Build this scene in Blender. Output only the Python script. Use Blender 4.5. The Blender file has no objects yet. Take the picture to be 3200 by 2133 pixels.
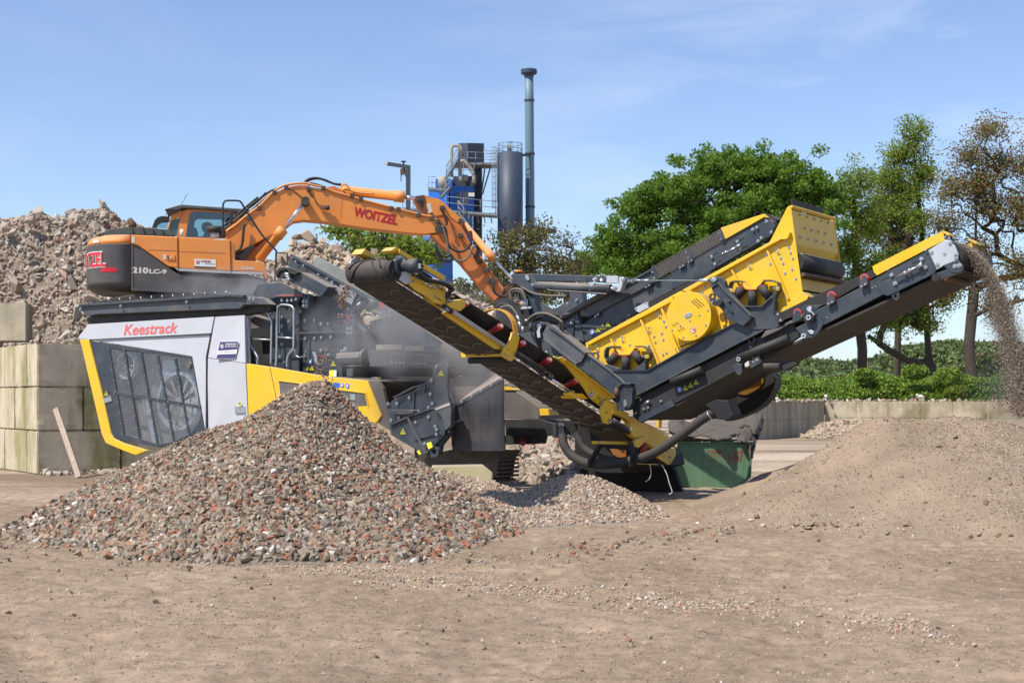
import bpy, bmesh, math, random
import numpy as np
from mathutils import Vector, Matrix, noise as mnoise
from mathutils.geometry import tessellate_polygon
R = math.radians
random.seed(7); RNG = np.random.default_rng(7)
scene = bpy.context.scene
COL = scene.collection

# ------------------------------------------------------------------ camera, sky, sun, exposure
H = 1.5            # eye height, metres
F = 4444.0         # focal length in photo pixels (50 mm on 36 mm, photo 3200 wide)
HOR = 1250.0       # photo row of the horizon
cd = bpy.data.cameras.new('camera'); cam = bpy.data.objects.new('camera', cd); COL.objects.link(cam)
cam.location = (0, 0, H); cam.rotation_euler = (R(90), 0, 0)
cd.lens = 50; cd.sensor_width = 36; cd.shift_y = (HOR-1066.5)/3200.0
cd.clip_start = 0.1; cd.clip_end = 3000
cd.dof.use_dof = True; cd.dof.focus_distance = 19.5; cd.dof.aperture_fstop = 5.0
scene.camera = cam

SUN = Vector((-0.70, -0.52, 1.22)).normalized()
el = math.asin(SUN.z); az = math.atan2(SUN.x, SUN.y)
w = bpy.data.worlds.new('World'); scene.world = w; w.use_nodes = True
nt = w.node_tree; nt.nodes.clear()
out = nt.nodes.new('ShaderNodeOutputWorld'); bg = nt.nodes.new('ShaderNodeBackground')
sky = nt.nodes.new('ShaderNodeTexSky'); sky.sky_type = 'NISHITA'; sky.sun_disc = False
sky.sun_elevation = el; sky.sun_rotation = az; sky.air_density = 1.0; sky.dust_density = 0.25; sky.ozone_density = 2.6
tc = nt.nodes.new('ShaderNodeTexCoord'); mp = nt.nodes.new('ShaderNodeMapping'); mp.inputs['Scale'].default_value = (2.2, 2.2, 11)
mp.inputs['Rotation'].default_value = (0.05, 0.10, 0.6); mp.inputs['Location'].default_value = (3.4, 1.2, .6)
ns = nt.nodes.new('ShaderNodeTexNoise'); ns.inputs['Scale'].default_value = 1.6; ns.inputs['Detail'].default_value = 7; ns.inputs['Roughness'].default_value = .58
ns.inputs['Distortion'].default_value = .5
rp = nt.nodes.new('ShaderNodeValToRGB'); rp.color_ramp.elements[0].position = .46; rp.color_ramp.elements[1].position = .80
rp.color_ramp.elements[0].color = (0, 0, 0, 1); rp.color_ramp.elements[1].color = (.62, .62, .62, 1)
mx = nt.nodes.new('ShaderNodeMixRGB'); mx.inputs[2].default_value = (6.3, 6.6, 7.4, 1)
tint = nt.nodes.new('ShaderNodeMixRGB'); tint.blend_type = 'MULTIPLY'; tint.inputs[0].default_value = 1; tint.inputs[2].default_value = (1.0, .93, 1.06, 1)
sxz = nt.nodes.new('ShaderNodeSeparateXYZ'); nt.links.new(tc.outputs['Generated'], sxz.inputs[0])
hz = nt.nodes.new('ShaderNodeValToRGB'); hz.color_ramp.elements[0].position = 0.0; hz.color_ramp.elements[0].color = (.66, .745, .93, 1); hz.color_ramp.elements[1].position = .30; hz.color_ramp.elements[1].color = (1.02, .975, 1.05, 1)
e_ = hz.color_ramp.elements.new(.12); e_.color = (.96, .955, 1.03, 1)
nt.links.new(sxz.outputs[2], hz.inputs[0]); nt.links.new(hz.outputs[0], tint.inputs[2])
nt.links.new(tc.outputs['Generated'], mp.inputs[0]); nt.links.new(mp.outputs[0], ns.inputs['Vector']); nt.links.new(ns.outputs[0], rp.inputs[0])
nt.links.new(sky.outputs[0], tint.inputs[1]); nt.links.new(tint.outputs[0], mx.inputs[1]); 
cm = nt.nodes.new('ShaderNodeMapRange'); cm.inputs['From Min'].default_value = -.12; cm.inputs['From Max'].default_value = .16; cm.inputs['To Min'].default_value = .15; cm.inputs['To Max'].default_value = .75; nt.links.new(sxz.outputs[0], cm.inputs[0])
cmm = nt.nodes.new('ShaderNodeMath'); cmm.operation = 'MULTIPLY'; nt.links.new(rp.outputs[0], cmm.inputs[0]); nt.links.new(cm.outputs[0], cmm.inputs[1]); nt.links.new(cmm.outputs[0], mx.inputs[0]); nt.links.new(mx.outputs[0], bg.inputs[0])
nt.links.new(bg.outputs[0], out.inputs[0]); bg.inputs[1].default_value = 0.116
ld = bpy.data.lights.new('sun', 'SUN'); ld.energy = 4.2; ld.angle = R(0.6); ld.color = (1, .93, .82)
lo = bpy.data.objects.new('sun', ld); COL.objects.link(lo)
lo.rotation_euler = SUN.to_track_quat('Z', 'Y').to_euler()
scene.view_settings.view_transform = 'Standard'; scene.view_settings.look = 'None'
scene.view_settings.exposure = 0.50; scene.view_settings.gamma = 1
scene.render.resolution_x = 1024; scene.render.resolution_y = 682

# ------------------------------------------------------------------ photo geometry helpers
CR = {'c1': (200, 900, .3507), 'c2': (200, 500, .3507), 'c3': (800, 500, .3507), 'c4': (750, 850, .38265), 'c5': (1050, 750, .3189),
      'c6': (1150, 1100, .287), 'c7': (1550, 800, .3188), 'c8': (1650, 1150, .34), 'A': (2100, 600, .2551), 'B': (1800, 850, .2551),
      'C': (2300, 700, .3825), 'D': (1150, 200, .4146), 'E': (1750, 300, .6163), 'F': (2300, 1050, .4464), 'G': (0, 600, .638),
      'H': (0, 1250, .7225), 'S': (1750, 1060, .3189), 'N': (0, 0, 1.0)}
def px(s):
    """'c2 10,20 30,40' -> photo pixel list (third number = extra offset in metres)."""
    t = s.split(); cx, cy, k = CR[t[0]]; o = []
    for q in t[1:]:
        if q in CR: cx, cy, k = CR[q]; continue
        a = [float(z) for z in q.split(',')]
        o.append((cx+a[0]*k, cy+a[1]*k, a[2] if len(a) > 2 else 0.0))
    return o
def at(u, v, Y): return Vector(((u-1600)*Y/F, Y, H+(HOR-v)*Y/F))
class Plane:
    """a vertical plane standing in the yard: direction d, normal n pointing away from the viewer's side"""
    def __init__(s, u, Y, d):
        s.o = Vector(((u-1600)*Y/F, Y, 0)); s.d = Vector((d[0], d[1], 0)).normalized()
        s.n = Vector((-s.d.y, s.d.x, 0))
        if s.n.y < 0: s.n = -s.n
    def at(s, u, v, off=0.0):
        r = Vector(((u-1600)/F, 1, 0)); t = (s.o.dot(s.n)+off)/r.dot(s.n)
        return Vector((t*r.x, t, H+(HOR-v)/F*t))
DD = Vector((.83, -.558, 0)).normalized(); CC = Vector((.558, .83, 0)).normalized(); ZZ = Vector((0, 0, 1))
SP = Plane(2471, 20.0, DD)                    # near side of the screening machine
TP = Plane(1290, 17.2, CC)                    # right side of the folded-out side conveyor
CP = Plane(765, 25.0, DD)                     # near side of the crusher
EP = Plane(405, 31.5, Vector((.985, .17, 0)))  # near side of the excavator

# ------------------------------------------------------------------ objects
def tag(o, label=None, cat=None, group=None, kind=None):
    if label: o['label'] = label
    if cat: o['category'] = cat
    if group: o['group'] = group
    if kind: o['kind'] = kind
    return o
def thing(name, label, cat, loc, group=None):
    o = bpy.data.objects.new(name, None); COL.objects.link(o); o.location = loc; o.empty_display_size = .3
    return tag(o, label, cat, group)
def origin_of(p):
    v = Vector((0, 0, 0))
    while p is not None: v = v+Vector(p.location); p = p.parent
    return v
def link(name, me, mat, parent, loc=None):
    if mat is not None:
        if isinstance(mat, (list, tuple)):
            for m in mat: me.materials.append(m)
        else: me.materials.append(mat)
    o = bpy.data.objects.new(name, me); COL.objects.link(o)
    if parent is not None:
        o.parent = parent; org = origin_of(parent); me.transform(Matrix.Translation(-org))
    elif loc is not None:
        me.transform(Matrix.Translation(-Vector(loc))); o.location = loc
    return o
def np_mesh(name, V, Fc, smooth=False):
    me = bpy.data.meshes.new(name); V = np.asarray(V, dtype=np.float32); Fc = np.asarray(Fc, dtype=np.int32)
    n, k = Fc.shape
    me.vertices.add(len(V)); me.vertices.foreach_set('co', V.ravel())
    me.loops.add(n*k); me.loops.foreach_set('vertex_index', Fc.ravel())
    me.polygons.add(n); me.polygons.foreach_set('loop_start', np.arange(0, n*k, k, dtype=np.int32))
    me.polygons.foreach_set('use_smooth', np.full(n, smooth, dtype=bool))
    me.update(calc_edges=True); me.validate(); return me

class MB:
    """collects solids that make one part"""
    def __init__(s): s.v = []; s.f = []; s.sm = []
    def add(s, V, Fs, smooth=False):
        b = len(s.v); s.v += [Vector(q) for q in V]; s.f += [[i+b for i in f] for f in Fs]; s.sm += [smooth]*len(Fs); return s
    def prism(s, front, back, holes=()):
        loops = [front]+[h[0] for h in holes]; backs = [back]+[h[1] for h in holes]
        allf = [p for L in loops for p in L]; allb = [p for L in backs for p in L]
        a, b, c = front[0], front[1], None
        nrm = Vector((0, 0, 0))
        for i in range(len(front)):
            p, q = Vector(front[i]), Vector(front[(i+1) % len(front)]); nrm += p.cross(q)
        nrm.normalize(); qx = nrm.orthogonal().normalized(); qy = nrm.cross(qx)
        fl = [[Vector((Vector(p).dot(qx), Vector(p).dot(qy), 0)) for p in L] for L in loops]
        tr = tessellate_polygon(fl); n = len(allf)
        fs = [list(t) for t in tr]+[[i+n for i in reversed(t)] for t in tr]
        k = 0
        for L in loops:
            m = len(L)
            for i in range(m): j = (i+1) % m; fs.append([k+i, k+j, k+j+n, k+i+n])
            k += m
        s.add(list(allf)+list(allb), fs); return s
    def plate(s, P, pts, off=0., th=.02, holes=()):
        if isinstance(pts, str): pts = px(pts)
        def fb(L):
            L = px(L) if isinstance(L, str) else L
            fr = [P.at(q[0], q[1], off+q[2]) for q in L]; return fr, [p+P.n*th for p in fr]
        f, b = fb(pts); s.prism(f, b, [fb(h) for h in holes]); return s
    def box(s, c, ax, ay, az):
        """c centre; ax, ay, az half-extent vectors"""
        c = Vector(c); V = [c+ax*i+ay*j+az*k for i in (-1, 1) for j in (-1, 1) for k in (-1, 1)]
        s.add(V, [[0, 1, 3, 2], [4, 6, 7, 5], [0, 4, 5, 1], [2, 3, 7, 6], [0, 2, 6, 4], [1, 5, 7, 3]]); return s
    def bar(s, p, q, wv, hv):
        """bar from p to q with half-extent vectors wv, hv"""
        p, q = Vector(p), Vector(q); return s.box((p+q)/2, (q-p)/2, Vector(wv), Vector(hv))
    def tube(s, pts, r, n=8, smooth=True, cap=True, res=0, corr=0):
        pts = [Vector(p) for p in pts]
        rr = list(r) if isinstance(r, (list, tuple)) else [r]*len(pts)
        if res and len(pts) > 2:
            Q = []; S = []
            for i in range(len(pts)-1):
                p0 = pts[max(i-1, 0)]; p1 = pts[i]; p2 = pts[i+1]; p3 = pts[min(i+2, len(pts)-1)]
                for k in range(res):
                    t = k/res; Q.append(.5*((2*p1)+(p2-p0)*t+(2*p0-5*p1+4*p2-p3)*t*t+(3*p1-p0-3*p2+p3)*t**3)); S.append(rr[i]*(1-t)+rr[i+1]*t)
            Q.append(pts[-1]); S.append(rr[-1]); pts, rr = Q, S
        if corr:
            Q = []; S = []
            for i in range(len(pts)-1):
                L = (pts[i+1]-pts[i]).length; m = max(2, int(L/corr)*2)
                for k in range(m): t = k/m; Q.append(pts[i].lerp(pts[i+1], t)); S.append((rr[i]*(1-t)+rr[i+1]*t)*(1 if k % 2 else .90))
            Q.append(pts[-1]); S.append(rr[-1]); pts, rr = Q, S
        V = []; fs = []; up = None
        for i, p in enumerate(pts):
            t = (pts[min(i+1, len(pts)-1)]-pts[max(i-1, 0)]).normalized()
            if up is None: up = t.orthogonal().normalized()
            else:
                up = up-t*up.dot(t)
                up = up.normalized() if up.length > 1e-6 else t.orthogonal().normalized()
            sd = t.cross(up)
            for k in range(n): a = 2*math.pi*k/n; V.append(p+(up*math.cos(a)+sd*math.sin(a))*rr[i])
        for i in range(len(pts)-1):
            for k in range(n): j = (k+1) % n; fs.append([i*n+k, i*n+j, (i+1)*n+j, (i+1)*n+k])
        s.add(V, fs, smooth)
        if cap:
            m = len(pts)-1; b = len(s.v)-len(V)
            s.f += [[b+k for k in reversed(range(n))], [b+m*n+k for k in range(n)]]; s.sm += [False, False]
        return s
    def cyl(s, p, q, r, n=16, r2=None): return s.tube([p, q], [r, r if r2 is None else r2], n)
    def strip(s, P, pts, wpx, off=0., th=.02):
        """flat bar bent along a pixel polyline, wpx wide in the plane"""
        if isinstance(pts, str): pts = px(pts)
        q = [(a[0], a[1]) for a in pts]; L = []; Rr = []
        for i in range(len(q)):
            a = q[max(i-1, 0)]; b = q[min(i+1, len(q)-1)]; dx, dy = b[0]-a[0], b[1]-a[1]; l = math.hypot(dx, dy) or 1
            nx, ny = -dy/l*wpx/2, dx/l*wpx/2; L.append((q[i][0]+nx, q[i][1]+ny, pts[i][2])); Rr.append((q[i][0]-nx, q[i][1]-ny, pts[i][2]))
        for i in range(len(q)-1): s.plate(P, [L[i], L[i+1], Rr[i+1], Rr[i]], off, th)
        return s
    def build(s, name, mat, parent=None, bev=0., loc=None):
        me = bpy.data.meshes.new(name); me.from_pydata([tuple(v) for v in s.v], [], s.f)
        me.polygons.foreach_set('use_smooth', s.sm)
        bm = bmesh.new(); bm.from_mesh(me); bmesh.ops.recalc_face_normals(bm, faces=bm.faces); bm.to_mesh(me); bm.free(); me.update()
        o = link(name, me, mat, parent, loc)
        if bev: m = o.modifiers.new('bevel', 'BEVEL'); m.width = bev; m.segments = 2; m.limit_method = 'ANGLE'; m.angle_limit = R(40)
        return o
def plate(name, P, pts, off, th, mat, parent, holes=(), bev=.004, sh=0.):
    m = MB().plate(P, pts, off, th, holes)
    if sh: m.v = [v+P.n*sh for v in m.v]
    return m.build(name, mat, parent, bev)
def pcyl(name, p, q, r, mat, parent, n=16): return MB().cyl(p, q, r, n).build(name, mat, parent)
def ptube(name, pts, r, mat, parent, n=8, res=6, corr=0): return MB().tube(pts, r, n, res=res, corr=corr).build(name, mat, parent)
def pl(P, s, off=0.): return [P.at(a[0], a[1], off+a[2]) for a in (px(s) if isinstance(s, str) else s)]

# ------------------------------------------------------------------ materials
def mat(name, col, rough=.6, metal=0., var=.12, vscale=3., bump=0., bscale=40., dust=None, dustamt=0., spec=.5, streak=False, detail=6):
    m = bpy.data.materials.new(name); m.use_nodes = True; n = m.node_tree; b = n.nodes['Principled BSDF']
    b.inputs['Roughness'].default_value = rough; b.inputs['Metallic'].default_value = metal; b.inputs['Specular IOR Level'].default_value = spec
    geo = n.nodes.new('ShaderNodeNewGeometry'); mpp = n.nodes.new('ShaderNodeMapping'); n.links.new(geo.outputs['Position'], mpp.inputs[0])
    if streak: mpp.inputs['Scale'].default_value = (4, 4, .5)
    t = n.nodes.new('ShaderNodeTexNoise'); t.inputs['Scale'].default_value = vscale; t.inputs['Detail'].default_value = detail; t.inputs['Roughness'].default_value = .62
    n.links.new(mpp.outputs[0], t.inputs['Vector'])
    r = n.nodes.new('ShaderNodeValToRGB'); r.color_ramp.elements[0].position = .3; r.color_ramp.elements[1].position = .7
    c0 = [max(0, c*(1-var)) for c in col]; c1 = [min(1, c*(1+var)) for c in col]
    r.color_ramp.elements[0].color = (*c0, 1); r.color_ramp.elements[1].color = (*c1, 1); n.links.new(t.outputs[0], r.inputs[0]); last = r.outputs[0]
    if dust is not None:
        t2 = n.nodes.new('ShaderNodeTexNoise'); t2.inputs['Scale'].default_value = 2.3; t2.inputs['Detail'].default_value = 9; t2.inputs['Roughness'].default_value = .7
        n.links.new(geo.outputs['Position'], t2.inputs['Vector'])
        sx = n.nodes.new('ShaderNodeSeparateXYZ'); n.links.new(geo.outputs['Normal'], sx.inputs[0])
        up = n.nodes.new('ShaderNodeMath'); up.operation = 'MULTIPLY_ADD'; up.use_clamp = True; n.links.new(sx.outputs[2], up.inputs[0]); up.inputs[1].default_value = .9; up.inputs[2].default_value = 0
        rr = n.nodes.new('ShaderNodeMapRange'); rr.inputs['From Min'].default_value = .44; rr.inputs['From Max'].default_value = .70; rr.inputs['To Max'].default_value = dustamt
        n.links.new(t2.outputs[0], rr.inputs[0])
        ad = n.nodes.new('ShaderNodeMath'); ad.operation = 'MAXIMUM'; ad.use_clamp = True; n.links.new(up.outputs[0], ad.inputs[0]); n.links.new(rr.outputs[0], ad.inputs[1])
        mm = n.nodes.new('ShaderNodeMixRGB'); n.links.new(ad.outputs[0], mm.inputs[0]); n.links.new(last, mm.inputs[1]); mm.inputs[2].default_value = (*dust, 1); last = mm.outputs[0]
        ro = n.nodes.new('ShaderNodeMath'); ro.operation = 'MULTIPLY_ADD'; ro.use_clamp = True; n.links.new(ad.outputs[0], ro.inputs[0]); ro.inputs[1].default_value = .9-rough; ro.inputs[2].default_value = rough
        n.links.new(ro.outputs[0], b.inputs['Roughness'])
    n.links.new(last, b.inputs['Base Color'])
    if bump:
        tb = n.nodes.new('ShaderNodeTexNoise'); tb.inputs['Scale'].default_value = bscale; tb.inputs['Detail'].default_value = 8; tb.inputs['Roughness'].default_value = .65
        n.links.new(geo.outputs['Position'], tb.inputs['Vector'])
        bu = n.nodes.new('ShaderNodeBump'); bu.inputs['Strength'].default_value = min(1, bump); bu.inputs['Distance'].default_value = .02*max(1, bump)
        n.links.new(tb.outputs[0], bu.inputs['Height']); n.links.new(bu.outputs[0], b.inputs['Normal'])
    return m
def island_mat(name, cols, rough=.9, bump=.3, bscale=60., dust=None, transl=0., backdark=None):
    """one tone per loose piece (stone, leaf), picked from cols = [(weight, colour)]"""
    m = bpy.data.materials.new(name); m.use_nodes = True; n = m.node_tree; b = n.nodes['Principled BSDF']; b.inputs['Roughness'].default_value = rough
    b.inputs['Specular IOR Level'].default_value = .25
    g = n.nodes.new('ShaderNodeNewGeometry'); r = n.nodes.new('ShaderNodeValToRGB'); r.color_ramp.interpolation = 'CONSTANT'
    tot = sum(c[0] for c in cols); acc = 0; e = r.color_ramp.elements
    for i, (wt, c) in enumerate(cols):
        if i < 2: q = e[i]
        else: q = e.new(.99)
        q.position = acc/tot; q.color = (*c, 1); acc += wt
    n.links.new(g.outputs['Random Per Island'], r.inputs[0])
    t = n.nodes.new('ShaderNodeTexNoise'); t.inputs['Scale'].default_value = 25; t.inputs['Detail'].default_value = 5; n.links.new(g.outputs['Position'], t.inputs['Vector'])
    mr = n.nodes.new('ShaderNodeMapRange'); mr.inputs['From Min'].default_value = .3; mr.inputs['From Max'].default_value = .7; mr.inputs['To Min'].default_value = .78; mr.inputs['To Max'].default_value = 1.2; n.links.new(t.outputs[0], mr.inputs[0])
    mu = n.nodes.new('ShaderNodeVectorMath'); mu.operation = 'SCALE'; n.links.new(r.outputs[0], mu.inputs[0]); n.links.new(mr.outputs[0], mu.inputs['Scale']); last = mu.outputs[0]
    if dust is not None:
        t2 = n.nodes.new('ShaderNodeTexNoise'); t2.inputs['Scale'].default_value = .8; t2.inputs['Detail'].default_value = 6; n.links.new(g.outputs['Position'], t2.inputs['Vector'])
        m2 = n.nodes.new('ShaderNodeMapRange'); m2.inputs['From Min'].default_value = .35; m2.inputs['From Max'].default_value = .65; m2.inputs['To Min'].default_value = dust[1]*.4; m2.inputs['To Max'].default_value = dust[1]; n.links.new(t2.outputs[0], m2.inputs[0])
        mm = n.nodes.new('ShaderNodeMixRGB'); n.links.new(m2.outputs[0], mm.inputs[0]); n.links.new(last, mm.inputs[1]); mm.inputs[2].default_value = (*dust[0], 1); last = mm.outputs[0]
    n.links.new(last, b.inputs['Base Color'])
    if bump:
        tb = n.nodes.new('ShaderNodeTexNoise'); tb.inputs['Scale'].default_value = bscale; tb.inputs['Detail'].default_value = 4; n.links.new(g.outputs['Position'], tb.inputs['Vector'])
        bu = n.nodes.new('ShaderNodeBump'); bu.inputs['Strength'].default_value = bump; bu.inputs['Distance'].default_value = .01; n.links.new(tb.outputs[0], bu.inputs['Height']); n.links.new(bu.outputs[0], b.inputs['Normal'])
    if transl:
        tr = n.nodes.new('ShaderNodeBsdfTranslucent'); n.links.new(last, tr.inputs[0]); ms = n.nodes.new('ShaderNodeMixShader'); ms.inputs[0].default_value = transl
        n.links.new(b.outputs[0], ms.inputs[1]); n.links.new(tr.outputs[0], ms.inputs[2]); n.links.new(ms.outputs[0], n.nodes['Material Output'].inputs[0])
    return m
DUST = (.30, .255, .21)
M = {}
M['yellow'] = mat('yellow_paint', (.78, .47, .010), .42, var=.09, vscale=2, dust=(.48, .36, .18), dustamt=.34)
M['grey'] = mat('anthracite_paint', (.032, .044, .060), .42, var=.16, dust=(.16, .145, .13), dustamt=.30)
M['greyup'] = mat('anthracite_dusty_paint', (.050, .062, .078), .48, var=.15, dust=DUST, dustamt=.26)
M['black'] = mat('black_rubber', (.018, .018, .019), .7, var=.25, dust=(.09, .08, .07), dustamt=.25)
M['hose'] = mat('corrugated_hose_rubber', (.030, .027, .025), .75, var=.2, dust=(.07, .06, .052), dustamt=.3)
M['deepblack'] = mat('shade_darkened_black', (.009, .009, .010), .7, var=.2)  # black parts, colour taken down further to paint in shade under the machine
M['belt'] = mat('dusty_conveyor_rubber', (.050, .043, .038), .85, var=.25, vscale=6, bump=.2, bscale=60, dust=(.12, .10, .085), dustamt=.3)
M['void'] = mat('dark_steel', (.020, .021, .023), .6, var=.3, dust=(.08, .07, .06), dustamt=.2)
M['white'] = mat('light_grey_paint', (.50, .525, .575), .40, var=.04, dust=(.42, .39, .36), dustamt=.22)
M['galv'] = mat('galvanised_steel', (.46, .48, .50), .42, metal=.8, var=.15, vscale=12)
M['chrome'] = mat('bright_steel', (.75, .77, .80), .18, metal=1, var=.05)
M['zinc'] = mat('zinc_sheet', (.50, .53, .56), .45, metal=.35, var=.1)
M['red'] = mat('red_roller', (.42, .015, .02), .4, var=.12, dust=(.25, .1, .08), dustamt=.2)
M['orange'] = mat('orange_paint', (.78, .265, .045), .42, var=.08, vscale=1.5, dust=(.5, .30, .16), dustamt=.3)
M['orange2'] = mat('worn_orange_paint', (.66, .19, .035), .5, var=.16, vscale=2.5, dust=(.34, .19, .10), dustamt=.5)
M['dkgrey'] = mat('weathered_dark_grey', (.115, .105, .10), .6, var=.2, vscale=2, dust=(.22, .18, .13), dustamt=.4)
M['track'] = mat('muddy_track_steel', (.07, .058, .048), .8, var=.35, vscale=9, bump=.4)
M['bluestk'] = mat('blue_sticker', (.02, .12, .55), .5, var=.02)
M['ylwstk'] = mat('yellow_sticker', (.85, .80, .03), .5, var=.02)
M['whtstk'] = mat('white_sticker', (.75, .75, .74), .5, var=.03)
M['navy'] = mat('navy_sticker', (.06, .05, .16), .5, var=.02)
M['salmon'] = mat('faded_red_lettering', (.78, .13, .12), .5, var=.03)
M['redlet'] = mat('red_lettering', (.42, .012, .02), .5, var=.05)
M['inkblk'] = mat('black_ink', (.01, .01, .01), .6, var=.02)
M['brown'] = mat('rusty_brown', (.12, .062, .032), .75, var=.3, vscale=8)
def glassmat(name, col, a):
    m = bpy.data.materials.new(name); m.use_nodes = True; n = m.node_tree; n.nodes.remove(n.nodes['Principled BSDF'])
    tr = n.nodes.new('ShaderNodeBsdfTransparent'); tr.inputs[0].default_value = (*col, 1); gl = n.nodes.new('ShaderNodeBsdfGlossy'); gl.inputs['Roughness'].default_value = .03; gl.inputs[0].default_value = (.8, .85, .9, 1)
    fr = n.nodes.new('ShaderNodeFresnel'); ad = n.nodes.new('ShaderNodeMath'); ad.operation = 'ADD'; ad.inputs[1].default_value = a; n.links.new(fr.outputs[0], ad.inputs[0])
    ms = n.nodes.new('ShaderNodeMixShader'); n.links.new(ad.outputs[0], ms.inputs[0]); n.links.new(tr.outputs[0], ms.inputs[1]); n.links.new(gl.outputs[0], ms.inputs[2]); n.links.new(ms.outputs[0], n.nodes['Material Output'].inputs[0])
    return m
M['glass'] = glassmat('tinted_glass', (.52, .66, .66), .05)

# ------------------------------------------------------------------ small fittings
_bm = {}
def bolt_mesh(sz):
    if sz in _bm: return _bm[sz]
    b = MB(); b.cyl((0, 0, 0), (0, 0, .006*sz/.02), sz*1.35, 12); b.cyl((0, 0, .004), (0, 0, sz*.8), sz*.85, 6); b.cyl((0, 0, .004), (0, 0, sz*1.25), sz*.45, 8)
    me = bpy.data.meshes.new('bolt'); me.from_pydata([tuple(v) for v in b.v], [], b.f); me.materials.append(M['galv']); _bm[sz] = me; return me
def bolts(P, pts, off, parent, sz=.018, name='bolt', nrm=None):
    d = (nrm or -P.n); rot = d.to_track_quat('Z', 'Y').to_euler(); me = bolt_mesh(sz); org = origin_of(parent)
    for q in (px(pts) if isinstance(pts, str) else pts):
        o = bpy.data.objects.new(name, me); COL.objects.link(o); o.parent = parent; o.location = P.at(q[0], q[1], off+q[2])-org; o.rotation_euler = rot; o.scale = (.88, .88, .88)
def text_mesh(body, bold=0., res=4):
    c = bpy.data.curves.new('t', 'FONT'); c.body = body; c.offset = bold; c.resolution_u = res; c.fill_mode = 'FRONT'
    o = bpy.data.objects.new('t', c); COL.objects.link(o); bpy.context.view_layer.update()
    me = bpy.data.meshes.new_from_object(o.evaluated_get(bpy.context.evaluated_depsgraph_get())); bpy.data.objects.remove(o); return me
def text(name, body, P, p0, p1, hpx, off, m, parent, shear=0., bold=0., capw=.70, fn=None, sub=0):
    """letters whose baseline runs from photo pixel p0 to p1, capital height hpx, laid on plane P"""
    me = text_mesh(body, bold); n = len(me.vertices); co = np.empty(n*3); me.vertices.foreach_get('co', co); co = co.reshape(-1, 3)
    x0, x1 = co[:, 0].min(), co[:, 0].max(); a0 = px(p0)[0]; a1 = px(p1)[0]
    if sub:
        bm = bmesh.new(); bm.from_mesh(me)
        bmesh.ops.triangulate(bm, faces=bm.faces)
        for _ in range(sub): bmesh.ops.subdivide_edges(bm, edges=[e for e in bm.edges if e.calc_length() > .12], cuts=1)
        bm.to_mesh(me); bm.free()
    fn = fn or (lambda t, hh: P.at(a0[0]+t*(a1[0]-a0[0])+shear*hh*hpx, a0[1]+t*(a1[1]-a0[1])-hh*hpx, off))
    for v in me.vertices: v.co = fn((v.co.x-x0)/(x1-x0), v.co.y/capw)
    me.update(); return link(name, me, m, parent)
def tri_sticker(P, c, s, off, parent, rot=0., label=None):
    """yellow warning triangle, centre photo pixel c, s px tall, black mark on it"""
    u, v = c; s1, c1 = math.sin(rot), math.cos(rot)
    def rp(x, y): return (u+x*c1-y*s1, v+x*s1+y*c1, 0)
    b = MB().plate(P, [rp(0, -.55*s), rp(.5*s, .42*s), rp(-.5*s, .42*s)], off, .003)
    o = b.build('warning_sticker', M['ylwstk'], parent)
    k = MB()
    ring = [rp(0, -.42*s), rp(.39*s, .34*s), rp(-.39*s, .34*s)]; inn = [rp(0, -.30*s), rp(.29*s, .285*s), rp(-.29*s, .285*s)]
    k.plate(P, ring, off-.002, .0015, holes=[inn]); k.plate(P, [rp(-.05*s, -.12*s), rp(.12*s, -.02*s), rp(.06*s, .2*s), rp(-.1*s, .18*s)], off-.002, .0015)
    return o, k
def stickers(P, lst, off, parent):
    """lst of (kind, u, v, size, rot) in photo pixels"""
    ink = MB()
    for kd, u, v, s, rot in lst:
        if kd == 't': o, k = tri_sticker(P, (u, v), s, off, parent, rot); ink.v and None; b = len(ink.v); ink.v += k.v; ink.f += [[i+b for i in f] for f in k.f]; ink.sm += k.sm
        elif kd == 'b':
            disc(P, u, v, s/2, off, .003, M['whtstk'], parent, 'mandatory_sticker'); disc(P, u, v, s/2*.9, off-.002, .0015, M['bluestk'], parent, 'sticker_disc')
            disc(P, u, v, s/2*.45, off-.004, .0015, M['whtstk'], parent, 'sticker_symbol')
    if ink.v: ink.build('warning_marks', M['inkblk'], parent)
def circ(P, u, v, rpx, off, n=28):
    c = P.at(u, v, off); r = rpx*c.y/F
    return [c+(P.d*math.cos(2*math.pi*k/n)+ZZ*math.sin(2*math.pi*k/n))*r for k in range(n)]
def disc(P, u, v, rpx, off, th, m, parent, name='disc', n=28, bev=0):
    f = circ(P, u, v, rpx, off, n); return MB().prism(f, [p+P.n*th for p in f]).build(name, m, parent, bev)
def ring(P, u, v, r0, r1, off, th, m, parent, name):
    f = circ(P, u, v, r1, off); g = circ(P, u, v, r0, off)
    return MB().prism(f, [p+P.n*th for p in f], [(g, [p+P.n*th for p in g])]).build(name, m, parent)

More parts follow.
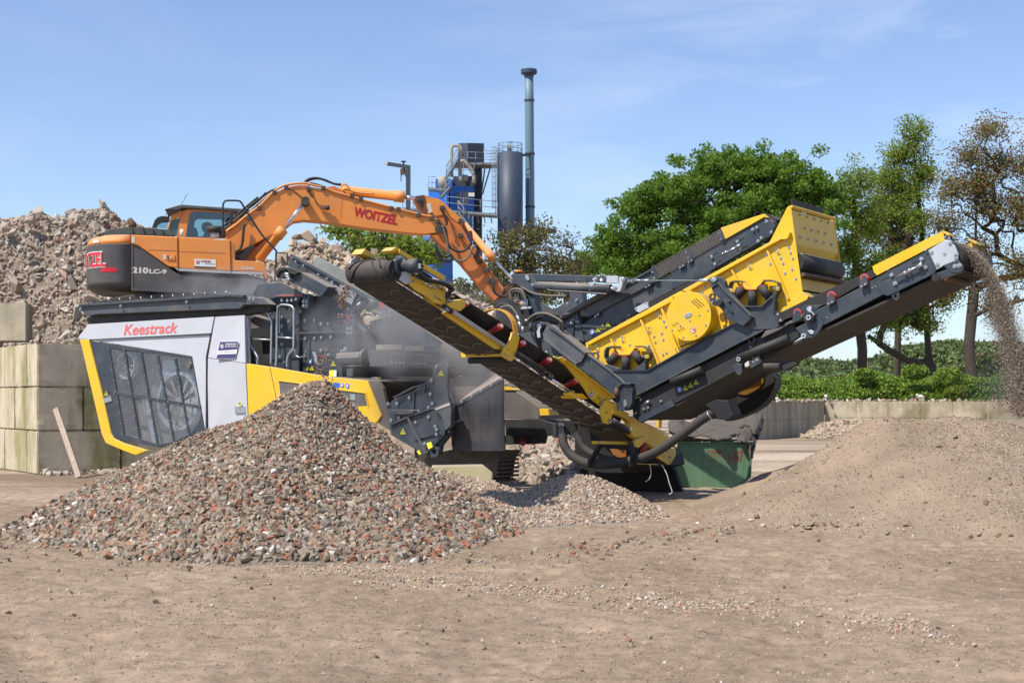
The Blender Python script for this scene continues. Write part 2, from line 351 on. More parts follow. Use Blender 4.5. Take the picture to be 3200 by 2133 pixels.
# ------------------------------------------------------------------ noise, stones, mounds
def vnoise(x, y, sc, seed=0):
    x = np.asarray(x, float)*sc+seed*17.3; y = np.asarray(y, float)*sc+seed*9.1
    xi = np.floor(x).astype(np.int64); yi = np.floor(y).astype(np.int64); fx = x-xi; fy = y-yi
    fx = fx*fx*(3-2*fx); fy = fy*fy*(3-2*fy)
    def h(a, b):
        n = (a*374761393+b*668265263+seed*1442695041) & 0x7fffffff; n = ((n ^ (n >> 13))*1274126177) & 0x7fffffff; return ((n ^ (n >> 16)) & 0xffff)/65535.
    return (h(xi, yi)*(1-fx)+h(xi+1, yi)*fx)*(1-fy)+(h(xi, yi+1)*(1-fx)+h(xi+1, yi+1)*fx)*fy
def fbm(x, y, sc, oct=4, seed=0):
    s = 0; a = 1; t = 0
    for i in range(oct): s = s+a*(vnoise(x, y, sc*2**i, seed+i)-.5); t += a; a *= .5
    return s/t
def rock_shapes(k, npt, boxy=0.):
    out = []
    for i in range(k):
        bm = bmesh.new()
        for j in range(npt):
            v = Vector(RNG.normal(size=3)); v.normalize()
            if boxy: v = v/max(abs(v.x), abs(v.y), abs(v.z))*.8*boxy+v*(1-boxy)
            v = v*(.8+.35*RNG.random()); bm.verts.new(v)
        r = bmesh.ops.convex_hull(bm, input=bm.verts)
        bmesh.ops.delete(bm, geom=[v for v in bm.verts if not v.link_faces], context='VERTS')
        bmesh.ops.triangulate(bm, faces=bm.faces); bm.verts.index_update()
        out.append((np.array([v.co[:] for v in bm.verts]), np.array([[v.index for v in f.verts] for f in bm.faces]))); bm.free()
    return out
ROCKS = rock_shapes(14, 11); CHUNKS = rock_shapes(14, 14, .75); CRUMB = rock_shapes(8, 6)
def scatter(P, S, shapes=ROCKS, flat=.75):
    """P (n,3) centres, S (n,) radii -> one mesh of separate stones"""
    n = len(P); which = RNG.integers(0, len(shapes), n); VV = []; FF = []; base = 0
    q = RNG.normal(size=(n, 4)); q /= np.linalg.norm(q, axis=1)[:, None]; w_, x, y, z = q.T
    Rm = np.stack([1-2*(y*y+z*z), 2*(x*y-z*w_), 2*(x*z+y*w_), 2*(x*y+z*w_), 1-2*(x*x+z*z), 2*(y*z-x*w_), 2*(x*z-y*w_), 2*(y*z+x*w_), 1-2*(x*x+y*y)], 1).reshape(n, 3, 3)
    anis = np.stack([1+.35*RNG.random(n), .75+.35*RNG.random(n), flat*(.7+.5*RNG.random(n))], 1)
    for k, (v, f) in enumerate(shapes):
        idx = np.where(which == k)[0]
        if not len(idx): continue
        loc = v[None]*anis[idx][:, None, :]*S[idx][:, None, None]
        W = np.einsum('nij,nvj->nvi', Rm[idx], loc)+P[idx][:, None, :]
        VV.append(W.reshape(-1, 3)); FF.append((f[None]+(np.arange(len(idx))*len(v))[:, None, None]+base).reshape(-1, 3)); base += len(idx)*len(v)
    return np.concatenate(VV), np.concatenate(FF)
class Mound:
    """a heap: ridge = [(u,v,Y)] along its crest as seen, front = [(u,v)] its foot on the ground, back = depth behind the crest"""
    def __init__(s, ridge, front, back=3., rough=.06, seed=1, z0=0., pw=1.0, nsc=1.3, foot=None):
        s.r = np.array(sorted([((u-1600)*Y/F, Y, H+(HOR-v)*Y/F-z0) for u, v, Y in ridge]))
        if foot is None: s.f = np.array(sorted([((u-1600)*(H*F/(v-HOR))/F, H*F/(v-HOR)) for u, v in front]))
        else: s.f = np.array(sorted(foot))
        s.b = back; s.rough = rough; s.seed = seed; s.z0 = z0; s.pw = pw; s.nsc = nsc
    def z(s, x, y):
        x = np.asarray(x, float); y = np.asarray(y, float)
        Yr = np.interp(x, s.r[:, 0], s.r[:, 1]); h = np.interp(x, s.r[:, 0], s.r[:, 2]); Yf = np.interp(x, s.f[:, 0], s.f[:, 1])
        h = np.where((x < s.r[0, 0]) | (x > s.r[-1, 0]), -.2, h)
        hm = max(.3, s.r[:, 2].max()); bk = s.b*np.clip(h/hm, .15, 1)
        t = np.where(y < Yr, (Yr-y)/np.maximum(Yr-Yf, .3), (y-Yr)/bk)
        sm = .10; t2 = np.sqrt(t*t+sm*sm)-sm
        zz = h*(1-t2**s.pw)
        amp = s.rough*np.clip(zz/.4, .2, 1)
        zz = np.where(h <= .02, -.3-.3*t*t, zz); zz = np.where(t > 1.6, -.4, zz)
        return zz+amp*2*fbm(x, y, s.nsc, 5, s.seed)+s.z0
    def grid(s, step, x0=None, x1=None, y0=None, y1=None, lo=-.12):
        x0 = s.r[0, 0]-.3 if x0 is None else x0; x1 = s.r[-1, 0]+.3 if x1 is None else x1
        y0 = s.f[:, 1].min()-.5 if y0 is None else y0; y1 = s.r[:, 1].max()+s.b+.3 if y1 is None else y1
        X, Y = np.meshgrid(np.arange(x0, x1, step), np.arange(y0, y1, step)); Z = np.maximum(s.z(X, Y), s.z0+lo); return X, Y, Z
    def mesh(s, name, m, step=.06, parent=None, loc=None, **k):
        X, Y, Z = s.grid(step, **k); ny, nx = X.shape; V = np.stack([X.ravel(), Y.ravel(), Z.ravel()], 1)
        i = np.arange(ny*nx).reshape(ny, nx); Fq = np.stack([i[:-1, :-1], i[:-1, 1:], i[1:, 1:], i[1:, :-1]], -1).reshape(-1, 4)
        keep = V[:, 2][Fq].max(1) > s.z0-.08; Fq = Fq[keep]; used = np.unique(Fq); mp = np.zeros(len(V), int); mp[used] = np.arange(len(used))
        return link(name, np_mesh(name, V[used], mp[Fq], True), m, parent, loc)
    def samp(s, n, zmin=.0, yback=.8, x0=None, x1=None, front_only=False):
        x0 = s.r[0, 0] if x0 is None else x0; x1 = s.r[-1, 0] if x1 is None else x1
        out = np.zeros((0, 3))
        while len(out) < n:
            x = RNG.uniform(x0, x1, n*2); y = RNG.uniform(s.f[:, 1].min()-.3, s.r[:, 1].max()+yback, n*2); z = s.z(x, y)
            k = (z > s.z0+zmin) & (y < np.interp(x, s.r[:, 0], s.r[:, 1])+yback); out = np.concatenate([out, np.stack([x, y, z], 1)[k]])
        return out[:n]
# ================================================================== GROUND
def ground_material():
    m = bpy.data.materials.new('dusty_ground'); m.use_nodes = True; n = m.node_tree; b = n.nodes['Principled BSDF']; b.inputs['Roughness'].default_value = .95; b.inputs['Specular IOR Level'].default_value = .15
    g = n.nodes.new('ShaderNodeNewGeometry')
    def noise(sc, det=8, ro=.6, scale=(1, 1, 1)):
        mp = n.nodes.new('ShaderNodeMapping'); mp.inputs['Scale'].default_value = scale; n.links.new(g.outputs['Position'], mp.inputs[0])
        t = n.nodes.new('ShaderNodeTexNoise'); t.inputs['Scale'].default_value = sc; t.inputs['Detail'].default_value = det; t.inputs['Roughness'].default_value = ro; n.links.new(mp.outputs[0], t.inputs['Vector']); return t.outputs[0]
    def ramp(s, p0, c0, p1, c1):
        r = n.nodes.new('ShaderNodeValToRGB'); r.color_ramp.elements[0].position = p0; r.color_ramp.elements[0].color = (*c0, 1); r.color_ramp.elements[1].position = p1; r.color_ramp.elements[1].color = (*c1, 1); n.links.new(s, r.inputs[0]); return r.outputs[0]
    def mix(f, a, c, bt='MIX'):
        q = n.nodes.new('ShaderNodeMixRGB'); q.blend_type = bt
        for i, s in ((0, f), (1, a), (2, c)):
            if hasattr(s, 'links') or not isinstance(s, (float, tuple)): n.links.new(s, q.inputs[i])
            else: q.inputs[i].default_value = s if isinstance(s, float) else (*s, 1)
        return q.outputs[0]
    base = ramp(noise(.55, 9, .62, (1, .55, 1)), .32, (.235, .172, .118), .70, (.375, .288, .208))
    fine = ramp(noise(6, 12, .80), .34, (.55, .54, .53), .66, (1.28, 1.28, 1.28)); c = mix(1.0, base, fine, 'MULTIPLY')
    dark = ramp(noise(.45, 10, .72, (1, .6, 1)), .56, (0, 0, 0), .72, (1, 1, 1)); c = mix(dark, c, (.255, .19, .135))
    # far yard: trafficked, wetter and darker beyond the machines
    sx = n.nodes.new('ShaderNodeSeparateXYZ'); n.links.new(g.outputs['Position'], sx.inputs[0])
    far = n.nodes.new('ShaderNodeMapRange'); far.inputs['From Min'].default_value = 20; far.inputs['From Max'].default_value = 26; n.links.new(sx.outputs[1], far.inputs[0])
    fb = ramp(noise(.16, 6, .6, (.3, 1.3, 1)), .42, (.23, .17, .12), .60, (.50, .41, .31)); c2 = mix(1.0, fb, fine, 'MULTIPLY'); c = mix(far.outputs[0], c, c2)
    n.links.new(c, b.inputs['Base Color'])
    h1 = noise(11, 10, .78); h2 = noise(120, 4, .6); ad = n.nodes.new('ShaderNodeMath'); ad.operation = 'MULTIPLY_ADD'; ad.inputs[1].default_value = .35; n.links.new(h2, ad.inputs[0]); n.links.new(h1, ad.inputs[2])
    bu = n.nodes.new('ShaderNodeBump'); bu.inputs['Strength'].default_value = .6; bu.inputs['Distance'].default_value = .018; n.links.new(ad.outputs[0], bu.inputs['Height']); n.links.new(bu.outputs[0], b.inputs['Normal'])
    return m
M['ground'] = ground_material()
def rut(x, y, x0, y0, x1, y1, w, bend=0.):
    dx, dy = x1-x0, y1-y0; L = math.hypot(dx, dy); ux, uy = dx/L, dy/L; s = (x-x0)*ux+(y-y0)*uy; d = -(x-x0)*uy+(y-y0)*ux+bend*np.sin(s*.35)
    e = np.exp(-(d/w)**4); return -.016*e+.010*np.exp(-((np.abs(d)-w*1.15)/.05)**2)+.009*e*np.sin((s+np.abs(d)*1.2)*2*np.pi/.16)*(vnoise(x, y, .9, 4) > .35)
def gz(x, y):
    near = np.clip((32-y)/10, 0, 1)*np.clip((14-np.abs(x))/4, 0, 1)
    return near*(rut(x, y, -6, 7.6, 8, 13.8, .2, .3)+rut(x, y, -6, 9.4, 8, 15.6, .2, .3)+rut(x, y, -4, 13.6, 8, 11.2, .17, .4)+rut(x, y, -2, 6.5, -5.5, 13, .16, .2)+.008*fbm(x*.22, y*2.6, 1., 3, 19)+.05*fbm(x, y, .5, 3, 3)+.07*fbm(x, y*1.3, 2.2, 4, 5)+.030*fbm(x, y, 6, 3, 11)+.020*fbm(x, y, 17, 2, 23))
def build_ground():
    xs = np.concatenate([-np.geomspace(900, 9, 40), np.arange(-8.9, 8.9, .04), np.geomspace(9, 900, 40)])
    ys = np.concatenate([-np.geomspace(200, 5, 15), np.arange(-4, 6, .5), np.arange(6, 22, .036), np.arange(22, 34, .5), np.geomspace(34, 1500, 50)])
    X, Y = np.meshgrid(xs, ys); Z = gz(X, Y); ny, nx = X.shape; i = np.arange(ny*nx).reshape(ny, nx)
    V = np.stack([X.ravel(), Y.ravel(), Z.ravel()], 1); Fq = np.stack([i[:-1, :-1], i[:-1, 1:], i[1:, 1:], i[1:, :-1]], -1).reshape(-1, 4)
    tag(link('ground', np_mesh('ground', V, Fq, True), M['ground'], None), 'tan brown compacted dirt yard', None, None, 'structure')
build_ground()

# ================================================================== HEAPS
M['stones'] = island_mat('mixed_crushed_stone', [(24, (.20, .168, .132)), (18, (.27, .238, .192)), (13, (.105, .076, .054)), (7, (.30, .080, .042)), (9, (.29, .135, .09)), (10, (.37, .33, .27)), (4, (.17, .17, .165)), (3, (.62, .59, .54)), (13, (.20, .14, .095)), (8, (.33, .245, .165))], bump=.35, dust=((.38, .295, .205), .34))
M['stonebed'] = mat('stone_fines', (.20, .16, .12), .95, var=.45, vscale=18, bump=1.5, bscale=25)
M['finestones'] = island_mat('fine_crushed_stone', [(26, (.42, .325, .235)), (24, (.35, .28, .21)), (10, (.20, .155, .115)), (8, (.38, .18, .12)), (14, (.48, .42, .34)), (4, (.58, .56, .52)), (8, (.36, .28, .20))], bump=.3, dust=((.42, .32, .235), .4))
M['finebed'] = mat('fine_grit', (.30, .25, .20), .95, var=.3, vscale=14, bump=1.5, bscale=30)
M['sand'] = mat('crushed_sand', (.325, .25, .18), .97, var=.22, vscale=1.1, bump=4, bscale=9, spec=.1, detail=10)
M['sandgrit'] = island_mat('sand_grit', [(30, (.32, .245, .175)), (18, (.19, .14, .095)), (20, (.42, .36, .29)), (5, (.55, .51, .46)), (3, (.33, .16, .11))], bump=.2)
M['rubble'] = island_mat('grey_demolition_rubble', [(22, (.35, .30, .245)), (20, (.27, .225, .18)), (12, (.42, .39, .35)), (7, (.33, .20, .165)), (8, (.19, .16, .135)), (5, (.55, .52, .48)), (8, (.38, .31, .25)), (3, (.30, .12, .08))], bump=.6, bscale=18, dust=((.39, .32, .25), .55))
M['rubblebed'] = mat('rubble_dirt', (.26, .205, .155), .97, var=.35, vscale=3, bump=3, bscale=7)
M['tanrubble'] = island_mat('tan_demolition_rubble', [(30, (.42, .34, .25)), (22, (.34, .27, .20)), (10, (.48, .42, .34)), (6, (.36, .22, .17)), (8, (.24, .18, .13))], bump=.6, bscale=18, dust=((.40, .32, .235), .5))
M['tanbed'] = mat('tan_rubble_dirt', (.27, .205, .145), .97, var=.35, vscale=3, bump=3, bscale=7)

def stones_on(mnd, n, smin, smax, name, m, parent, shapes=ROCKS, sink=.25, skew=2., zmin=0., x0=None, x1=None, flat=.75, maskf=None, yback=.8, kind='stuff', sort=False):
    Pp = mnd.samp(n, zmin, yback, x0, x1)
    if maskf is not None: Pp = Pp[maskf(Pp)]
    S = smin+(smax-smin)*RNG.random(len(Pp))**skew; Pp[:, 2] += S*(1-sink*2)*.5
    if sort: S *= .78+.55*np.clip(1-Pp[:, 2]/1.3, 0, 1)
    V, T = scatter(Pp, S, shapes, flat); o = link(name, np_mesh(name, V, T), m, parent)
    if kind: o['kind'] = kind
    return o
# --- big stone pile in the foreground
main = Mound([(-90, 1692, 16.0), (0, 1662, 16.2), (200, 1560, 16.8), (330, 1492, 17.1), (450, 1434, 17.3), (640, 1358, 17.5), (760, 1316, 17.5), (850, 1266, 17.5), (920, 1218, 17.5), (975, 1196, 17.5), (1020, 1196, 17.5), (1060, 1232, 17.5), (1130, 1305, 17.5), (1230, 1390, 17.5), (1350, 1468, 17.4), (1420, 1515, 17.2), (1520, 1586, 17.0), (1600, 1632, 16.8), (1690, 1670, 16.5)],
             [(-120, 1680), (0, 1680), (200, 1692), (330, 1708), (480, 1735), (700, 1745), (1000, 1748), (1200, 1745), (1320, 1735), (1440, 1710), (1540, 1684), (1620, 1664), (1720, 1654)], back=3.6, rough=.07, seed=4, pw=.88)
pile = main.mesh('crushed_stone_pile', M['stonebed'], .05, None, (-2.4, 15.5, 0)); tag(pile, 'large conical pile of mixed grey and red crushed stones in the foreground', 'gravel pile')
stones_on(main, 33000, .013, .047, 'stones', M['stones'], pile, skew=1.6, sink=.1, sort=True, zmin=-.06, maskf=lambda q: RNG.random(len(q)) < np.clip(q[:, 2]/.14+.55, .10, 1))
stones_on(main, 9000, .008, .022, 'small_stones', M['finestones'], pile, zmin=-.06, x0=-1.2, maskf=lambda q: (q[:, 2] < .25+.45*np.clip((q[:, 0]+.6)/1.5, 0, 1)+.25*fbm(q[:, 0], q[:, 1], .9, 3, 2)) & (q[:, 0] > -1.2+2*fbm(q[:, 0], q[:, 1], 2, 2, 6)))
# --- low pile behind it
mid = Mound([(1340, 1462, 19.6), (1437, 1486, 19.6), (1494, 1498, 19.6), (1537, 1503, 19.5), (1580, 1521, 19.5), (1623, 1538, 19.5), (1655, 1531, 19.5), (1695, 1511, 19.5), (1738, 1496, 19.5), (1800, 1482, 19.5), (1860, 1494, 19.5), (1940, 1525, 19.5), (2010, 1562, 19.5), (2090, 1602, 19.4)],
            [(1300, 1640), (1500, 1650), (1700, 1640), (1850, 1632), (2000, 1625), (2100, 1612)], back=2., rough=.05, seed=9)
pile2 = mid.mesh('low_gravel_pile', M['finebed'], .04, None, (.6, 19, 0)); tag(pile2, 'low pinkish grey gravel pile beside the foot of the large stone pile', 'gravel pile')
stones_on(mid, 12000, .009, .033, 'gravel', M['finestones'], pile2, skew=2.2)
# --- sand piles
sandp = Mound([(2180, 1612, 18.3), (2290, 1570, 18.5), (2400, 1500, 18.8), (2520, 1430, 19), (2620, 1372, 19), (2690, 1330, 19), (2745, 1306, 19), (2830, 1310, 19), (2900, 1313, 19), (2960, 1304, 19), (3050, 1310, 19), (3120, 1325, 19), (3200, 1352, 18.8), (3300, 1400, 18.6), (3500, 1560, 18.2)],
              [(2050, 1622), (2300, 1640), (2500, 1658), (2800, 1668), (3000, 1675), (3200, 1690), (3500, 1690)], back=3.4, rough=.085, seed=21, nsc=1.0)
sp1 = sandp.mesh('sand_pile', M['sand'], .045, None, (6, 18, 0)); tag(sp1, 'broad tan pile of fine crushed sand with a flattened top in the right foreground', 'sand pile')
stones_on(sandp, 15000, .004, .016, 'grit', M['sandgrit'], sp1, CRUMB, skew=2.5, x0=2.3)
stones_on(sandp, 30000, .003, .014, 'coarse_grit', M['sandgrit'], sp1, CRUMB, skew=2., x0=4.6, maskf=lambda q: RNG.random(len(q)) < np.clip((q[:, 0]-4.8)/1.8+fbm(q[:, 0], q[:, 1], 1.2, 3, 8)*1.5, .03, 1))
stones_on(sandp, 1100, .010, .045, 'foot_clods', M['sandgrit'], sp1, ROCKS, skew=2.6, zmin=-.10, maskf=lambda q: (q[:, 2] < .07) & (q[:, 1] < 17.2))
stones_on(sandp, 150, .015, .06, 'clods', M['sand'], sp1, ROCKS, skew=3, zmin=-.05)
sand2 = Mound([(1960, 1622, 20), (2080, 1588, 20.2), (2180, 1560, 20.6), (2290, 1522, 21), (2390, 1478, 21), (2480, 1452, 21), (2580, 1430, 21), (2700, 1425, 21), (2850, 1500, 21)],
              [(1940, 1620), (2100, 1628), (2400, 1628), (2800, 1628)], back=2.5, rough=.06, seed=31)
sp2 = sand2.mesh('sand_pile', M['sand'], .06, None, (3.5, 20, 0)); tag(sp2, 'lower tan sand slope behind and to the left of the broad sand pile', 'sand pile')
sand3 = Mound([(3080, 1352, 23), (3130, 1335, 23), (3180, 1312, 23), (3240, 1282, 23), (3320, 1300, 23), (3500, 1400, 23)], [(3000, 1560), (3200, 1560), (3600, 1560)], back=3, rough=.05, seed=33)
sp3 = sand3.mesh('sand_pile', M['sand'], .08, None, (8.5, 22, 0)); tag(sp3, 'reddish tan sand pile at the right edge where the falling material lands', 'sand pile')

# --- rubble mountains
hl = Mound([(-260, 700, 37), (-60, 715, 37), (20, 706, 37), (70, 700, 37), (120, 690, 37), (180, 706, 37), (230, 690, 37), (280, 672, 37), (330, 666, 37), (375, 692, 37), (420, 712, 37), (500, 740, 37), (600, 790, 37), (760, 850, 37), (900, 900, 37), (1050, 960, 37)],
           None, back=8, rough=.38, seed=41, nsc=.42, foot=[(-15, 35), (-10.2, 33.6), (-8.6, 31.6), (-4, 31), (0, 32)])
rub1 = hl.mesh('rubble_heap', M['rubblebed'], .16, None, (-10, 36, 0)); tag(rub1, 'high grey rubble heap of broken concrete and brick behind the block wall', 'rubble heap')
stones_on(hl, 18000, .02, .11, 'rubble_pieces', M['rubble'], rub1, CHUNKS, skew=2.0, zmin=1.2, flat=.7, yback=.6)
stones_on(hl, 520, .09, .26, 'concrete_chunks', M['rubble'], rub1, CHUNKS, skew=1.8, zmin=1.2, flat=.6, yback=.5)
def topchunks(mnd, lst, name, m, parent):
    Pp = []; S = []
    for u, v, s, dy in lst: p = at(u, v, 36.4+dy); Pp.append(p[:]); S.append(s*(.62 if s < 24.5 else .85)*36/F)
    V, T = scatter(np.array(Pp), np.array(S), CHUNKS, .75); o = link(name, np_mesh(name, V, T), m, parent); o['kind'] = 'stuff'
topchunks(hl, [(92, 692, 25, 0), (12, 712, 26, 0), (40, 722, 18, -.5), (280, 672, 24, 0), (318, 680, 20, -.4), (262, 690, 22, -.5), (230, 700, 18, -.3), (350, 684, 17, 0), (372, 700, 16, 0), (300, 705, 26, -.9), (205, 690, 15, 0), (150, 702, 12, 0), (390, 702, 12, 0)], 'crest_blocks', M['rubble'], rub1)
hm = Mound([(660, 860, 39), (780, 830, 39), (860, 812, 39), (905, 770, 39), (940, 752, 39), (985, 744, 39), (1030, 762, 39), (1080, 775, 39), (1120, 795, 39), (1160, 810, 39), (1220, 820, 39), (1300, 842, 39), (1380, 880, 39), (1440, 915, 39), (1520, 960, 39), (1620, 1010, 39), (1750, 1110, 39), (1860, 1240, 39)],
           None, back=7, rough=.34, seed=47, nsc=.45, foot=[(-9, 33), (-2, 32), (4, 33)])
rub2 = hm.mesh('rubble_heap', M['tanbed'], .16, None, (-4, 38, 0)); tag(rub2, 'tan rubble heap of broken concrete behind the excavator boom', 'rubble heap')
stones_on(hm, 11000, .025, .13, 'rubble_pieces', M['tanrubble'], rub2, CHUNKS, skew=1.8, zmin=1.2, flat=.7, yback=.6)
stones_on(hm, 420, .10, .27, 'concrete_chunks', M['tanrubble'], rub2, CHUNKS, skew=1.6, zmin=1.5, flat=.6, yback=.5)
V, T = scatter(np.array([at(956, 738, 38.2)[:], at(912, 762, 38.4)[:], at(1170, 790, 37.2)[:], at(1010, 752, 38)[:], at(930, 742, 38.3)[:]]), np.array([.22, .13, .16, .12, .15]), CHUNKS, .8)
tag(link('crest_blocks', np_mesh('crest_blocks', V, T), M['tanrubble'], rub2), kind='stuff')
# --- rubble lying beyond the machine
h3 = Mound([(1500, 1440, 28), (1560, 1405, 28), (1620, 1385, 28), (1680, 1365, 28), (1740, 1362, 28), (1800, 1375, 28), (1860, 1400, 28), (1960, 1440, 28), (2050, 1488, 28)], [(1480, 1510), (1700, 1512), (2050, 1512)], back=2.5, rough=.12, seed=51, nsc=.9)
rub3 = h3.mesh('rubble_heap', M['rubblebed'], .1, None, (1, 27.5, 0)); tag(rub3, 'small heap of broken concrete lying on the ground beyond the black hose', 'rubble heap')
stones_on(h3, 2000, .025, .15, 'concrete_chunks', M['rubble'], rub3, CHUNKS, skew=1.5, flat=.7)
h4 = Mound([(2430, 1385, 57), (2520, 1362, 57), (2580, 1330, 57), (2640, 1318, 57), (2680, 1314, 57), (2740, 1320, 57), (2800, 1360, 57)], [(2420, 1371), (2800, 1371)], back=3, rough=.2, seed=55)
rub4 = h4.mesh('rubble_heap', M['rubblebed'], .2, None, (13, 57, 0)); tag(rub4, 'small heap of brick and concrete debris in the corner of the far wall', 'rubble heap')
stones_on(h4, 1300, .04, .16, 'debris', M['tanrubble'], rub4, CHUNKS, skew=1.6)

# --- loose stones on the yard
def loose(name, label, xr, yr, n, s0, s1, m, dens=None, skew=3., shapes=ROCKS):
    x = RNG.uniform(*xr, n); y = RNG.uniform(*yr, n)
    if dens is not None: k = dens(x, y) > RNG.random(n); x, y = x[k], y[k]
    S = s0+(s1-s0)*RNG.random(len(x))**skew; V, T = scatter(np.stack([x, y, gz(x, y)+S*.25], 1), S, shapes)
    tag(link(name, np_mesh(name, V, T), m, None), label, 'gravel', None, 'stuff')
M['crumbs'] = island_mat('dirt_crumbs', [(30, (.30, .225, .16)), (20, (.24, .178, .125)), (12, (.17, .125, .085)), (22, (.38, .30, .22)), (6, (.48, .42, .34)), (3, (.32, .17, .11))], bump=0)
loose('dirt_crumbs', 'fine dirt crumbs and grit covering the whole foreground of the yard', (-5.2, 6.2), (7.2, 14.5), 150000, .0016, .0085, M['crumbs'], lambda x, y: np.clip(1.15-(y-7)/11, .1, 1)*np.clip(.55+1.6*fbm(x, y, 1.1, 4, 31), .12, 1), 2.6, CRUMB)
loose('dirt_clods', 'small dirt clods scattered over the foreground', (-5.2, 6.2), (7.2, 17), 1500, .008, .028, M['crumbs'], lambda x, y: np.clip(.5+2.2*fbm(x, y, .8, 4, 37), .03, 1), 3.2)
patch = lambda x, y: np.clip((fbm(x*.8, y, .55, 4, 77)+.10)*4.5, .12, 1)
loose('scattered_gravel', 'loose small stones scattered over the dirt yard', (-6.5, 8), (7, 21), 34000, .003, .014, M['finestones'], patch, 3, CRUMB)
loose('scattered_stones', 'larger loose stones scattered along the foot of the large stone pile', (-7.5, 2.6), (11.8, 17.5), 6500, .007, .044, M['stones'], lambda x, y: np.exp(-np.abs(y-np.interp(x, [-6.5, -5.3, -3.5, 0, 1.2, 2.6], [16.0, 14.8, 13.5, 13.5, 14.8, 16.6]))/.42), 2.3)
loose('gravel_streak', 'band of pale gravel strewn across the middle of the yard', (-2.2, 2.8), (8.6, 13.2), 42000, .004, .019, M['finestones'], lambda x, y: np.exp(-((y-(12.6-.75*(x+1.6)))/.6)**2)*np.clip(fbm(x, y, 1.3, 3, 5)*3+.55, .1, 1), 2.8)

# ================================================================== CONCRETE BLOCKS
def concrete(name, col, algae, seed, ms=(1.5, 1.5, .45), th=(.44, .62), sc=(.20, .20, .06)):
    m = mat(name, col, .92, var=.16, vscale=1.6, bump=.5, bscale=25, detail=9); n = m.node_tree; b = n.nodes['Principled BSDF']; last = b.inputs['Base Color'].links[0].from_socket
    g = n.nodes.new('ShaderNodeNewGeometry'); mp = n.nodes.new('ShaderNodeMapping'); mp.inputs['Scale'].default_value = ms; mp.inputs['Location'].default_value = (seed, 0, 0)
    t = n.nodes.new('ShaderNodeTexNoise'); t.inputs['Scale'].default_value = 1.1; t.inputs['Detail'].default_value = 8; t.inputs['Roughness'].default_value = .6
    n.links.new(g.outputs['Position'], mp.inputs[0]); n.links.new(mp.outputs[0], t.inputs['Vector'])
    r = n.nodes.new('ShaderNodeMapRange'); r.inputs['From Min'].default_value = th[0]; r.inputs['From Max'].default_value = th[1]; r.inputs['To Max'].default_value = algae; n.links.new(t.outputs[0], r.inputs[0])
    mm = n.nodes.new('ShaderNodeMixRGB'); n.links.new(r.outputs[0], mm.inputs[0]); n.links.new(last, mm.inputs[1]); mm.inputs[2].default_value = (*sc, 1)
    n.links.new(mm.outputs[0], b.inputs['Base Color']); return m
M['conc'] = concrete('algae_stained_concrete', (.54, .46, .33), .8, 3.1)
M['conc2'] = concrete('rain_stained_concrete', (.50, .43, .31), .85, 8.3, (1.2, 1.2, .7), (.40, .62), (.20, .165, .08))
M['conc3'] = concrete('dark_stained_concrete', (.42, .37, .27), .75, 1.3, (1.3, 1.3, .2), (.36, .68), (.13, .11, .06))
def block(c, ax, ay, hz, m, label, group, name='concrete_block', gap=.008, bev=.02):
    """c = corner on the ground side, ax, ay full edge vectors"""
    c = Vector(c); mb = MB(); mb.box(c+ax/2+ay/2+ZZ*hz/2, ax/2-ax.normalized()*gap, ay/2-ay.normalized()*gap, ZZ*(hz/2-gap*.7))
    o = mb.build(name, m, None, 0, c+ax/2+ay/2); bm = bmesh.new(); bm.from_mesh(o.data); bmesh.ops.bevel(bm, geom=bm.edges[:], offset=bev, segments=2, affect='EDGES'); bmesh.ops.triangulate(bm, faces=bm.faces)
    for _ in range(3): bmesh.ops.subdivide_edges(bm, edges=[e for e in bm.edges if e.calc_length() > .13], cuts=1, use_grid_fill=False); bmesh.ops.triangulate(bm, faces=[f for f in bm.faces if len(f.verts) > 3])
    hx, hy = ax.length/2, ay.length/2
    for v in bm.verts:
        q = v.co+o.location; n1 = mnoise.noise(q*7.3); a_, b_, c_ = abs(v.co.dot(ax.normalized()))/hx, abs(v.co.dot(ay.normalized()))/hy, abs(v.co.z-hz/2-(c.z-o.location.z))/(hz/2)
        e_ = sorted((a_, b_, c_))[1] > .93; v.co += v.co.normalized()*(-.035*max(0, n1-.12) if e_ else .003*n1)
    bm.to_mesh(o.data); bm.free(); o.rotation_euler = (0, 0, random.uniform(-.007, .007)); tag(o, label, 'concrete block', group); return o
bc = at(117, 1483, 28.6); bc.z = 0; rd = Vector((.83, .56, 0)).normalized(); ldr = Vector((-.56, .83, 0)).normalized(); BH = .885
g1 = 'stacked concrete blocks behind the crusher'
W8, L16 = .80, 1.72
for row in range(3):
    z = ZZ*(row*BH); rn = ['bottom', 'middle', 'top'][row]
    if row in (0, 2):
        # stretcher along the right face, header ends on the left face
        for k in range(4):
            block(bc+z+rd*(L16*k), rd*L16, ldr*W8, BH, M['conc'], f'{rn} row stained concrete block {["at the corner of the left wall", "second to the right of the wall corner", "third to the right of the wall corner", "fourth to the right of the wall corner"][k]}', g1)
        for k in range(2):
            block(bc+z+ldr*(W8+L16*k), rd*W8, ldr*L16, BH, M['conc'], f'{rn} row mossy concrete block {["just left of the wall corner", "at the far left end of the wall"][k]}', g1)
    else:
        block(bc+z, rd*W8*1.17, ldr*L16, BH, M['conc'], 'middle row corner block with a plank leaning on it', g1)
        for k in range(4):
            block(bc+z+rd*(W8*1.17+L16*k), rd*L16, ldr*W8, BH, M['conc'], f'middle row concrete block, {["first", "second", "third", "fourth"][k]} to the right of the corner block', g1)
        block(bc+z+ldr*L16, rd*W8, ldr*L16, BH, M['conc'], 'middle row mossy concrete block at the left edge behind the corner', g1)
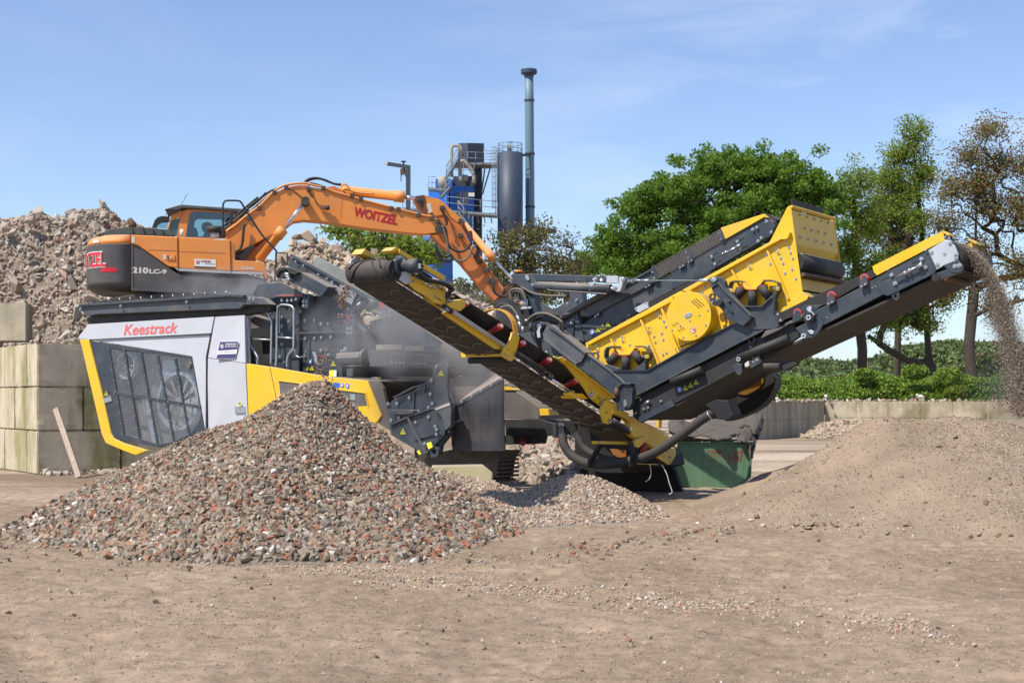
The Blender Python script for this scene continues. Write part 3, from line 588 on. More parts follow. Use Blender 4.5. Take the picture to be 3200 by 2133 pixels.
ub = at(83, 1066, 31.6); block(Vector((ub.x, ub.y, 1.5+(1250-1066)*31.6/F)), Vector((-2.2, .1, 0)), Vector((-.12, .8, 0)), .86, M['conc3'], 'single dark concrete block lying on the rubble above the block wall', None)
V, T = scatter(np.stack([RNG.uniform(0, 4.6, 90), RNG.uniform(.05, .75, 90), np.zeros(90)], 1)@np.array([list(rd), list(ldr), [0, 0, 1]])+np.array([bc.x, bc.y, 3*BH+.04]), .03+.12*RNG.random(90)**2, CHUNKS)
tag(link('loose_rubble', np_mesh('loose_rubble', V, T), M['rubble'], None), 'small broken pieces lying on top of the block wall', 'rubble', None, 'stuff')
x = RNG.uniform(0, 6, 420); V, T = scatter(np.array([bc.x, bc.y, 0])+np.outer(x, np.array(rd))+np.outer(-.05-.5*RNG.random(420)**1.6, np.array(ldr))+np.array([0, 0, .03]), .015+.10*RNG.random(420)**3, CHUNKS)
tag(link('debris_strip', np_mesh('debris_strip', V, T), M['rubble'], None), 'broken stones along the foot of the block wall', 'rubble', None, 'stuff')
# far bay wall
WC = at(2577, 1356, 62.9); WC.z = 0; WL = at(2335, 1372, 53.8); WL.z = 0; WR = at(3290, 1359, 60.5); WR.z = 0
def far_wall(A, B, n, m, side, grp):
    d = (B-A); L = d.length/n; d.normalize(); nn = Vector((-d.y, d.x, 0)); nn = nn if nn.y > 0 else -nn
    for row in range(2):
        for k in range(n + (1 if row == 0 else 0)):
            a = k*L-(L/2 if row == 0 else 0); e = L
            if a < 0: e += a; a = 0
            if a+e > n*L: e = n*L-a
            block(A+d*a+ZZ*(row*.725), d*e, nn*.8, .725, m, f'{["lower", "upper"][row]} block of the {side}, {["first", "second", "third", "fourth", "fifth", "sixth", "seventh", "eighth"][k]} from the left', grp, gap=.002, bev=.008)
far_wall(WL+Vector((.35, 0, 0)), WC-(WC-WL).normalized()*.05, 4, M['conc3'], 'short side wall beyond the skip', 'blocks of the far bay side wall')
far_wall(WC, WR, 7, M['conc2'], 'long pale wall below the hedge', 'blocks of the far bay back wall')
# little ornaments and stones along the top of the far wall
def ornament(name, label, cat, u, v, Y, prof, m):
    b = at(u, v, Y); sc = Y/F; mb = MB(); pts = [b+ZZ*(z*sc) for r, z in prof]; mb.tube(pts, [max(.01, r*sc) for r, z in prof], 12); o = mb.build(name, m, None, 0, b); tag(o, label, cat)
M['plaster'] = mat('white_plaster', (.62, .58, .52), .8, var=.1)
ornament('garden_ornament', 'white bulb topped plaster ornament above the corner of the far wall', 'ornament', 2581, 1255, 63.2, [(5, -2), (4.5, 2), (2.5, 4), (2.5, 9), (2, 12), (5, 14), (6, 18), (4, 22), (.5, 23)], M['plaster'])
ornament('garden_ornament', 'white goblet shaped ornament on the left end of the far wall', 'ornament', 2428, 1258, 57.5, [(5, -2), (5, 3), (2.5, 5), (3, 9), (5.5, 13), (5, 17), (.5, 17.5)], M['plaster'])
ornament('figurine', 'brown crouching figurine on the right part of the far wall', 'ornament', 3103, 1250, 61.8, [(7, -2), (9, 4), (6, 9), (3, 12), (4, 15), (1, 18)], M['brown'])
ornament('garden_globe', 'dark blue glass globe on the far wall', 'ornament', 2850, 1250, 62.4, [(1, -1), (4, 2), (4.5, 5), (3, 8), (.5, 9)], M['navy'])
mb = MB(); p = at(2876, 1246, 62.3); s_ = 62.3/F
mb.tube([p+Vector((-9*s_, 0, 3*s_)), p+Vector((-5*s_, 0, 7*s_)), p+Vector((3*s_, 0, 8*s_)), p+Vector((9*s_, 0, 4*s_)), p+Vector((11*s_, 0, 1*s_))], [3*s_, 5.5*s_, 6*s_, 5*s_, 1*s_], 10); mb.tube([p+Vector((-8*s_, 0, 8*s_)), p+Vector((-11*s_, 0, 14*s_)), p+Vector((-12*s_, 0, 16*s_))], [4*s_, 3.5*s_, .5*s_], 10)
tag(mb.build('animal_figurine', M['plaster'], None, 0, p), 'white animal shaped figurine on the middle of the far wall', 'ornament')
xs = RNG.uniform(0, 1, 150); Pp = np.array(WC)[None]+np.outer(xs, np.array(WR-WC))+np.array([0, .3, 1.48]); xs2 = RNG.uniform(0, 1, 60); P2 = np.array(WL)[None]+np.outer(xs2, np.array(WC-WL))+np.array([.4, .2, 1.48])
V, T = scatter(np.concatenate([Pp, P2]), .04+.09*RNG.random(210)**2, ROCKS, .8); tag(link('cap_stones', np_mesh('cap_stones', V, T), M['rubble'], None), 'row of small pale stones lined up on the far wall', 'stones', None, 'stuff')

# leaning plank
M['wood'] = mat('weathered_timber', (.42, .33, .25), .85, var=.2, vscale=5, streak=True, bump=.4)
p0 = at(247, 1500, 27.3); p0.z = .02; p1 = at(174, 1276, 28.05); ax = (p1-p0)/2; side = ax.cross(Vector((0, 1, 0))).normalized()*.055; dn = ax.cross(side).normalized()*.025
tag(MB().box((p0+p1)/2, ax, side, dn).build('timber_plank', M['wood'], None, .006, p0), 'weathered timber plank leaning against the concrete block wall', 'plank')
# yellowish concrete curb piece by the tracks
M['cream'] = mat('cream_plastic', (.62, .55, .30), .6, var=.15, dust=DUST, dustamt=.3)
wp = Plane(1380, 21.0, (1, .08)); b = MB().plate(wp, px('c6 700,1238 1260,1228 1358,1310 1358,1345 1345,1620 700,1620'), 0, .35)
tag(b.build('curb_block', M['cream'], None, .02, at(1450, 1500, 21.)), 'cream coloured wedge shaped block on the ground in front of the crawler track', 'block')
# lamp pole far behind
tag(MB().cyl(at(2682, 1185, 90), at(2686, 1060, 90), .10, 8).build('lamp_pole', M['galv'], None, 0, at(2682, 1185, 90)), 'thin grey metal pole behind the hedge between the tree trunks', 'pole')

# ================================================================== TREES
M['bark'] = mat('oak_bark', (.062, .050, .036), .95, var=.35, vscale=7, bump=1., bscale=14)
M['oakleaf'] = island_mat('oak_leaves', [(3, (.13, .24, .03)), (3, (.17, .30, .036)), (2, (.09, .175, .025)), (2, (.23, .35, .05))], .55, 0, transl=.5)
M['freshleaf'] = island_mat('fresh_green_leaves', [(3, (.22, .32, .045)), (3, (.18, .28, .04)), (2, (.29, .37, .06)), (1, (.24, .18, .06))], .55, 0, transl=.5)
M['rustleaf'] = island_mat('bronze_young_leaves', [(3, (.26, .16, .065)), (2, (.20, .125, .06)), (5, (.21, .22, .06)), (1, (.30, .18, .06))], .6, 0, transl=.35)
M['oliveleaf'] = island_mat('olive_buds', [(3, (.17, .16, .05)), (2, (.12, .12, .04)), (2, (.20, .17, .07))], .6, 0, transl=.35)
M['hedgeleaf'] = island_mat('hedge_leaves', [(3, (.19, .29, .04)), (3, (.14, .24, .035)), (2, (.27, .36, .05)), (1, (.08, .15, .03))], .5, 0, transl=.25)
M['farleaf'] = island_mat('far_wood_leaves', [(3, (.14, .20, .07)), (3, (.11, .165, .065)), (2, (.18, .24, .08)), (2, (.17, .145, .08))], .7, 0, transl=.2)
def leaf_quads(C, size, rnd=.4, flatness=0.):
    n = len(C); a = RNG.normal(size=(n, 3)); a[:, 2] *= (1-flatness); a /= np.linalg.norm(a, axis=1)[:, None]; b = RNG.normal(size=(n, 3)); b -= a*(a*b).sum(1)[:, None]; b /= np.linalg.norm(b, axis=1)[:, None]
    s = size*(1-rnd+2*rnd*RNG.random(n))[:, None]; a = a*s*.75; b = b*s*.5
    V = np.stack([C-a, C+b*.9-a*.1, C+a, C-b*.9-a*.1], 1).reshape(-1, 3); return V, np.arange(n*4).reshape(-1, 4)
def tree(name, label, Y, trunk, lobes, nclump, nleaf, lsize, crad, m, r0, depth=.9, group=None, cat='tree', dens=1., shell=.45, limbs=(), mats=None):
    """trunk: photo pixels of its axis; lobes: (u, v, ru, rv) crown masses in photo pixels at depth Y"""
    s = Y/F; tp = [np.array(at(u, v, Y)) for u, v in trunk]; root = bpy.data.objects.new(name, None); COL.objects.link(root); root.location = (tp[0][0], Y, 0); tag(root, label, cat, group)
    nodes = []; par = []
    def path(pts, p0):
        last = p0
        for a, b in zip(pts[:-1], pts[1:]):
            k = max(1, int(np.linalg.norm(b-a)/.7))
            for i in range(1, k+1): nodes.append(a+(b-a)*i/k); par.append(last); last = len(nodes)-1
        return last
    nodes.append(tp[0]); par.append(-1); path(tp, 0); ntr = len(nodes)
    for L in limbs:
        pts = [np.array(at(u, v, Y+dy)) for u, v, dy in L]; j = int(np.argmin([np.linalg.norm(q-pts[0]) for q in nodes])); path([nodes[j]]+pts[1:], j)
    nlm = len(nodes)
    area = np.array([l[2]*l[3] for l in lobes], float); cnt = np.maximum(1, (nclump*area/area.sum()).astype(int)); Cs = []
    for (u, v, ru, rv), c in zip(lobes, cnt):
        q = RNG.normal(size=(c, 3)); q /= np.linalg.norm(q, axis=1)[:, None]; q *= ((shell+(1-shell)*RNG.random(c))*(.72+.95*RNG.random(c)**2*RNG.random(c)+.55*fbm(q[:, 0]*2+u, q[:, 2]*2+q[:, 1], 1.3, 2, int(v))))[:, None]
        ctr = np.array(at(u, v, Y)); dj = RNG.uniform(-.35, .35)*ru*s
        Cs.append(ctr+q*np.array([ru*s, ru*s*depth, rv*s])+np.array([0, dj, 0]))
    Cs = np.concatenate(Cs); Cs = Cs[Cs[:, 2] > 1.0]; mid_ = np.array(nodes).mean(0)
    order = np.argsort(np.linalg.norm(Cs-np.array(nodes[len(tp) and -1]), axis=1)); NA = np.zeros((60000, 3)); nn = len(nodes); NA[:nn] = nodes
    for ci in order:
        c = Cs[ci]; d = NA[:nn]-c; dist = np.sqrt((d*d).sum(1))+np.maximum(0, d[:, 2])*1.2; j = int(np.argmin(dist)); a = NA[j]; L = np.linalg.norm(c-a); k = max(1, min(14, int(L/.55))); last = j
        bow = RNG.normal(size=3)*.10*L; bow[2] = abs(bow[2])*-.3
        for i in range(1, k+1):
            t = i/k
            if nn >= 59990: break
            NA[nn] = a+(c-a)*t+bow*math.sin(math.pi*t)+RNG.normal(size=3)*.05*min(1, L); par.append(last); last = nn; nn += 1
    NA = NA[:nn]; load = np.ones(nn)*.0; tip = np.ones(nn, bool)
    for i in range(nn): 
        if par[i] >= 0: tip[par[i]] = False
    load[tip] = 1
    for i in range(nn-1, 0, -1): load[par[i]] += load[i]
    rad = r0*(load/load[0])**.5; rad = np.maximum(rad, .012); rad[ntr:nlm] = np.clip(rad[ntr:nlm], .11, .19); rad[nlm:] = np.minimum(rad[nlm:], r0*.5); rad[0] *= 1.3
    mainc = {}
    for i in range(1, nn):
        if par[i] not in mainc or load[i] > load[mainc[par[i]]]: mainc[par[i]] = i
    mb_v = []; mb_f = []; base = 0
    for i in range(1, nn):
        p, q = NA[par[i]], NA[i]; t = q-p; L = np.linalg.norm(t)
        if L < 1e-5: continue
        t = t/L; u_ = np.cross(t, [0.3, .9, .2]); u_ /= np.linalg.norm(u_); w_ = np.cross(t, u_); n = 9 if rad[i] > .15 else (5 if rad[i] > .04 else 3)
        ra, rb = (rad[par[i]] if mainc[par[i]] == i else min(rad[par[i]]*.8, rad[i]*1.4)), rad[i]; an = 2*np.pi*np.arange(n)/n; rr = u_[None]*np.cos(an)[:, None]+w_[None]*np.sin(an)[:, None]
        mb_v.append(p+rr*ra); mb_v.append(q+t*rb*.05+rr*rb); mb_f += [[base+k, base+(k+1) % n, base+n+(k+1) % n, base+n+k] for k in range(n)]; base += 2*n
    link('trunk', np_mesh('trunk', np.concatenate(mb_v), mb_f, True), M['bark'], root)
    Cc = NA[tip] if len(NA[tip]) > 10 else Cs; LL = Cc[RNG.integers(0, len(Cc), nclump*nleaf)]; wt = RNG.random(len(Cc))*.7+.6
    off = RNG.normal(size=LL.shape); off /= np.linalg.norm(off, axis=1)[:, None]; off *= (RNG.random(len(LL))**.45)[:, None]*crad; off[:, 2] *= .75
    V, Q = leaf_quads(LL+off, lsize); link('crown', np_mesh('crown', V, Q), m, root); return root
tree('oak_tree', 'wide spreading dark green tree behind the screening machine', 74, [(2225, 1230), (2235, 1000), (2250, 860)],
     [(2350, 535, 130, 80), (2230, 550, 110, 75), (2480, 565, 110, 80), (2560, 640, 70, 100), (2120, 620, 130, 80), (2400, 640, 180, 100), (2010, 665, 105, 75), (2240, 700, 190, 110), (1930, 770, 100, 65), (1860, 835, 85, 50), (2080, 800, 170, 100), (2450, 760, 150, 110), (2260, 830, 200, 100), (2560, 790, 65, 85), (1980, 850, 120, 55)],
     3200, 40, .115, .50, M['oakleaf'], .50, shell=.3)
tree('ash_tree', 'tall thin tree with fresh green leaves, left of the bronze one', 80, [(2912, 1230), (2898, 1050), (2890, 820), (2868, 600), (2850, 420)],
     [(2860, 420, 50, 50), (2830, 480, 80, 55), (2780, 560, 70, 65), (2880, 560, 60, 65), (2760, 660, 70, 70), (2830, 700, 80, 70), (2850, 960, 80, 50), (2930, 930, 60, 60), (2760, 830, 80, 70), (2900, 820, 60, 60), (2830, 610, 60, 60), (2870, 1010, 80, 40), (2800, 1000, 60, 40)],
     1500, 19, .095, .60, M['freshleaf'], .38, limbs=[[(2900, 1150, 0), (2840, 1128, -.5), (2780, 1095, -1), (2715, 1050, -2)]], shell=.2)
tree('young_tree', 'slender yellowish green tree between the dark oak and the tall thin tree', 77, [(2693, 1225), (2695, 1090), (2680, 960), (2672, 760), (2668, 600)],
     [(2675, 570, 62, 60), (2640, 640, 60, 70), (2700, 690, 50, 80), (2650, 780, 60, 90), (2740, 850, 60, 70), (2670, 900, 70, 90), (2640, 1000, 70, 50), (2760, 980, 60, 60)],
     900, 20, .095, .6, M['freshleaf'], .27, shell=.2)
tree('maple_tree', 'tall airy tree with bronze brown young leaves at the right edge', 78, [(3040, 1220), (3028, 1080), (3045, 900), (3050, 700), (3060, 520)],
     [(3090, 410, 80, 50), (3040, 490, 80, 60), (3130, 510, 90, 75), (2980, 590, 70, 70), (3090, 640, 110, 90), (3180, 660, 80, 110), (2960, 700, 70, 70), (3060, 780, 100, 70), (3180, 840, 80, 80), (3220, 520, 70, 90), (3060, 570, 90, 70), (3110, 960, 70, 60), (2990, 900, 60, 50)],
     2100, 11, .09, .75, M['rustleaf'], .30, limbs=[[(3030, 1000, 0), (3100, 960, -1), (3230, 930, -1)], [(3035, 880, 0), (3130, 870, 1), (3260, 850, 1)]], shell=.15)
tree('birch_tree', 'bronze tinged slim tree in the gap left of the bronze maple', 84, [(2800, 1225), (2808, 1000), (2790, 800), (2780, 640)],
     [(2780, 640, 70, 70), (2730, 720, 60, 60), (2810, 760, 70, 70), (2770, 860, 80, 70)], 800, 15, .095, .7, M['rustleaf'], .2, shell=.15)
tree('budding_tree', 'sparse olive budding tree in front of the silo', 62, [(1640, 1230), (1640, 1000), (1630, 860)],
     [(1600, 760, 70, 55), (1680, 740, 60, 55), (1560, 830, 60, 60), (1650, 830, 80, 60), (1740, 830, 60, 60), (1590, 900, 80, 60), (1700, 910, 80, 60)], 560, 13, .09, .6, M['oliveleaf'], .16, shell=.15)
tree('budding_tree', 'sparse nearly bare tree to the right of the silo', 66, [(1790, 1230), (1775, 1000), (1765, 860)],
     [(1770, 760, 60, 40), (1740, 830, 70, 60), (1810, 820, 60, 60), (1790, 900, 80, 60), (1700, 900, 60, 50)], 520, 4, .08, .6, M['oliveleaf'], .16, shell=.1)
tree('leafy_tree', 'bright green leafy tree above the tan rubble heap', 60, [(1140, 1230), (1150, 1000), (1160, 840)],
     [(1070, 725, 70, 30), (1180, 745, 90, 40), (1270, 770, 80, 45), (1330, 800, 60, 45), (1230, 810, 90, 45), (1150, 780, 90, 40)], 380, 13, .12, .5, M['freshleaf'], .2, shell=.2)
tree('leafy_tree', 'olive green tree low behind the excavator stick', 64, [(1450, 1230), (1450, 1050), (1450, 960)],
     [(1420, 920, 90, 50), (1500, 960, 90, 60), (1380, 980, 80, 50), (1560, 930, 60, 50), (1600, 1000, 60, 60)], 480, 17, .10, .55, M['oliveleaf'], .18, shell=.2)
# hedge, bushes and far wood
def leaf_bank(name, label, u0, u1, tops, vb, Y, dep, n, ls, m, lumps, cat='hedge', core=True):
    U = np.linspace(u0, u1, n); u = RNG.uniform(u0, u1, n); tv = np.interp(u, [t[0] for t in tops], [t[1] for t in tops]); a = RNG.random(n)*math.pi*.5
    x = (u-1600)*Y/F; top = H+(HOR-tv)*Y/F; bot = H+(HOR-vb)*Y/F
    lum = fbm(x, a*dep, lumps, 4, int(Y))*1.6
    z = bot+(top-bot)*(np.sin(a)+.42*lum*np.sin(a)**.5); y = Y+dep*(1-np.cos(a))-lum*dep*.35+RNG.normal(size=n)*.12
    C = np.stack([x+RNG.normal(size=n)*.05, y, z+RNG.normal(size=n)*ls*.6], 1); V, Q = leaf_quads(C, ls); o = link(name, np_mesh(name, V, Q), m, None); tag(o, label, cat, None, 'stuff')
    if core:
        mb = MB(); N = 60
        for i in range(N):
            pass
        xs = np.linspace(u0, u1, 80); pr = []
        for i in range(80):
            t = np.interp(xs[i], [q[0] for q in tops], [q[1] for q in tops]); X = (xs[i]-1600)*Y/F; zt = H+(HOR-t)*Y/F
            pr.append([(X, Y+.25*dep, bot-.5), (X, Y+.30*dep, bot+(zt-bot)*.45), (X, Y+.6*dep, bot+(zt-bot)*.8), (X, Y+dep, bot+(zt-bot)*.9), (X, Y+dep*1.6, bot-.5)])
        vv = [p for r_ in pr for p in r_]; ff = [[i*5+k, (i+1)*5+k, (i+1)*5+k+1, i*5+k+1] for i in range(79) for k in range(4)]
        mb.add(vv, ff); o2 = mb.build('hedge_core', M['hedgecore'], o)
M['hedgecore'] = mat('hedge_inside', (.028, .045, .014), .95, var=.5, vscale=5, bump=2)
leaf_bank('ivy_hedge', 'low green ivy bank running along the top of the far wall', 2300, 3420, [(2300, 1195), (2450, 1168), (2560, 1180), (2640, 1178), (2750, 1170), (2830, 1178), (2900, 1172), (3000, 1175), (3100, 1168), (3200, 1165), (3420, 1160)], 1262, 65.5, 3.5, 110000, .075, M['hedgeleaf'], .55)
leaf_bank('far_wood', 'distant wood of mixed green and brown trees on the horizon', 2250, 3700, [(2250, 1130), (2440, 1120), (2520, 1105), (2580, 1112), (2660, 1118), (2740, 1125), (2800, 1128), (2900, 1098), (3000, 1092), (3100, 1090), (3200, 1085), (3300, 1080), (3700, 1090)], 1260, 150, 14, 60000, .34, M['farleaf'], .16, 'wood')
leaf_bank('far_shrubs', 'distant low trees behind the machine and plant', 900, 2350, [(900, 1120), (1300, 1130), (1800, 1090), (2350, 1110)], 1262, 120, 10, 26000, .3, M['farleaf'], .18, 'wood')
def bush(label, u, v, ru, rv, Y, n, m, ls=.085):
    q = RNG.normal(size=(n, 3)); q /= np.linalg.norm(q, axis=1)[:, None]; lum = 1+.35*fbm(q[:, 0]*3+u, q[:, 2]*3+q[:, 1]*2, 1.1, 3, 8); q *= (lum*(.66+.4*RNG.random(n)))[:, None]; s = Y/F
    c = np.array(at(u, v, Y)); C = c+q*np.array([ru*s, ru*s*.8, rv*s]); V, Q = leaf_quads(C, ls); o = link('bush', np_mesh('bush', V, Q), m, None, tuple(c)); tag(o, label, 'bush')
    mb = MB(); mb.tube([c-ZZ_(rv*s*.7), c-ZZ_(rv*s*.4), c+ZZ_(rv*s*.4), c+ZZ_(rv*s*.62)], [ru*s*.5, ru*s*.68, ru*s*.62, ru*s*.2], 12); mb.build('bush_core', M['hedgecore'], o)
def ZZ_(z): return np.array((0, 0, z))
bush('large round dark green bush standing above the hedge', 2960, 1186, 46, 36, 64, 8000, M['hedgeleaf'])
bush('smaller bright green bush in front of the hedge under the large round bush', 2985, 1228, 34, 26, 63.6, 5000, M['freshleaf'])
bush('green shrub growing over the hedge top left of the thick trunk', 2860, 1162, 40, 22, 65.5, 4000, M['hedgeleaf'])
bush('low shrub on the hedge crest beside the thin pole', 2700, 1172, 30, 22, 66, 3000, M['hedgeleaf'])

# ================================================================== ASPHALT PLANT FAR BEHIND
M['chim'] = mat('blue_grey_chimney', (.13, .21, .27), .5, var=.08, vscale=.5, streak=True)
M['silo'] = mat('dark_blue_silo', (.034, .050, .082), .55, var=.12, vscale=.5, streak=True)
M['blue'] = mat('bright_blue_cladding', (.012, .13, .55), .5, var=.12, vscale=.8, streak=True, dust=(.22, .22, .2), dustamt=.12)
M['plantgrey'] = mat('plant_steel', (.20, .23, .25), .6, var=.2)
M['plantdark'] = mat('plant_dark_steel', (.045, .055, .075), .6, var=.25)
M['beige'] = mat('dusty_beige_pipe', (.34, .30, .25), .7, var=.2)
PY = 120.; PF = Plane(1600, PY, (1, 0)); PK = PY/F
def D(x, y, Y=PY): return at(1150+.4146*x, 200+.4146*y, Y)
def foot(v): v = Vector(v); v.z = 0; return v
ch = thing('chimney', 'tall slender blue grey steel chimney with a wide flange on top', 'chimney', foot(D(1218, 1600)))
mb = MB(); yy = [78, 283, 680, 1085, 1700, 2500]; rr = [33, 33.5, 34, 34.5, 35, 36]; rr = [r*.4146*PK for r in rr]
mb.tube([D(1213+4*i*.7, y) for i, y in enumerate(yy)], rr, 28); mb.build('shaft', M['chim'], ch)
mb = MB(); mb.tube([D(1213, 98), D(1213, 82), D(1213, 74), D(1213, 45)], [33.5*.4146*PK, 42*.4146*PK, 61*.4146*PK, 61*.4146*PK], 28, smooth=False); mb.build('top_flange', M['silo'], ch)
for i, y in enumerate((283, 683, 1085)):
    q = D(1213+3*(i+1), y); MB().cyl(q, q+ZZ*.16, 38*.4146*PK, 28).build('flange_ring', M['plantdark'], ch)
si = thing('silo', 'dark blue round silo with a railing and a steel vent pipe on top', 'silo', foot(D(1072, 1600, 118)))
MB().tube([D(1072, 675, 118), D(1072, 1290, 118), D(1072, 1430, 118)], [94*.4146*PK, 94*.4146*PK, 40*.4146*PK], 36).build('tank', M['silo'], si)
MB().tube([D(1070, 680, 118), D(1070, 605, 118), D(1070, 588, 118), D(1070, 582, 118)], [.17, .17, .19, .08], 16).build('vent_pipe', M['chrome'], si)
mb = MB()
for k in range(14):
    a = 2*math.pi*k/14; q = D(1072, 690, 118)+Vector((math.cos(a), math.sin(a), 0))*1.0; mb.cyl(q, q+ZZ*.95, .03, 5)
for hz in (.5, .95): c = D(1072, 690, 118)+ZZ*hz; mb.tube([c+Vector((math.cos(a), math.sin(a), 0))*1.0 for a in [2*math.pi*k/24 for k in range(25)]], .03, 5)
mb.build('railing', M['chim'], si)
mb = MB()
for sx in (-.8, .8):
    for sy in (-.7, .7): q = D(1072, 1290, 118)+Vector((sx, sy, 0)); mb.cyl(q, foot(q), .1, 6)
mb.build('legs_frame', M['plantdark'], si)
def ladder(parent, x0, x1, y0, y1, Y, m=M['plantgrey']):
    mb = MB(); xc = x1
    a, b = D(x0, y0, Y), D(x0, y1, Y); c, d = D(x1, y0, Y), D(x1, y1, Y)
    for p, q in ((a, b), (c, d), (D(x0-26, y0, Y), D(x0-26, y1-40, Y)), (D(x0-12, y0, Y-.3), D(x0-12, y1-40, Y-.3))): mb.cyl(p, q, .028, 5)
    n = int((y1-y0)/9)
    for k in range(n): y = y0+(y1-y0)*k/n; mb.cyl(D(x0, y, Y), D(x1, y, Y), .02, 4)
    for k in range(0, n, 5): y = y0+(y1-y0)*k/n; mb.tube([D(x0, y, Y), D(x0-14, y, Y-.35), D(x0-28, y, Y), D(x0-14, y, Y+.3), D(x0, y, Y)], .022, 4)
    mb.build('caged_ladder', m, parent)
ladder(si, 962, 975, 625, 1130, 117.6)
def pbox(name, x0, x1, y0, y1, Y, dep, m, parent, xr=None, dr=0.):
    mb = MB(); a, b = D(x0, y1, Y), D(x1, y0, Y); mb.box(((a.x+b.x)/2, Y+dep/2, (a.z+b.z)/2), Vector((abs(b.x-a.x)/2, 0, 0)), Vector((0, dep/2, 0)), ZZ*(abs(b.z-a.z)/2)); return mb.build(name, m, parent, .02)
def rbox(name, x0, xm, x1, y0, y1, Y, m, parent):
    """building seen across its corner: left face x0-xm, right face xm-x1"""
    a, b, c = D(xm, y1, Y), D(x0, y1, Y+2.2), D(x1, y1, Y+2.2); d = b+(c-a); top = D(xm, y0, Y).z-a.z
    V = [a, c, d, b]; mb = MB(); mb.prism(V, [v+ZZ*top for v in V]); return mb.build(name, m, parent, .02)
def rail(mb, p, q, h=1.0, r=.03, nmin=2):
    p, q = Vector(p), Vector(q); n = max(nmin, int((q-p).length/1.1))
    for k in range(n+1): s = p.lerp(q, k/n); mb.cyl(s, s+ZZ*h, r, 4)
    for hz in (h*.5, h): mb.cyl(p+ZZ*hz, q+ZZ*hz, r, 4)
tw = thing('elevator_tower', 'dark bucket elevator tower of the asphalt plant with a box head and grated platform', 'tower', foot(D(825, 1600)))
rbox('tower_head', 682, 752, 875, 595, 748, 121, M['plantdark'], tw)
pbox('tower_shaft', 792, 858, 745, 1700, 122.5, 1.6, M['plantdark'], tw)
mb = MB(); mb.box(D(850, 765, 121), Vector((1.75*1.3, 0, 0)), Vector((0, 1, 0)), ZZ*.09); mb.box(D(925, 775, 121), Vector((1.1, 0, 0)), Vector((0, .5, 0)), ZZ*.08); mb.build('platform', M['plantgrey'], tw)
mb = MB(); rail(mb, D(752, 752, 120), D(872, 758, 120)); rail(mb, D(872, 762, 120), D(972, 770, 120.4)); rail(mb, D(872, 740, 122), D(972, 745, 122)); mb.build('railing', M['plantgrey'], tw)
mb = MB()
for a, b in (((845, 780), (800, 960)), ((880, 790), (858, 960)), ((920, 790), (862, 985)), ((858, 980), (800, 980)), ((792, 900), (858, 760))): mb.bar(D(*a, 121), D(*b, 121), (.06, 0, 0), (0, .06, 0))
for k in range(9): y = 1000+k*70; mb.cyl(D(792, y, 121.8), D(858, y+60, 121.8), .05, 4); mb.cyl(D(858, y, 121.8), D(792, y+60, 121.8), .05, 4)
mb.build('bracing', M['plantdark'], tw)
mb = MB(); mb.tube([D(632, 850, 119.5), D(630, 645, 119.5), D(640, 622, 119.5), D(660, 615, 119.5), D(690, 622, 119.5), D(706, 650, 119.5), D(718, 690, 119.8)], .13, 10, res=4); mb.build('dust_pipe', M['beige'], tw)
mb = MB(); mb.tube([D(695, 880, 119), D(695, 770, 119), D(700, 740, 119), D(725, 735, 119), D(760, 775, 119), D(795, 830, 119), D(800, 900, 119)], .17, 10, res=4); mb.build('curved_duct', M['beige'], tw)
MB().cyl(D(695, 880, 118.9), D(695, 830, 118.9), .16, 12).build('bright_pipe', M['chrome'], tw)
bl = thing('mixing_plant', 'bright blue clad mixing plant building with stairs and walkways', 'industrial building', foot(D(640, 1600)))
rbox('upper_cladding', 618, 622, 800, 918, 1125, 118.5, M['blue'], bl)
rbox('side_cladding', 455, 610, 640, 950, 1130, 119.5, M['blue'], bl)
rbox('lower_cladding', 470, 600, 790, 1115, 1420, 119.5, M['blue'], bl)
rbox('base_cladding', 390, 520, 640, 1290, 1900, 117.5, M['blue'], bl)
pbox('hopper_box', 508, 636, 866, 930, 120, 2, M['blue'], bl); pbox('filter_box', 640, 800, 845, 920, 120.5, 2, M['plantdark'], bl)
mb = MB(); mb.tube([D(530, 898, 118.8), D(600, 898, 118.8)], .55, 14); mb.build('motor_drum', M['beige'], bl)
MB().tube([D(720, 880, 119.5), D(720, 840, 119.5)], .4, 12).build('filter_pot', M['beige'], bl)
for x0, x1, y, Y in ((455, 620, 945, 118.3), (590, 975, 1115, 117), (260, 470, 1095, 117), (300, 500, 1335, 116), (860, 975, 1140, 118), (400, 480, 1400, 115.5)):
    a, b = D(x0, y, Y), D(x1, y+ (x1-x0)*.07, Y); MB().bar(a, b, (0, .6, 0), (0, 0, .09)).build('walkway', M['plantgrey'], bl)
for k in range(7): x = 620+k*50; MB().bar(D(x, 1120, 117.3), D(x+14, 1200, 117.8), (.05, 0, 0), (0, .05, 0)).build('strut', M['plantgrey'], bl)
mb = MB(); rail(mb, D(455, 940, 117.8), D(510, 940, 117.8)); rail(mb, D(590, 1090, 116.5), D(975, 1130, 116.5)); rail(mb, D(262, 1090, 116.5), D(420, 1095, 116.5)); rail(mb, D(300, 1330, 115.5), D(500, 1335, 115.5)); rail(mb, D(640, 840, 118.5), D(800, 845, 118.5)); mb.build('railings', M['plantgrey'], bl)
def stairs(parent, x0, y0, x1, y1, Y):
    mb = MB(); p, q = D(x0, y0, Y), D(x1, y1, Y)
    for dy in (-.35, .35): a, b = p+Vector((0, dy, 0)), q+Vector((0, dy, 0)); mb.bar(a, b, (0, .03, 0), (0, 0, .1)); rail(mb, a, b, .95)
    for k in range(14): s = p.lerp(q, k/13); mb.box(s, Vector((.12, 0, 0)), Vector((0, .35, 0)), ZZ*.02)
    mb.build('stairs', M['plantgrey'], parent)
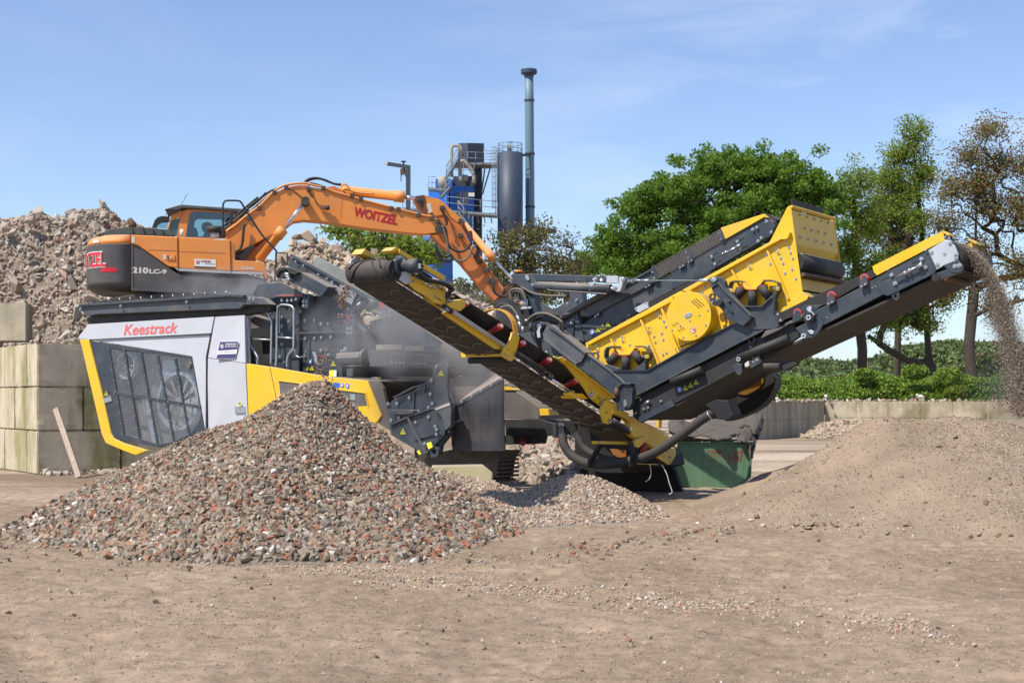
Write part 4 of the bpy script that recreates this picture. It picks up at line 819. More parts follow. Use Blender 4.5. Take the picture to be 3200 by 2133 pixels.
stairs(bl, 545, 1010, 620, 930, 117.5); stairs(bl, 400, 1480, 490, 1350, 115); stairs(bl, 680, 1120, 760, 1220, 116.6); stairs(bl, 590, 860, 680, 720, 118.6)
for x in (690, 740): MB().box(D(x, 1010, 118.4), Vector((.22, 0, 0)), Vector((0, .05, 0)), ZZ*.5).build('door', M['plantdark'], bl)
MB().box(D(780, 985, 118), Vector((.25, 0, 0)), Vector((0, .1, 0)), ZZ*.15).build('wall_lamp', M['plaster'], bl)
jt = thing('loading_canopy', 'dark wedge shaped canopy sticking out right of the chimney', 'canopy', foot(D(1290, 1600)))
mb = MB().plate(PF, px('D 1040,1222 1250,1218 1422,1243 1422,1250 1310,1256 1305,1266 1290,1258 1040,1262'), -1, 2.5); mb.build('roof', M['plantdark'], jt)
mb = MB(); rail(mb, D(1040, 1390, 117), D(1260, 1390, 117), 1.1); mb.bar(D(1000, 1395, 117), D(1400, 1395, 117), (0, .6, 0), (0, 0, .12)); mb.build('platform', M['plantgrey'], jt)
mb = MB()
for x in (1050, 1190, 1260): mb.bar(D(x, 1230, 118), foot(D(x, 1230, 118)), (.1, 0, 0), (0, .1, 0))
mb.build('posts', M['plantdark'], jt)
br = MB(); br.bar(D(1120, 690, 118.6), D(1255, 683, 120), (0, .1, 0), (0, 0, .09)); br.build('chimney_strut', M['plantdark'], ch)
ms = thing('camera_mast', 'dark steel mast with a side arm and a disc antenna on top', 'mast', foot(D(303, 1600, 90)))
MB().bar(D(303, 1500, 90), D(303, 765, 90), (.14, 0, 0), (0, .14, 0)).build('post', M['plantdark'], ms)
MB().bar(D(145, 752, 90), D(312, 778, 90), (0, .1, 0), (.0, 0, .11)).build('arm', M['plantdark'], ms)
MB().bar(D(126, 746, 90), D(150, 752, 90), (0, .12, 0), (.0, 0, .07)).build('arm_head', M['plaster'], ms)
MB().bar(D(268, 780, 90), D(292, 850, 90), (.09, 0, 0), (0, .05, 0)).build('brace', M['plantdark'], ms)
MB().bar(D(251, 800, 90), D(249, 885, 90), (.04, 0, 0), (0, .04, 0)).build('hanging_rod', M['plantgrey'], ms)
MB().bar(D(256, 790, 90), D(258, 835, 90), (.11, 0, 0), (0, .1, 0)).build('sensor_box', M['brown'], ms)
MB().tube([D(268, 760, 90), D(268, 742, 90), D(268, 738, 90), D(268, 730, 90)], [.05, .05, .19*1.0, .12], 14).build('antenna_disc', M['plantdark'], ms)
# ================================================================== SCREENING MACHINE
scr = thing('screening_machine', 'yellow and anthracite mobile screening machine with inclined screen box and folded-out belts', 'screening machine', foot(SP.at(2050, 1400, .9)))
Yw, Gy, Bk, Gv = M['yellow'], M['grey'], M['black'], M['galv']
W = 1.65
def Nn(s, P=SP, off=0.): return pl(P, 'N '+s, off)
# ---- screen box
side = px('N 1829,1072 2405,756 2460,647 2471,641 2489,776 2508,911 2523,925 2519,935 2419,985 2121,1130 2017,1168 1905,1168 1870,1138 1835,1098')
box = plate('screen_box', SP, side, 0, .02, Yw, scr)
plate('far_side_plate', SP, side, 0, .02, Yw, box, sh=W)
plate('upper_flange', SP, px('N 1829,1072 2101,925 2103,940 1841,1077'), -.07, .07, Yw, box, bev=.006)
plate('upper_flange', SP, px('N 2152,909 2197,872 2405,757 2440,740 2453,733 2455,727 2469,725 2462,744 2453,748 2440,748 2405,767'), -.07, .07, Yw, box, bev=.006)
plate('bottom_panel', SP, px('N 2508,911 2526,926 2521,936 2420,988 2425,975'), -.04, W+.06, Yw, box)
# discharge head
plate('head_panel', SP, px('N 2469,655 2473,655 2487,762 2483,762'), .02, W-.03, Yw, box)
plate('head_top_lip', SP, px('N 2466,643 2476,640 2478,645 2470,652'), .0, W, Yw, box)
plate('sloping_panel', SP, px('N 2483,758 2487,760 2478,786 2474,784'), .02, W-.03, Yw, box)
plate('rubber_flap', SP, px('N 2470,622 2473,622 2478,652 2475,652'), .14, 1.18, Bk, box)
plate('clamp_strip', SP, px('N 2480,784 2486,784 2489,797 2483,797'), .05, W-.1, Yw, box)
b = MB(); q0 = SP.at(2482, 820, .03); q1 = q0+SP.n*(W-.05); b.tube([q0, q1], .14, 28); b.build('rubber_curtain', Bk, box)
plate('discharge_lip', SP, px('N 2496,856 2512,850 2516,860 2500,868'), .02, W-.05, M['brown'], box)
plate('lower_panel', SP, px('N 2494,868 2498,868 2508,905 2504,905'), .02, W*.85, Yw, box)
plate('inside_plate', SP, px('N 2440,660 2444,660 2460,905 2456,905'), .02, W-.04, M['void'], box)
hp = Plane(2489, 20.0, CC); fb = []
for s_, u_, v_ in [(x, 0, 0) for x in ()]: pass
FRONT = Plane(2480, 19.965, CC)
def onfront(a, y):  # a across 0..W metres, y photo row on the near edge
    t = (y-641)/(911-641); u = 2471+t*37+3; return SP.at(u-4, y, 0)+SP.n*a
def fbolt(a, y):
    o = bpy.data.objects.new('bolt', bolt_mesh(.017)); COL.objects.link(o); o.parent = box; o.location = onfront(a, y)+DD*.006-origin_of(box); o.rotation_euler = DD.to_track_quat('Z', 'Y').to_euler()
for k in range(5): fbolt(.30+k*.27, 664)
for k in range(4): fbolt(.42+k*.26, 704)
for k in range(5): fbolt(.20+k*.30, 736)
for k in range(7): fbolt(.12+k*.235, 791)
for pts, w_ in (('B 425,815 520,1060', 5), ('B 788,578 1012,1130', 6), ('B 1038,430 1262,1000', 6), ('A 728,950 815,1130', 5), ('A 1163,716 1418,1310', 6)):
    MB().strip(SP, pts, w_, -.055, .055).build('rib', Yw, box, .003)
for a in ('B 855,655 910,655 918,750 880,752', 'B 545,780 590,780 600,860 560,862', 'B 240,895 275,893 288,970 255,975', 'B 985,490 1030,480 1050,560 1012,572', 'A 905,865 960,850 985,935 945,955', 'A 1255,678 1300,668 1328,752 1290,770'):
    plate('bolt_pad', SP, a, -.012, .012, Yw, box, bev=.002)
pad = px('B 262,952 255,905 563,795 571,840 886,680 893,725 1000,502 1018,543 A 1279,690 1293,737 937,878 952,920'); bolts(SP, pad, -.012, box, .016)
bolts(SP, 'B 155,925 172,985 482,830 660,893 788,630 893,903 957,790 973,860 1052,753 1070,827 975,1115 1068,1012 1110,988 1097,448 1076,605 1100,668 1292,948 1350,918 1548,238 1583,180 1822,600 1810,682 1718,608 1660,745 1610,800 A 1393,582 1433,677 1452,746 1481,813 1471,949 1385,995 1519,1062 1373,1284 1333,811 1362,877 1205,880 1157,767 790,967 405,1160 373,1220 1325,1160', 0, box, .017)
# drive guard
GO = -.26
disc(SP, 2183, 1012, 92, -.03, .03, Yw, box, 'housing_flange', 40, .004)
c0 = SP.at(2152+0, 988, GO); rg = 77*c0.y/F
f = [c0+(SP.d*math.cos(a)+ZZ*math.sin(a))*rg for a in [2*math.pi*k/48 for k in range(48)]]
gd = MB().prism(f, [p+SP.n*(-GO) for p in f]).build('drive_guard', Yw, box, .006)
sl = MB()
for s_ in ('1408,352 1515,442', '1436,338 1543,428', '1463,323 1572,412', '1175,640 1205,667', '1203,627 1231,653', '1230,612 1257,638', '1245,700 1278,732', '1273,685 1306,718', '1300,670 1333,703'): sl.strip(SP, px('B '+s_), 2.0, GO-.003, .003)
sl.build('vent_slots', M['inkblk'], gd)
bolts(SP, 'B 1178,712 1313,800 1470,778 1590,650 1615,470 1513,528 1395,592 1278,657', GO, gd, .014)
plate('cover_plate', SP, px('B 1325,545 1345,505 1405,493 1418,515 1398,550 1335,567'), GO-.01, .01, Gv, gd, bev=.002)
disc(SP, 2166, 1030.6, 10, GO-.003, .003, M['whtstk'], gd, 'prohibition_sticker'); ring(SP, 2166, 1030.6, 7.6, 9.7, GO-.005, .002, M['redlet'], gd, 'sticker_ring')
MB().strip(SP, 'B 1412,690 1460,728', 1.6, GO-.006, .002).plate(SP, px('B 1425,715 1440,685 1458,700 1450,718'), GO-.0055, .002).build('sticker_mark', M['redlet'], gd)
ptube('sensor_cable', Nn('2110,1090 2125,1084 2145,1075 2158,1073 2163,1066', off=-.03), .008, Bk, box)
plate('cable_tab', SP, px('B 1208,940 1232,938 1234,958 1212,962'), -.03, .02, M['zinc'], box)
plate('zinc_bracket', SP, px('B 718,440 855,367 875,375 888,440 862,445 770,495 735,475'), -.02, .05, M['zinc'], scr, bev=.003)
bolts(SP, 'B 740,445 852,378', -.02, scr, .012)

# ---- rubber spring sets
def springset(L, C_, Rr, V, capsL, strapL, strapR, foot_, k='B'):
    r = .064
    for a, b_ in (L, C_, Rr):
        p = px(f'{k} {a} {b_}'); pa = SP.at(p[0][0], p[0][1], -.10); pb = SP.at(p[1][0], p[1][1], -.10); o = pcyl('rubber_spring', pa, pb, r, Bk, scr, 20)
        d = (pb-pa).normalized(); pcyl('spring_cap', pa-d*.012, pa+d*.004, r*1.04, M['red'], o, 20)
    plate('spring_seat', SP, px(f'{k} {V}'), -.15, .13, Yw, scr)
    for s_ in (strapL, strapR): MB().strip(SP, px(f'{k} {s_}'), 4, -.17, .12).build('spring_strap', Gy, scr, .002)
    for s_ in foot_: plate('spring_foot', SP, px(f'{k} {s_}'), -.17, .12, Gy, scr)
springset(('505,1000', '405,1115'), ('610,1030', '610,1205'), ('712,990', '800,1105'), '465,915 530,1015 655,1012 722,928 700,920 640,985 550,985 500,910', None,
          '508,912 440,910 375,925 350,965 348,1040 380,1085', '720,910 800,908 860,935 888,985 882,1050 820,1110 715,1205', ['345,1140 385,1125 520,1185 510,1202 420,1205', '710,1205 835,1110 850,1120 848,1205'])
springset(('880,1170', '760,1310'), ('985,1205', '985,1390'), ('1085,1160', '1195,1290'), '835,1100 900,1190 1030,1193 1112,1090 1090,1085 1015,1165 925,1165 865,1090', None,
          '862,1095 780,1088 715,1100 695,1150 700,1230', '1112,1082 1210,1082 1290,1110 1305,1180 1290,1215 1210,1280', ['1205,1285 1300,1215 1260,1270 1180,1400 1095,1400'], 'A')
for s_ in ('B 838,1015 890,1015 890,1055 840,1055', 'A 698,1180 740,1182 740,1222 698,1220', 'A 1268,1160 1312,1160 1312,1203 1268,1203'): plate('spring_clip', SP, px(s_), -.19, .02, Yw, scr, bev=.003)
bolts(SP, 'B 850,1035 878,1035 820,1030 A 712,1198 750,1200 1280,1178 1304,1178 1248,1178', -.19, scr, .011)

# ---- chassis beam
def edge(P, s, wpx, off, m, parent, th=.03, name='weld_edge'): return MB().strip(P, px(s), wpx, off, th).build(name, m, parent)
cb = plate('chassis_beam', SP, px('N 1908,1159 2022,1158 2121,1103 2285,1016 2400,962 2412,958 2443,1000 2432,1010 2392,1028 2384,1030 1976,1240 1985,1215'), -.14, .14, Gy, scr, bev=.008)
edge(SP, 'N 1908,1158 2022,1157 2122,1101 2285,1014', 3, -.17, Gy, cb, .06, 'top_flange')
edge(SP, 'N 1976,1240 2384,1031', 3.2, -.17, M['greyup'], cb, .06, 'bottom_flange')
# left arm (chute) going up left
arm = plate('chassis_arm', SP, px('c7 880,955 1110,1120 1245,1245 1170,1290 1165,1385 900,1160 775,1065 830,1035'), -.155, .155, Gy, scr, bev=.006)
MB().plate(SP, px('c7 500,672 530,668 880,945 865,960 815,915 650,790 520,700'), -.24, .24).build('chute_top', M['greyup'], arm, .004)
plate('chute_side', SP, px('c7 455,765 500,675 660,800 880,960 830,1038 778,1056 640,945 470,810'), -.20, .20, M['greyup'], arm, bev=.005)
edge(SP, 'c7 472,812 640,948 780,1058', 5, -.23, M['greyup'], arm, .1, 'bottom_flange')
edge(SP, 'c7 885,955 1110,1120 1250,1243', 4, -.19, M['greyup'], arm, .1, 'top_flange')
edge(SP, 'c7 888,1160 940,1165 1165,1385', 4, -.17, Bk, arm, .05, 'rubber_edge')
plate('hinge_bracket', SP, px('c7 1172,1290 1235,1262 1300,1262 1335,1305 1332,1440 1292,1512 1190,1516 1182,1400'), -.24, .10, Gy, scr, bev=.006)
MB().strip(SP, 'c7 1158,1282 1200,1278 1230,1246 1312,1250', 4, -.28, .14).build('bracket_cap', M['greyup'], scr, .003)
pcyl('hinge_pin', SP.at(*px('c7 1184,1290')[0][:2], -.26), SP.at(*px('c7 1184,1380')[0][:2], -.26), .035, M['brown'], scr)
plate('pin_plate', SP, px('c7 1250,1412 1268,1408 1284,1450 1280,1480 1255,1480 1248,1450'), -.26, .02, Gv, scr, bev=.003); bolts(SP, 'c7 1266,1464', -.265, scr, .022)
for s_ in ('c7 975,945', 'B 235,990'):
    pass
ring(SP, *px('B 235,1030')[0][:2], 7.5, 13.5, -.12, .02, Gy, scr, 'lifting_eye')
ring(SP, *px('C 125,945')[0][:2], 7, 13, -.1, .03, Gy, scr, 'lifting_eye')
# cross post with cable lug
po = plate('support_post', SP, px('A 455,1060 482,1035 600,1040 640,1090 660,1170 860,1400 985,1530 870,1640 690,1560 610,1440 560,1390 600,1330 500,1230 478,1160'), -.24, .10, Gy, scr, bev=.006)
edge(SP, 'A 478,1165 560,1108 660,1230 860,1410 960,1515', 4, -.27, M['greyup'], po, .05, 'weld_edge')
ring(SP, *px('A 490,1280')[0][:2], 5.5, 10.5, -.24, .03, Gy, po, 'lifting_eye')
plate('lug_plate', SP, px('A 455,1320 520,1290 620,1330 600,1380 560,1400 510,1385'), -.30, .03, M['void'], po, bev=.003); bolts(SP, 'A 495,1343 545,1320', -.30, po, .014)
plate('pin_plate', SP, px('A 470,1060 490,1045 550,1060 545,1080 500,1105 475,1090'), -.27, .02, Gv, po, bev=.003); bolts(SP, 'A 490,1075 535,1058', -.27, po, .012)
plate('gusset', SP, px('A 610,1330 700,1320 712,1330 690,1352 745,1470 735,1478 690,1440 650,1380'), -.27, .04, Gy, po)
rb = plate('end_bracket', SP, px('A 850,1400 1100,1402 1200,1290 1262,1268 1248,1500 1310,1640 1270,1680 960,1680 925,1520'), -.16, .12, Gy, scr, bev=.006)
edge(SP, 'A 845,1398 1098,1398 1205,1288', 4, -.2, M['greyup'], rb, .1, 'weld_edge')
plate('bolted_plate', SP, px('C 320,715 345,712 385,790 370,805 350,800'), -.20, .03, M['void'], scr, bev=.003); bolts(SP, 'C 342,736 363,785', -.20, scr, .016)

# ---- feeder conveyor behind the screen box
FO = .42
plate('feeder_side_beam', SP, px('A 0,965 0,1195 430,990 1145,575 1215,505 1268,430 1245,365 1190,318 1130,306 350,770 200,858'), FO, .09, Gy, scr, bev=.008)
plate('feeder_side_beam', SP, px('c7 825,675 870,655 1010,552 1450,318 1560,248 1740,170 1740,330 1500,455 1280,605 1070,720 880,835 865,830'), FO+.02, .09, M['greyup'], scr, bev=.006)
plate('feeder_head_end', SP, px('A 1130,320 1215,355 1262,420 1240,480 1200,540 1145,565 1105,440'), FO-.03, .03, Gy, scr, bev=.004)
fd = MB(); q0 = SP.at(2392, 708, FO+.08); fd.cyl(q0, q0+SP.n*1.1, .17, 28); fd.build('feeder_drum', Bk, scr)
plate('feeder_belt', SP, px('A 0,905 600,575 1150,268 1290,340 1150,330 0,1000'), FO+.12, 1.0, Bk, scr)
plate('feeder_far_beam', SP, px('c7 640,830 1740,250 1740,380 700,930'), FO+1.2, .08, M['void'], scr)
plate('feeder_black_strip', SP, px('c7 870,835 1070,722 1280,607 1500,470 1882,262 2100,140 2100,260 1882,330 1000,790 880,880'), FO-.04, .03, M['void'], scr)
plate('head_cover', SP, px('A 597,437 1125,265 1192,318 1130,306 650,580 632,545'), FO-.03, .03, Yw, scr, bev=.004)
plate('head_cover_top', SP, px('A 597,437 1125,265 1130,272 603,447'), FO, .25, Yw, scr)
ss = px('A 440,800 560,742 480,905 600,835 755,630 885,560 795,720 928,655')
for i in range(0, 8, 2): MB().strip(SP, ss[i:i+2], 2.2, FO-.004, .004).build('slot', M['inkblk'], scr)
bolts(SP, 'A 485,790 525,880 800,605 840,700 990,457 1038,433 1160,362 1215,492 1093,562 1055,600 582,500 607,572 178,735 205,803', FO-.03, scr, .020)
tb = MB(); a0, a1 = pl(SP, 'A 560,790 845,645', FO-.09); tb.cyl(a0, a1, .012, 8); tb.cyl(a0.lerp(a1, .28), a0.lerp(a1, .42), .026, 6); tb.cyl(a0.lerp(a1, .78), a0.lerp(a1, 1.), .030, 6); tb.cyl(a0.lerp(a1, .2), a0.lerp(a1, .26), .022, 6); tb.build('tension_screw', M['chrome'], scr)
# mesh guards
gp = px('A -60,885 0,780 160,690 550,480 592,462 640,575 350,765 200,850 0,950')
TL, TR, BL, BR = px('c7 1535,108 A 597,455 c7 1572,225 A 640,578')
def meshpanel(name, P, c, nu, nv, off, rad, m, parent):
    TL, TR, BL, BR = [Vector((q[0], q[1])) for q in c]; mb = MB()
    def bp(s, t): q = TL.lerp(TR, s).lerp(BL.lerp(BR, s), t); return P.at(q.x, q.y, off)
    for i in range(nu+1): a, b_ = bp(i/nu, 0), bp(i/nu, 1); t = (b_-a).normalized(); mb.bar(a, b_, P.d*rad, P.n*rad)
    for j in range(nv+1): a, b_ = bp(0, j/nv), bp(1, j/nv); mb.bar(a, b_, ZZ*rad, P.n*rad)
    return mb.build(name, m, parent)
meshpanel('mesh_guard', SP, (TL, TR, BL, BR), 28, 6, FO-.02, .0045, M['dkgrey'], scr)
plate('guard_backing', SP, px('c7 1530,150 A 0,800 570,490 640,578 A 0,960 c7 1570,240'), FO+.5, .02, Bk, scr)
for s_ in ('A 555,482 600,455 650,575 600,600', 'A 150,705 195,685 245,800 200,860', 'c7 1520,100 1545,100 1590,225 1560,235'): MB().plate(SP, px(s_), FO-.05, .02).build('guard_frame', Gy, scr, .002)
for s_ in ('A 85,905 155,880 165,905 95,945', 'A 195,850 250,830 255,855 200,875', 'c7 1455,285 1515,258 1520,290 1465,318', 'c7 1540,240 1585,225 1590,245 1548,262', 'c7 960,580 1010,545 1022,570 970,605'): plate('guard_foot', SP, px(s_), FO-.04, .03, Gy, scr, bev=.003)
bolts(SP, 'A 98,925 135,903 205,858 240,835 c7 1470,305 1500,288 1552,213 1532,157 1000,575 972,592', FO-.05, scr, .013)
for s_ in ('A 155,835', 'c7 1860,45'): disc(SP, *px(s_)[0][:2], 4, FO+.0, .08, M['red'], scr, 'roller_end')
# hopper / front body behind
hb = plate('hopper_side', SP, px('c7 640,625 860,486 1150,345 1400,200 1540,125 1562,245 1450,312 1010,550 905,598 868,545 862,500 820,478 800,540 800,600 865,830 770,870 690,800 650,690'), FO-.02, .10, M['greyup'], scr, bev=.005)
ring(SP, *px('c7 840,500')[0][:2], 5, 11, FO-.04, .06, M['greyup'], hb, 'lifting_eye')
edge(SP, 'c7 862,484 1150,343 1400,198 1540,122', 5, FO-.06, M['greyup'], hb, .2, 'top_flange')
ptube('hopper_pipe', pl(SP, 'c7 640,610 860,475 1060,370 1080,350', FO-.06), .045, M['dkgrey'], scr, 10, 2)
for s_, r_ in (('c7 735,650', 5), ('c7 738,810', 5), ('c7 795,830', 6)): disc(SP, *px(s_)[0][:2], r_, FO-.05, .03, Gv, scr, 'pin_head', 8)
plate('link_plate', SP, px('c7 690,630 740,615 765,630 755,830 705,825'), FO-.045, .025, Gy, scr, bev=.004)
plate('link_plate', SP, px('c7 770,830 800,808 822,820 815,850 790,865 770,855'), FO-.045, .025, Gy, scr, bev=.004)
plate('gap_filler', SP, px('c7 640,700 860,500 1150,360 1540,140 1575,250 1450,330 880,840 760,860'), FO+.25, .05, M['void'], scr)  # added dark sheet, stands in for the darkness seen through the gap
plate('far_hopper_wall', SP, px('c7 425,615 680,450 720,440 720,350 860,360 870,460 640,620 520,700 430,700'), 1.9, .1, M['greyup'], scr)
plate('far_hopper_post', SP, px('c7 725,345 840,350 860,460 725,560'), 1.7, .1, M['greyup'], scr); bolts(SP, 'c7 790,430 700,465', 1.68, scr, .02)
plate('body_panel', SP, px('c7 225,770 370,735 400,850 450,1010 440,1000 260,860'), .35, .15, M['greyup'], scr)
plate('body_panel', SP, px('c7 430,720 470,810 640,950 780,1060 830,1045 640,1020 560,1030 460,960'), -.02, .3, Gy, scr)
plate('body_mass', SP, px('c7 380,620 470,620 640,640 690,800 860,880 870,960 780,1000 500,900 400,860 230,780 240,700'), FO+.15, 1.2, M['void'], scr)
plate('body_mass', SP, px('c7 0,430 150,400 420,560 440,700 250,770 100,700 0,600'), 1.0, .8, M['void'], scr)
disc(SP, *px('c7 400,690')[0][:2], 16, -.05, .3, Gy, scr, 'pivot_drum')
plate('zinc_catch', SP, px('c7 400,665 430,655 445,675 440,700 428,725 435,795 405,800 398,735 410,715 400,690'), -.08, .015, M['zinc'], scr, bev=.003)
bolts(SP, 'c7 490,948', -.03, scr, .03)
plate('yellow_tag', SP, px('c7 560,975 612,977 585,998 560,998'), -.03, .004, M['ylwstk'], scr, bev=0)
# stickers
stickers(SP, [('b', *px('c7 944,744')[0][:2], 17, 0), ('t', *px('c7 998,722')[0][:2], 16, -.05), ('t', *px('c7 1046,697')[0][:2], 16, -.05), ('t', *px('c7 1096,670')[0][:2], 16, -.05)], FO-.004, scr)
stickers(SP, [('b', *px('c8 1392,195')[0][:2], 17, 0), ('t', *px('c8 1444,182')[0][:2], 16, -.1), ('t', *px('c8 1493,157')[0][:2], 16, -.1), ('t', *px('c8 1545,130')[0][:2], 16, -.1)], -.084, scr)

# ---- mast arm with hydraulic cylinder and stay cable
MO = .10
col_ = plate('mast_column', SP, px('c7 155,178 330,172 395,255 378,300 385,480 420,600 320,640 262,440 240,300 160,262'), MO, .16, Gy, scr, bev=.008)
bm_ = plate('mast_beam', SP, px('c7 328,172 940,192 1082,198 1082,262 935,250 330,242'), MO+.02, .13, Gy, scr, bev=.008)
q = pl(SP, 'c7 1080,232 1212,232', MO+.08); MB().bar(q[0], q[1], SP.n*.055, ZZ*.055).build('mast_end', M['zinc'], scr, .004)
plate('end_bracket', SP, px('c7 1205,205 1255,205 1262,250 1240,262 1232,300 1215,345 1180,350 1155,330 1152,285 1200,275'), MO-.03, .12, M['zinc'], scr, bev=.004); bolts(SP, 'c7 1172,312 1245,232', MO-.03, scr, .026)
q = pl(SP, 'c7 395,290 1125,320', MO+.03); pcyl('hydraulic_cylinder', q[0], q[1], .068, M['greyup'], scr, 20)
q = pl(SP, 'c7 1100,320 1170,318', MO+.03); pcyl('cylinder_rod', q[0], q[1], .03, M['chrome'], scr, 12)
plate('cylinder_fork', SP, px('c7 345,245 400,250 398,315 365,318 340,285'), MO-.02, .02, Gy, scr, bev=.004)
for s_ in ('c7 285,190 312,183 328,225 318,240 300,235 285,210', 'c7 345,272 375,268 382,290 370,300 348,292'): plate('pin_plate', SP, px(s_), MO-.025, .02, Gv, scr, bev=.003)
plate('zinc_catch', SP, px('c7 948,215 985,205 990,240 945,290 920,335 898,325 905,300 925,275 962,245 945,235'), MO-.03, .02, M['zinc'], scr, bev=.003); bolts(SP, 'c7 972,228 360,282', MO-.04, scr, .02)
disc(SP, *px('c7 1030,232')[0][:2], 5, MO+.015, .01, M['whtstk'], scr, 'beam_hole_plug')
ptube('hydraulic_pipe', pl(SP, 'c7 505,325 540,338 700,345 1050,370 1072,368', MO-.04), .012, M['greyup'], scr)
ptube('hydraulic_hose', pl(SP, 'c7 245,305 290,325 340,355 430,378 540,388 690,390', MO-.04), .016, M['dkgrey'], scr)
bcn = MB().tube(pl(SP, 'c7 222,175 222,160', MO+.06), .055, 14).build('beacon_base', Bk, scr); M['amber'] = mat('amber_lens', (.75, .20, .02), .25, var=.1); MB().tube(pl(SP, 'c7 222,162 222,146 222,138 222,136', MO+.06), [.062, .066, .05, .01], 16).build('beacon_lens', M['amber'], scr)
plate('side_shelf', SP, px('c7 65,262 180,265 182,280 70,278'), MO-.05, .2, Bk, scr)
cb0, cb1 = SP.at(*px('c7 1260,240')[0][:2], MO+.03), SP.at(2232, 876, -.25); dcb = cb1-cb0
MB().cyl(cb0+dcb*.24, cb1-dcb*.05, .0085, 8).build('stay_cable', M['plantgrey'], scr)
MB().cyl(cb0+dcb*.19, cb0+dcb*.29, .022, 10).build('cable_ferrule', M['galv'], scr); MB().cyl(cb1-dcb*.15, cb1-dcb*.06, .024, 10).build('cable_ferrule', M['zinc'], scr)
plate('cable_shackle', SP, px('c7 1262,225 1350,215 1372,245 1350,272 1290,262 1262,252'), MO-.0, .06, Gy, scr, bev=.004); bolts(SP, 'c7 1300,243 1330,243', MO-.0, scr, .016)
MB().cyl(cb0+dcb*.12, cb0+dcb*.2, .03, 8, .012).build('cable_eye', M['galv'], scr)
# hoses around the mast
for i, s_ in enumerate(['c7 215,440 160,430 138,380 150,335 200,320 255,340 280,400 290,430', 'c7 225,470 175,450 155,400 165,360 205,345 245,365 265,420', 'c7 -10,520 40,475 110,475 170,520 215,600 235,640', 'c7 20,545 60,500 130,490 185,540 215,590', 'c7 330,640 370,575 450,550 540,575 610,640 630,700 615,745', 'c7 345,650 390,585 470,560 560,590 640,660 655,720 640,760', 'c7 300,640 350,590 410,565 500,565 600,610 650,650']):
    ptube('hydraulic_hose', pl(SP, s_, -.06-.02*i), .018, Bk if i % 3 else M['dkgrey'], scr)
for i, x in enumerate((238, 252, 268, 284, 300)):
    q = pl(SP, f'c7 {x},{430-3*i} {x+6},{495-3*i}', MO-.08); pcyl('hose_fitting', q[0], q[1], .017, M['orange'] if i == 0 else M['zinc'], scr, 8); ptube('hydraulic_hose', pl(SP, f'c7 {x+8},500 {x+16},560 {x+30},620 {x+35},680', MO-.08), .015, Bk, scr); ptube('hydraulic_hose', pl(SP, f'c7 {x},430 {x-12},380 {x-35},340 {x-60+8*i},325', MO-.08), .014, Bk, scr)
for s_ in ('c7 225,640 245,700', 'c7 262,690 265,745', 'c7 205,580 235,640', 'c7 320,640 285,625', 'c7 350,640 330,700'):
    q = pl(SP, s_, -.12); pcyl('hose_fitting', q[0], q[1], .024, M['galv'], scr, 8)
plate('fitting_block', SP, px('c7 232,500 312,490 345,495 340,512 240,522'), MO-.10, .03, M['zinc'], scr, bev=.003)

# ---- right hand product conveyor (part of the machine)
RO = -.10
plate('conveyor_side_beam', SP, px('C 635,715 760,652 990,530 1130,448 1195,578 960,700 715,825 680,760'), RO, .08, Gy, scr, bev=.006)
hd = plate('conveyor_head_frame', SP, px('C 1125,450 1165,428 1570,212 1635,375 1620,400 1560,432 1240,585 1190,572'), RO-.015, .095, Gy, scr, bev=.006)
zp = plate('head_plate', SP, px('C 1570,215 1705,130 1745,138 1790,180 1815,245 1810,292 1700,335 1640,372'), RO-.045, .03, M['zinc'], scr, bev=.004)
bolts(SP, 'C 1598,230 1645,332 1748,158 1795,250 1797,278', RO-.045, scr, .024)
disc(SP, *px('C 1702,240')[0][:2], 6, RO-.055, .02, M['galv'], zp, 'shaft_end', 4)
plate('head_bracket', SP, px('C 1690,335 1810,290 1850,338 1852,370 1830,395 1760,398'), RO-.09, .05, Gy, scr, bev=.005); bolts(SP, 'C 1790,345 1825,338', RO-.09, scr, .026)
plate('side_cover', SP, px('C 1113,345 1690,55 1705,130 1150,420 1128,395'), RO-.03, .03, Yw, scr, bev=.005)
plate('side_cover_top', SP, px('C 1113,345 1690,55 1692,62 1116,352'), RO, .26, Yw, scr)
plate('cover_lip', SP, px('C 1690,52 1742,82 1738,96 1722,90 1695,72'), RO-.03, .26, Yw, scr)
plate('far_side_cover', SP, px('C 1113,345 1690,55 1705,130 1150,420 1128,395'), RO, .03, Yw, scr, sh=1.45)
plate('far_cover_lip', SP, px('C 1660,58 1692,50 1742,82 1738,96 1700,72'), RO, .24, Yw, scr, sh=1.24)
plate('far_head_plate', SP, px('C 1570,215 1705,130 1745,138 1790,180 1815,245 1810,292 1700,335 1640,372'), RO, .03, M['zinc'], scr, sh=1.52)
plate('far_side_beam', SP, px('C 635,715 1130,450 1600,215 1640,375 1240,585 700,830'), RO, .07, M['void'], scr, sh=1.44)
plate('inner_mass', SP, px('C 560,760 1130,500 1600,260 1620,385 1240,600 700,865 480,900'), RO, .05, M['void'], scr, sh=.5)  # added dark sheet so the gap inside the conveyor reads as shade
dr0 = SP.at(*px('C 1735,262')[0][:2], RO+.05); dr1 = dr0+SP.n*1.42
MB().cyl(dr0, dr1, .19, 32).build('head_drum', Bk, scr)
MB().plate(SP, px('C 330,735 700,560 1130,365 1560,180 1740,165 1745,185 1570,215 1130,430 760,640 640,700 360,790'), RO+.06, 1.36).build('carrying_belt', Bk, scr)
MB().plate(SP, px('C 1800,350 1810,368 1400,560 700,880 230,1095 -40,1200 -60,1180 230,1075 700,860 1400,540'), RO+.04, 1.38).build('return_belt', M['belt'], scr)
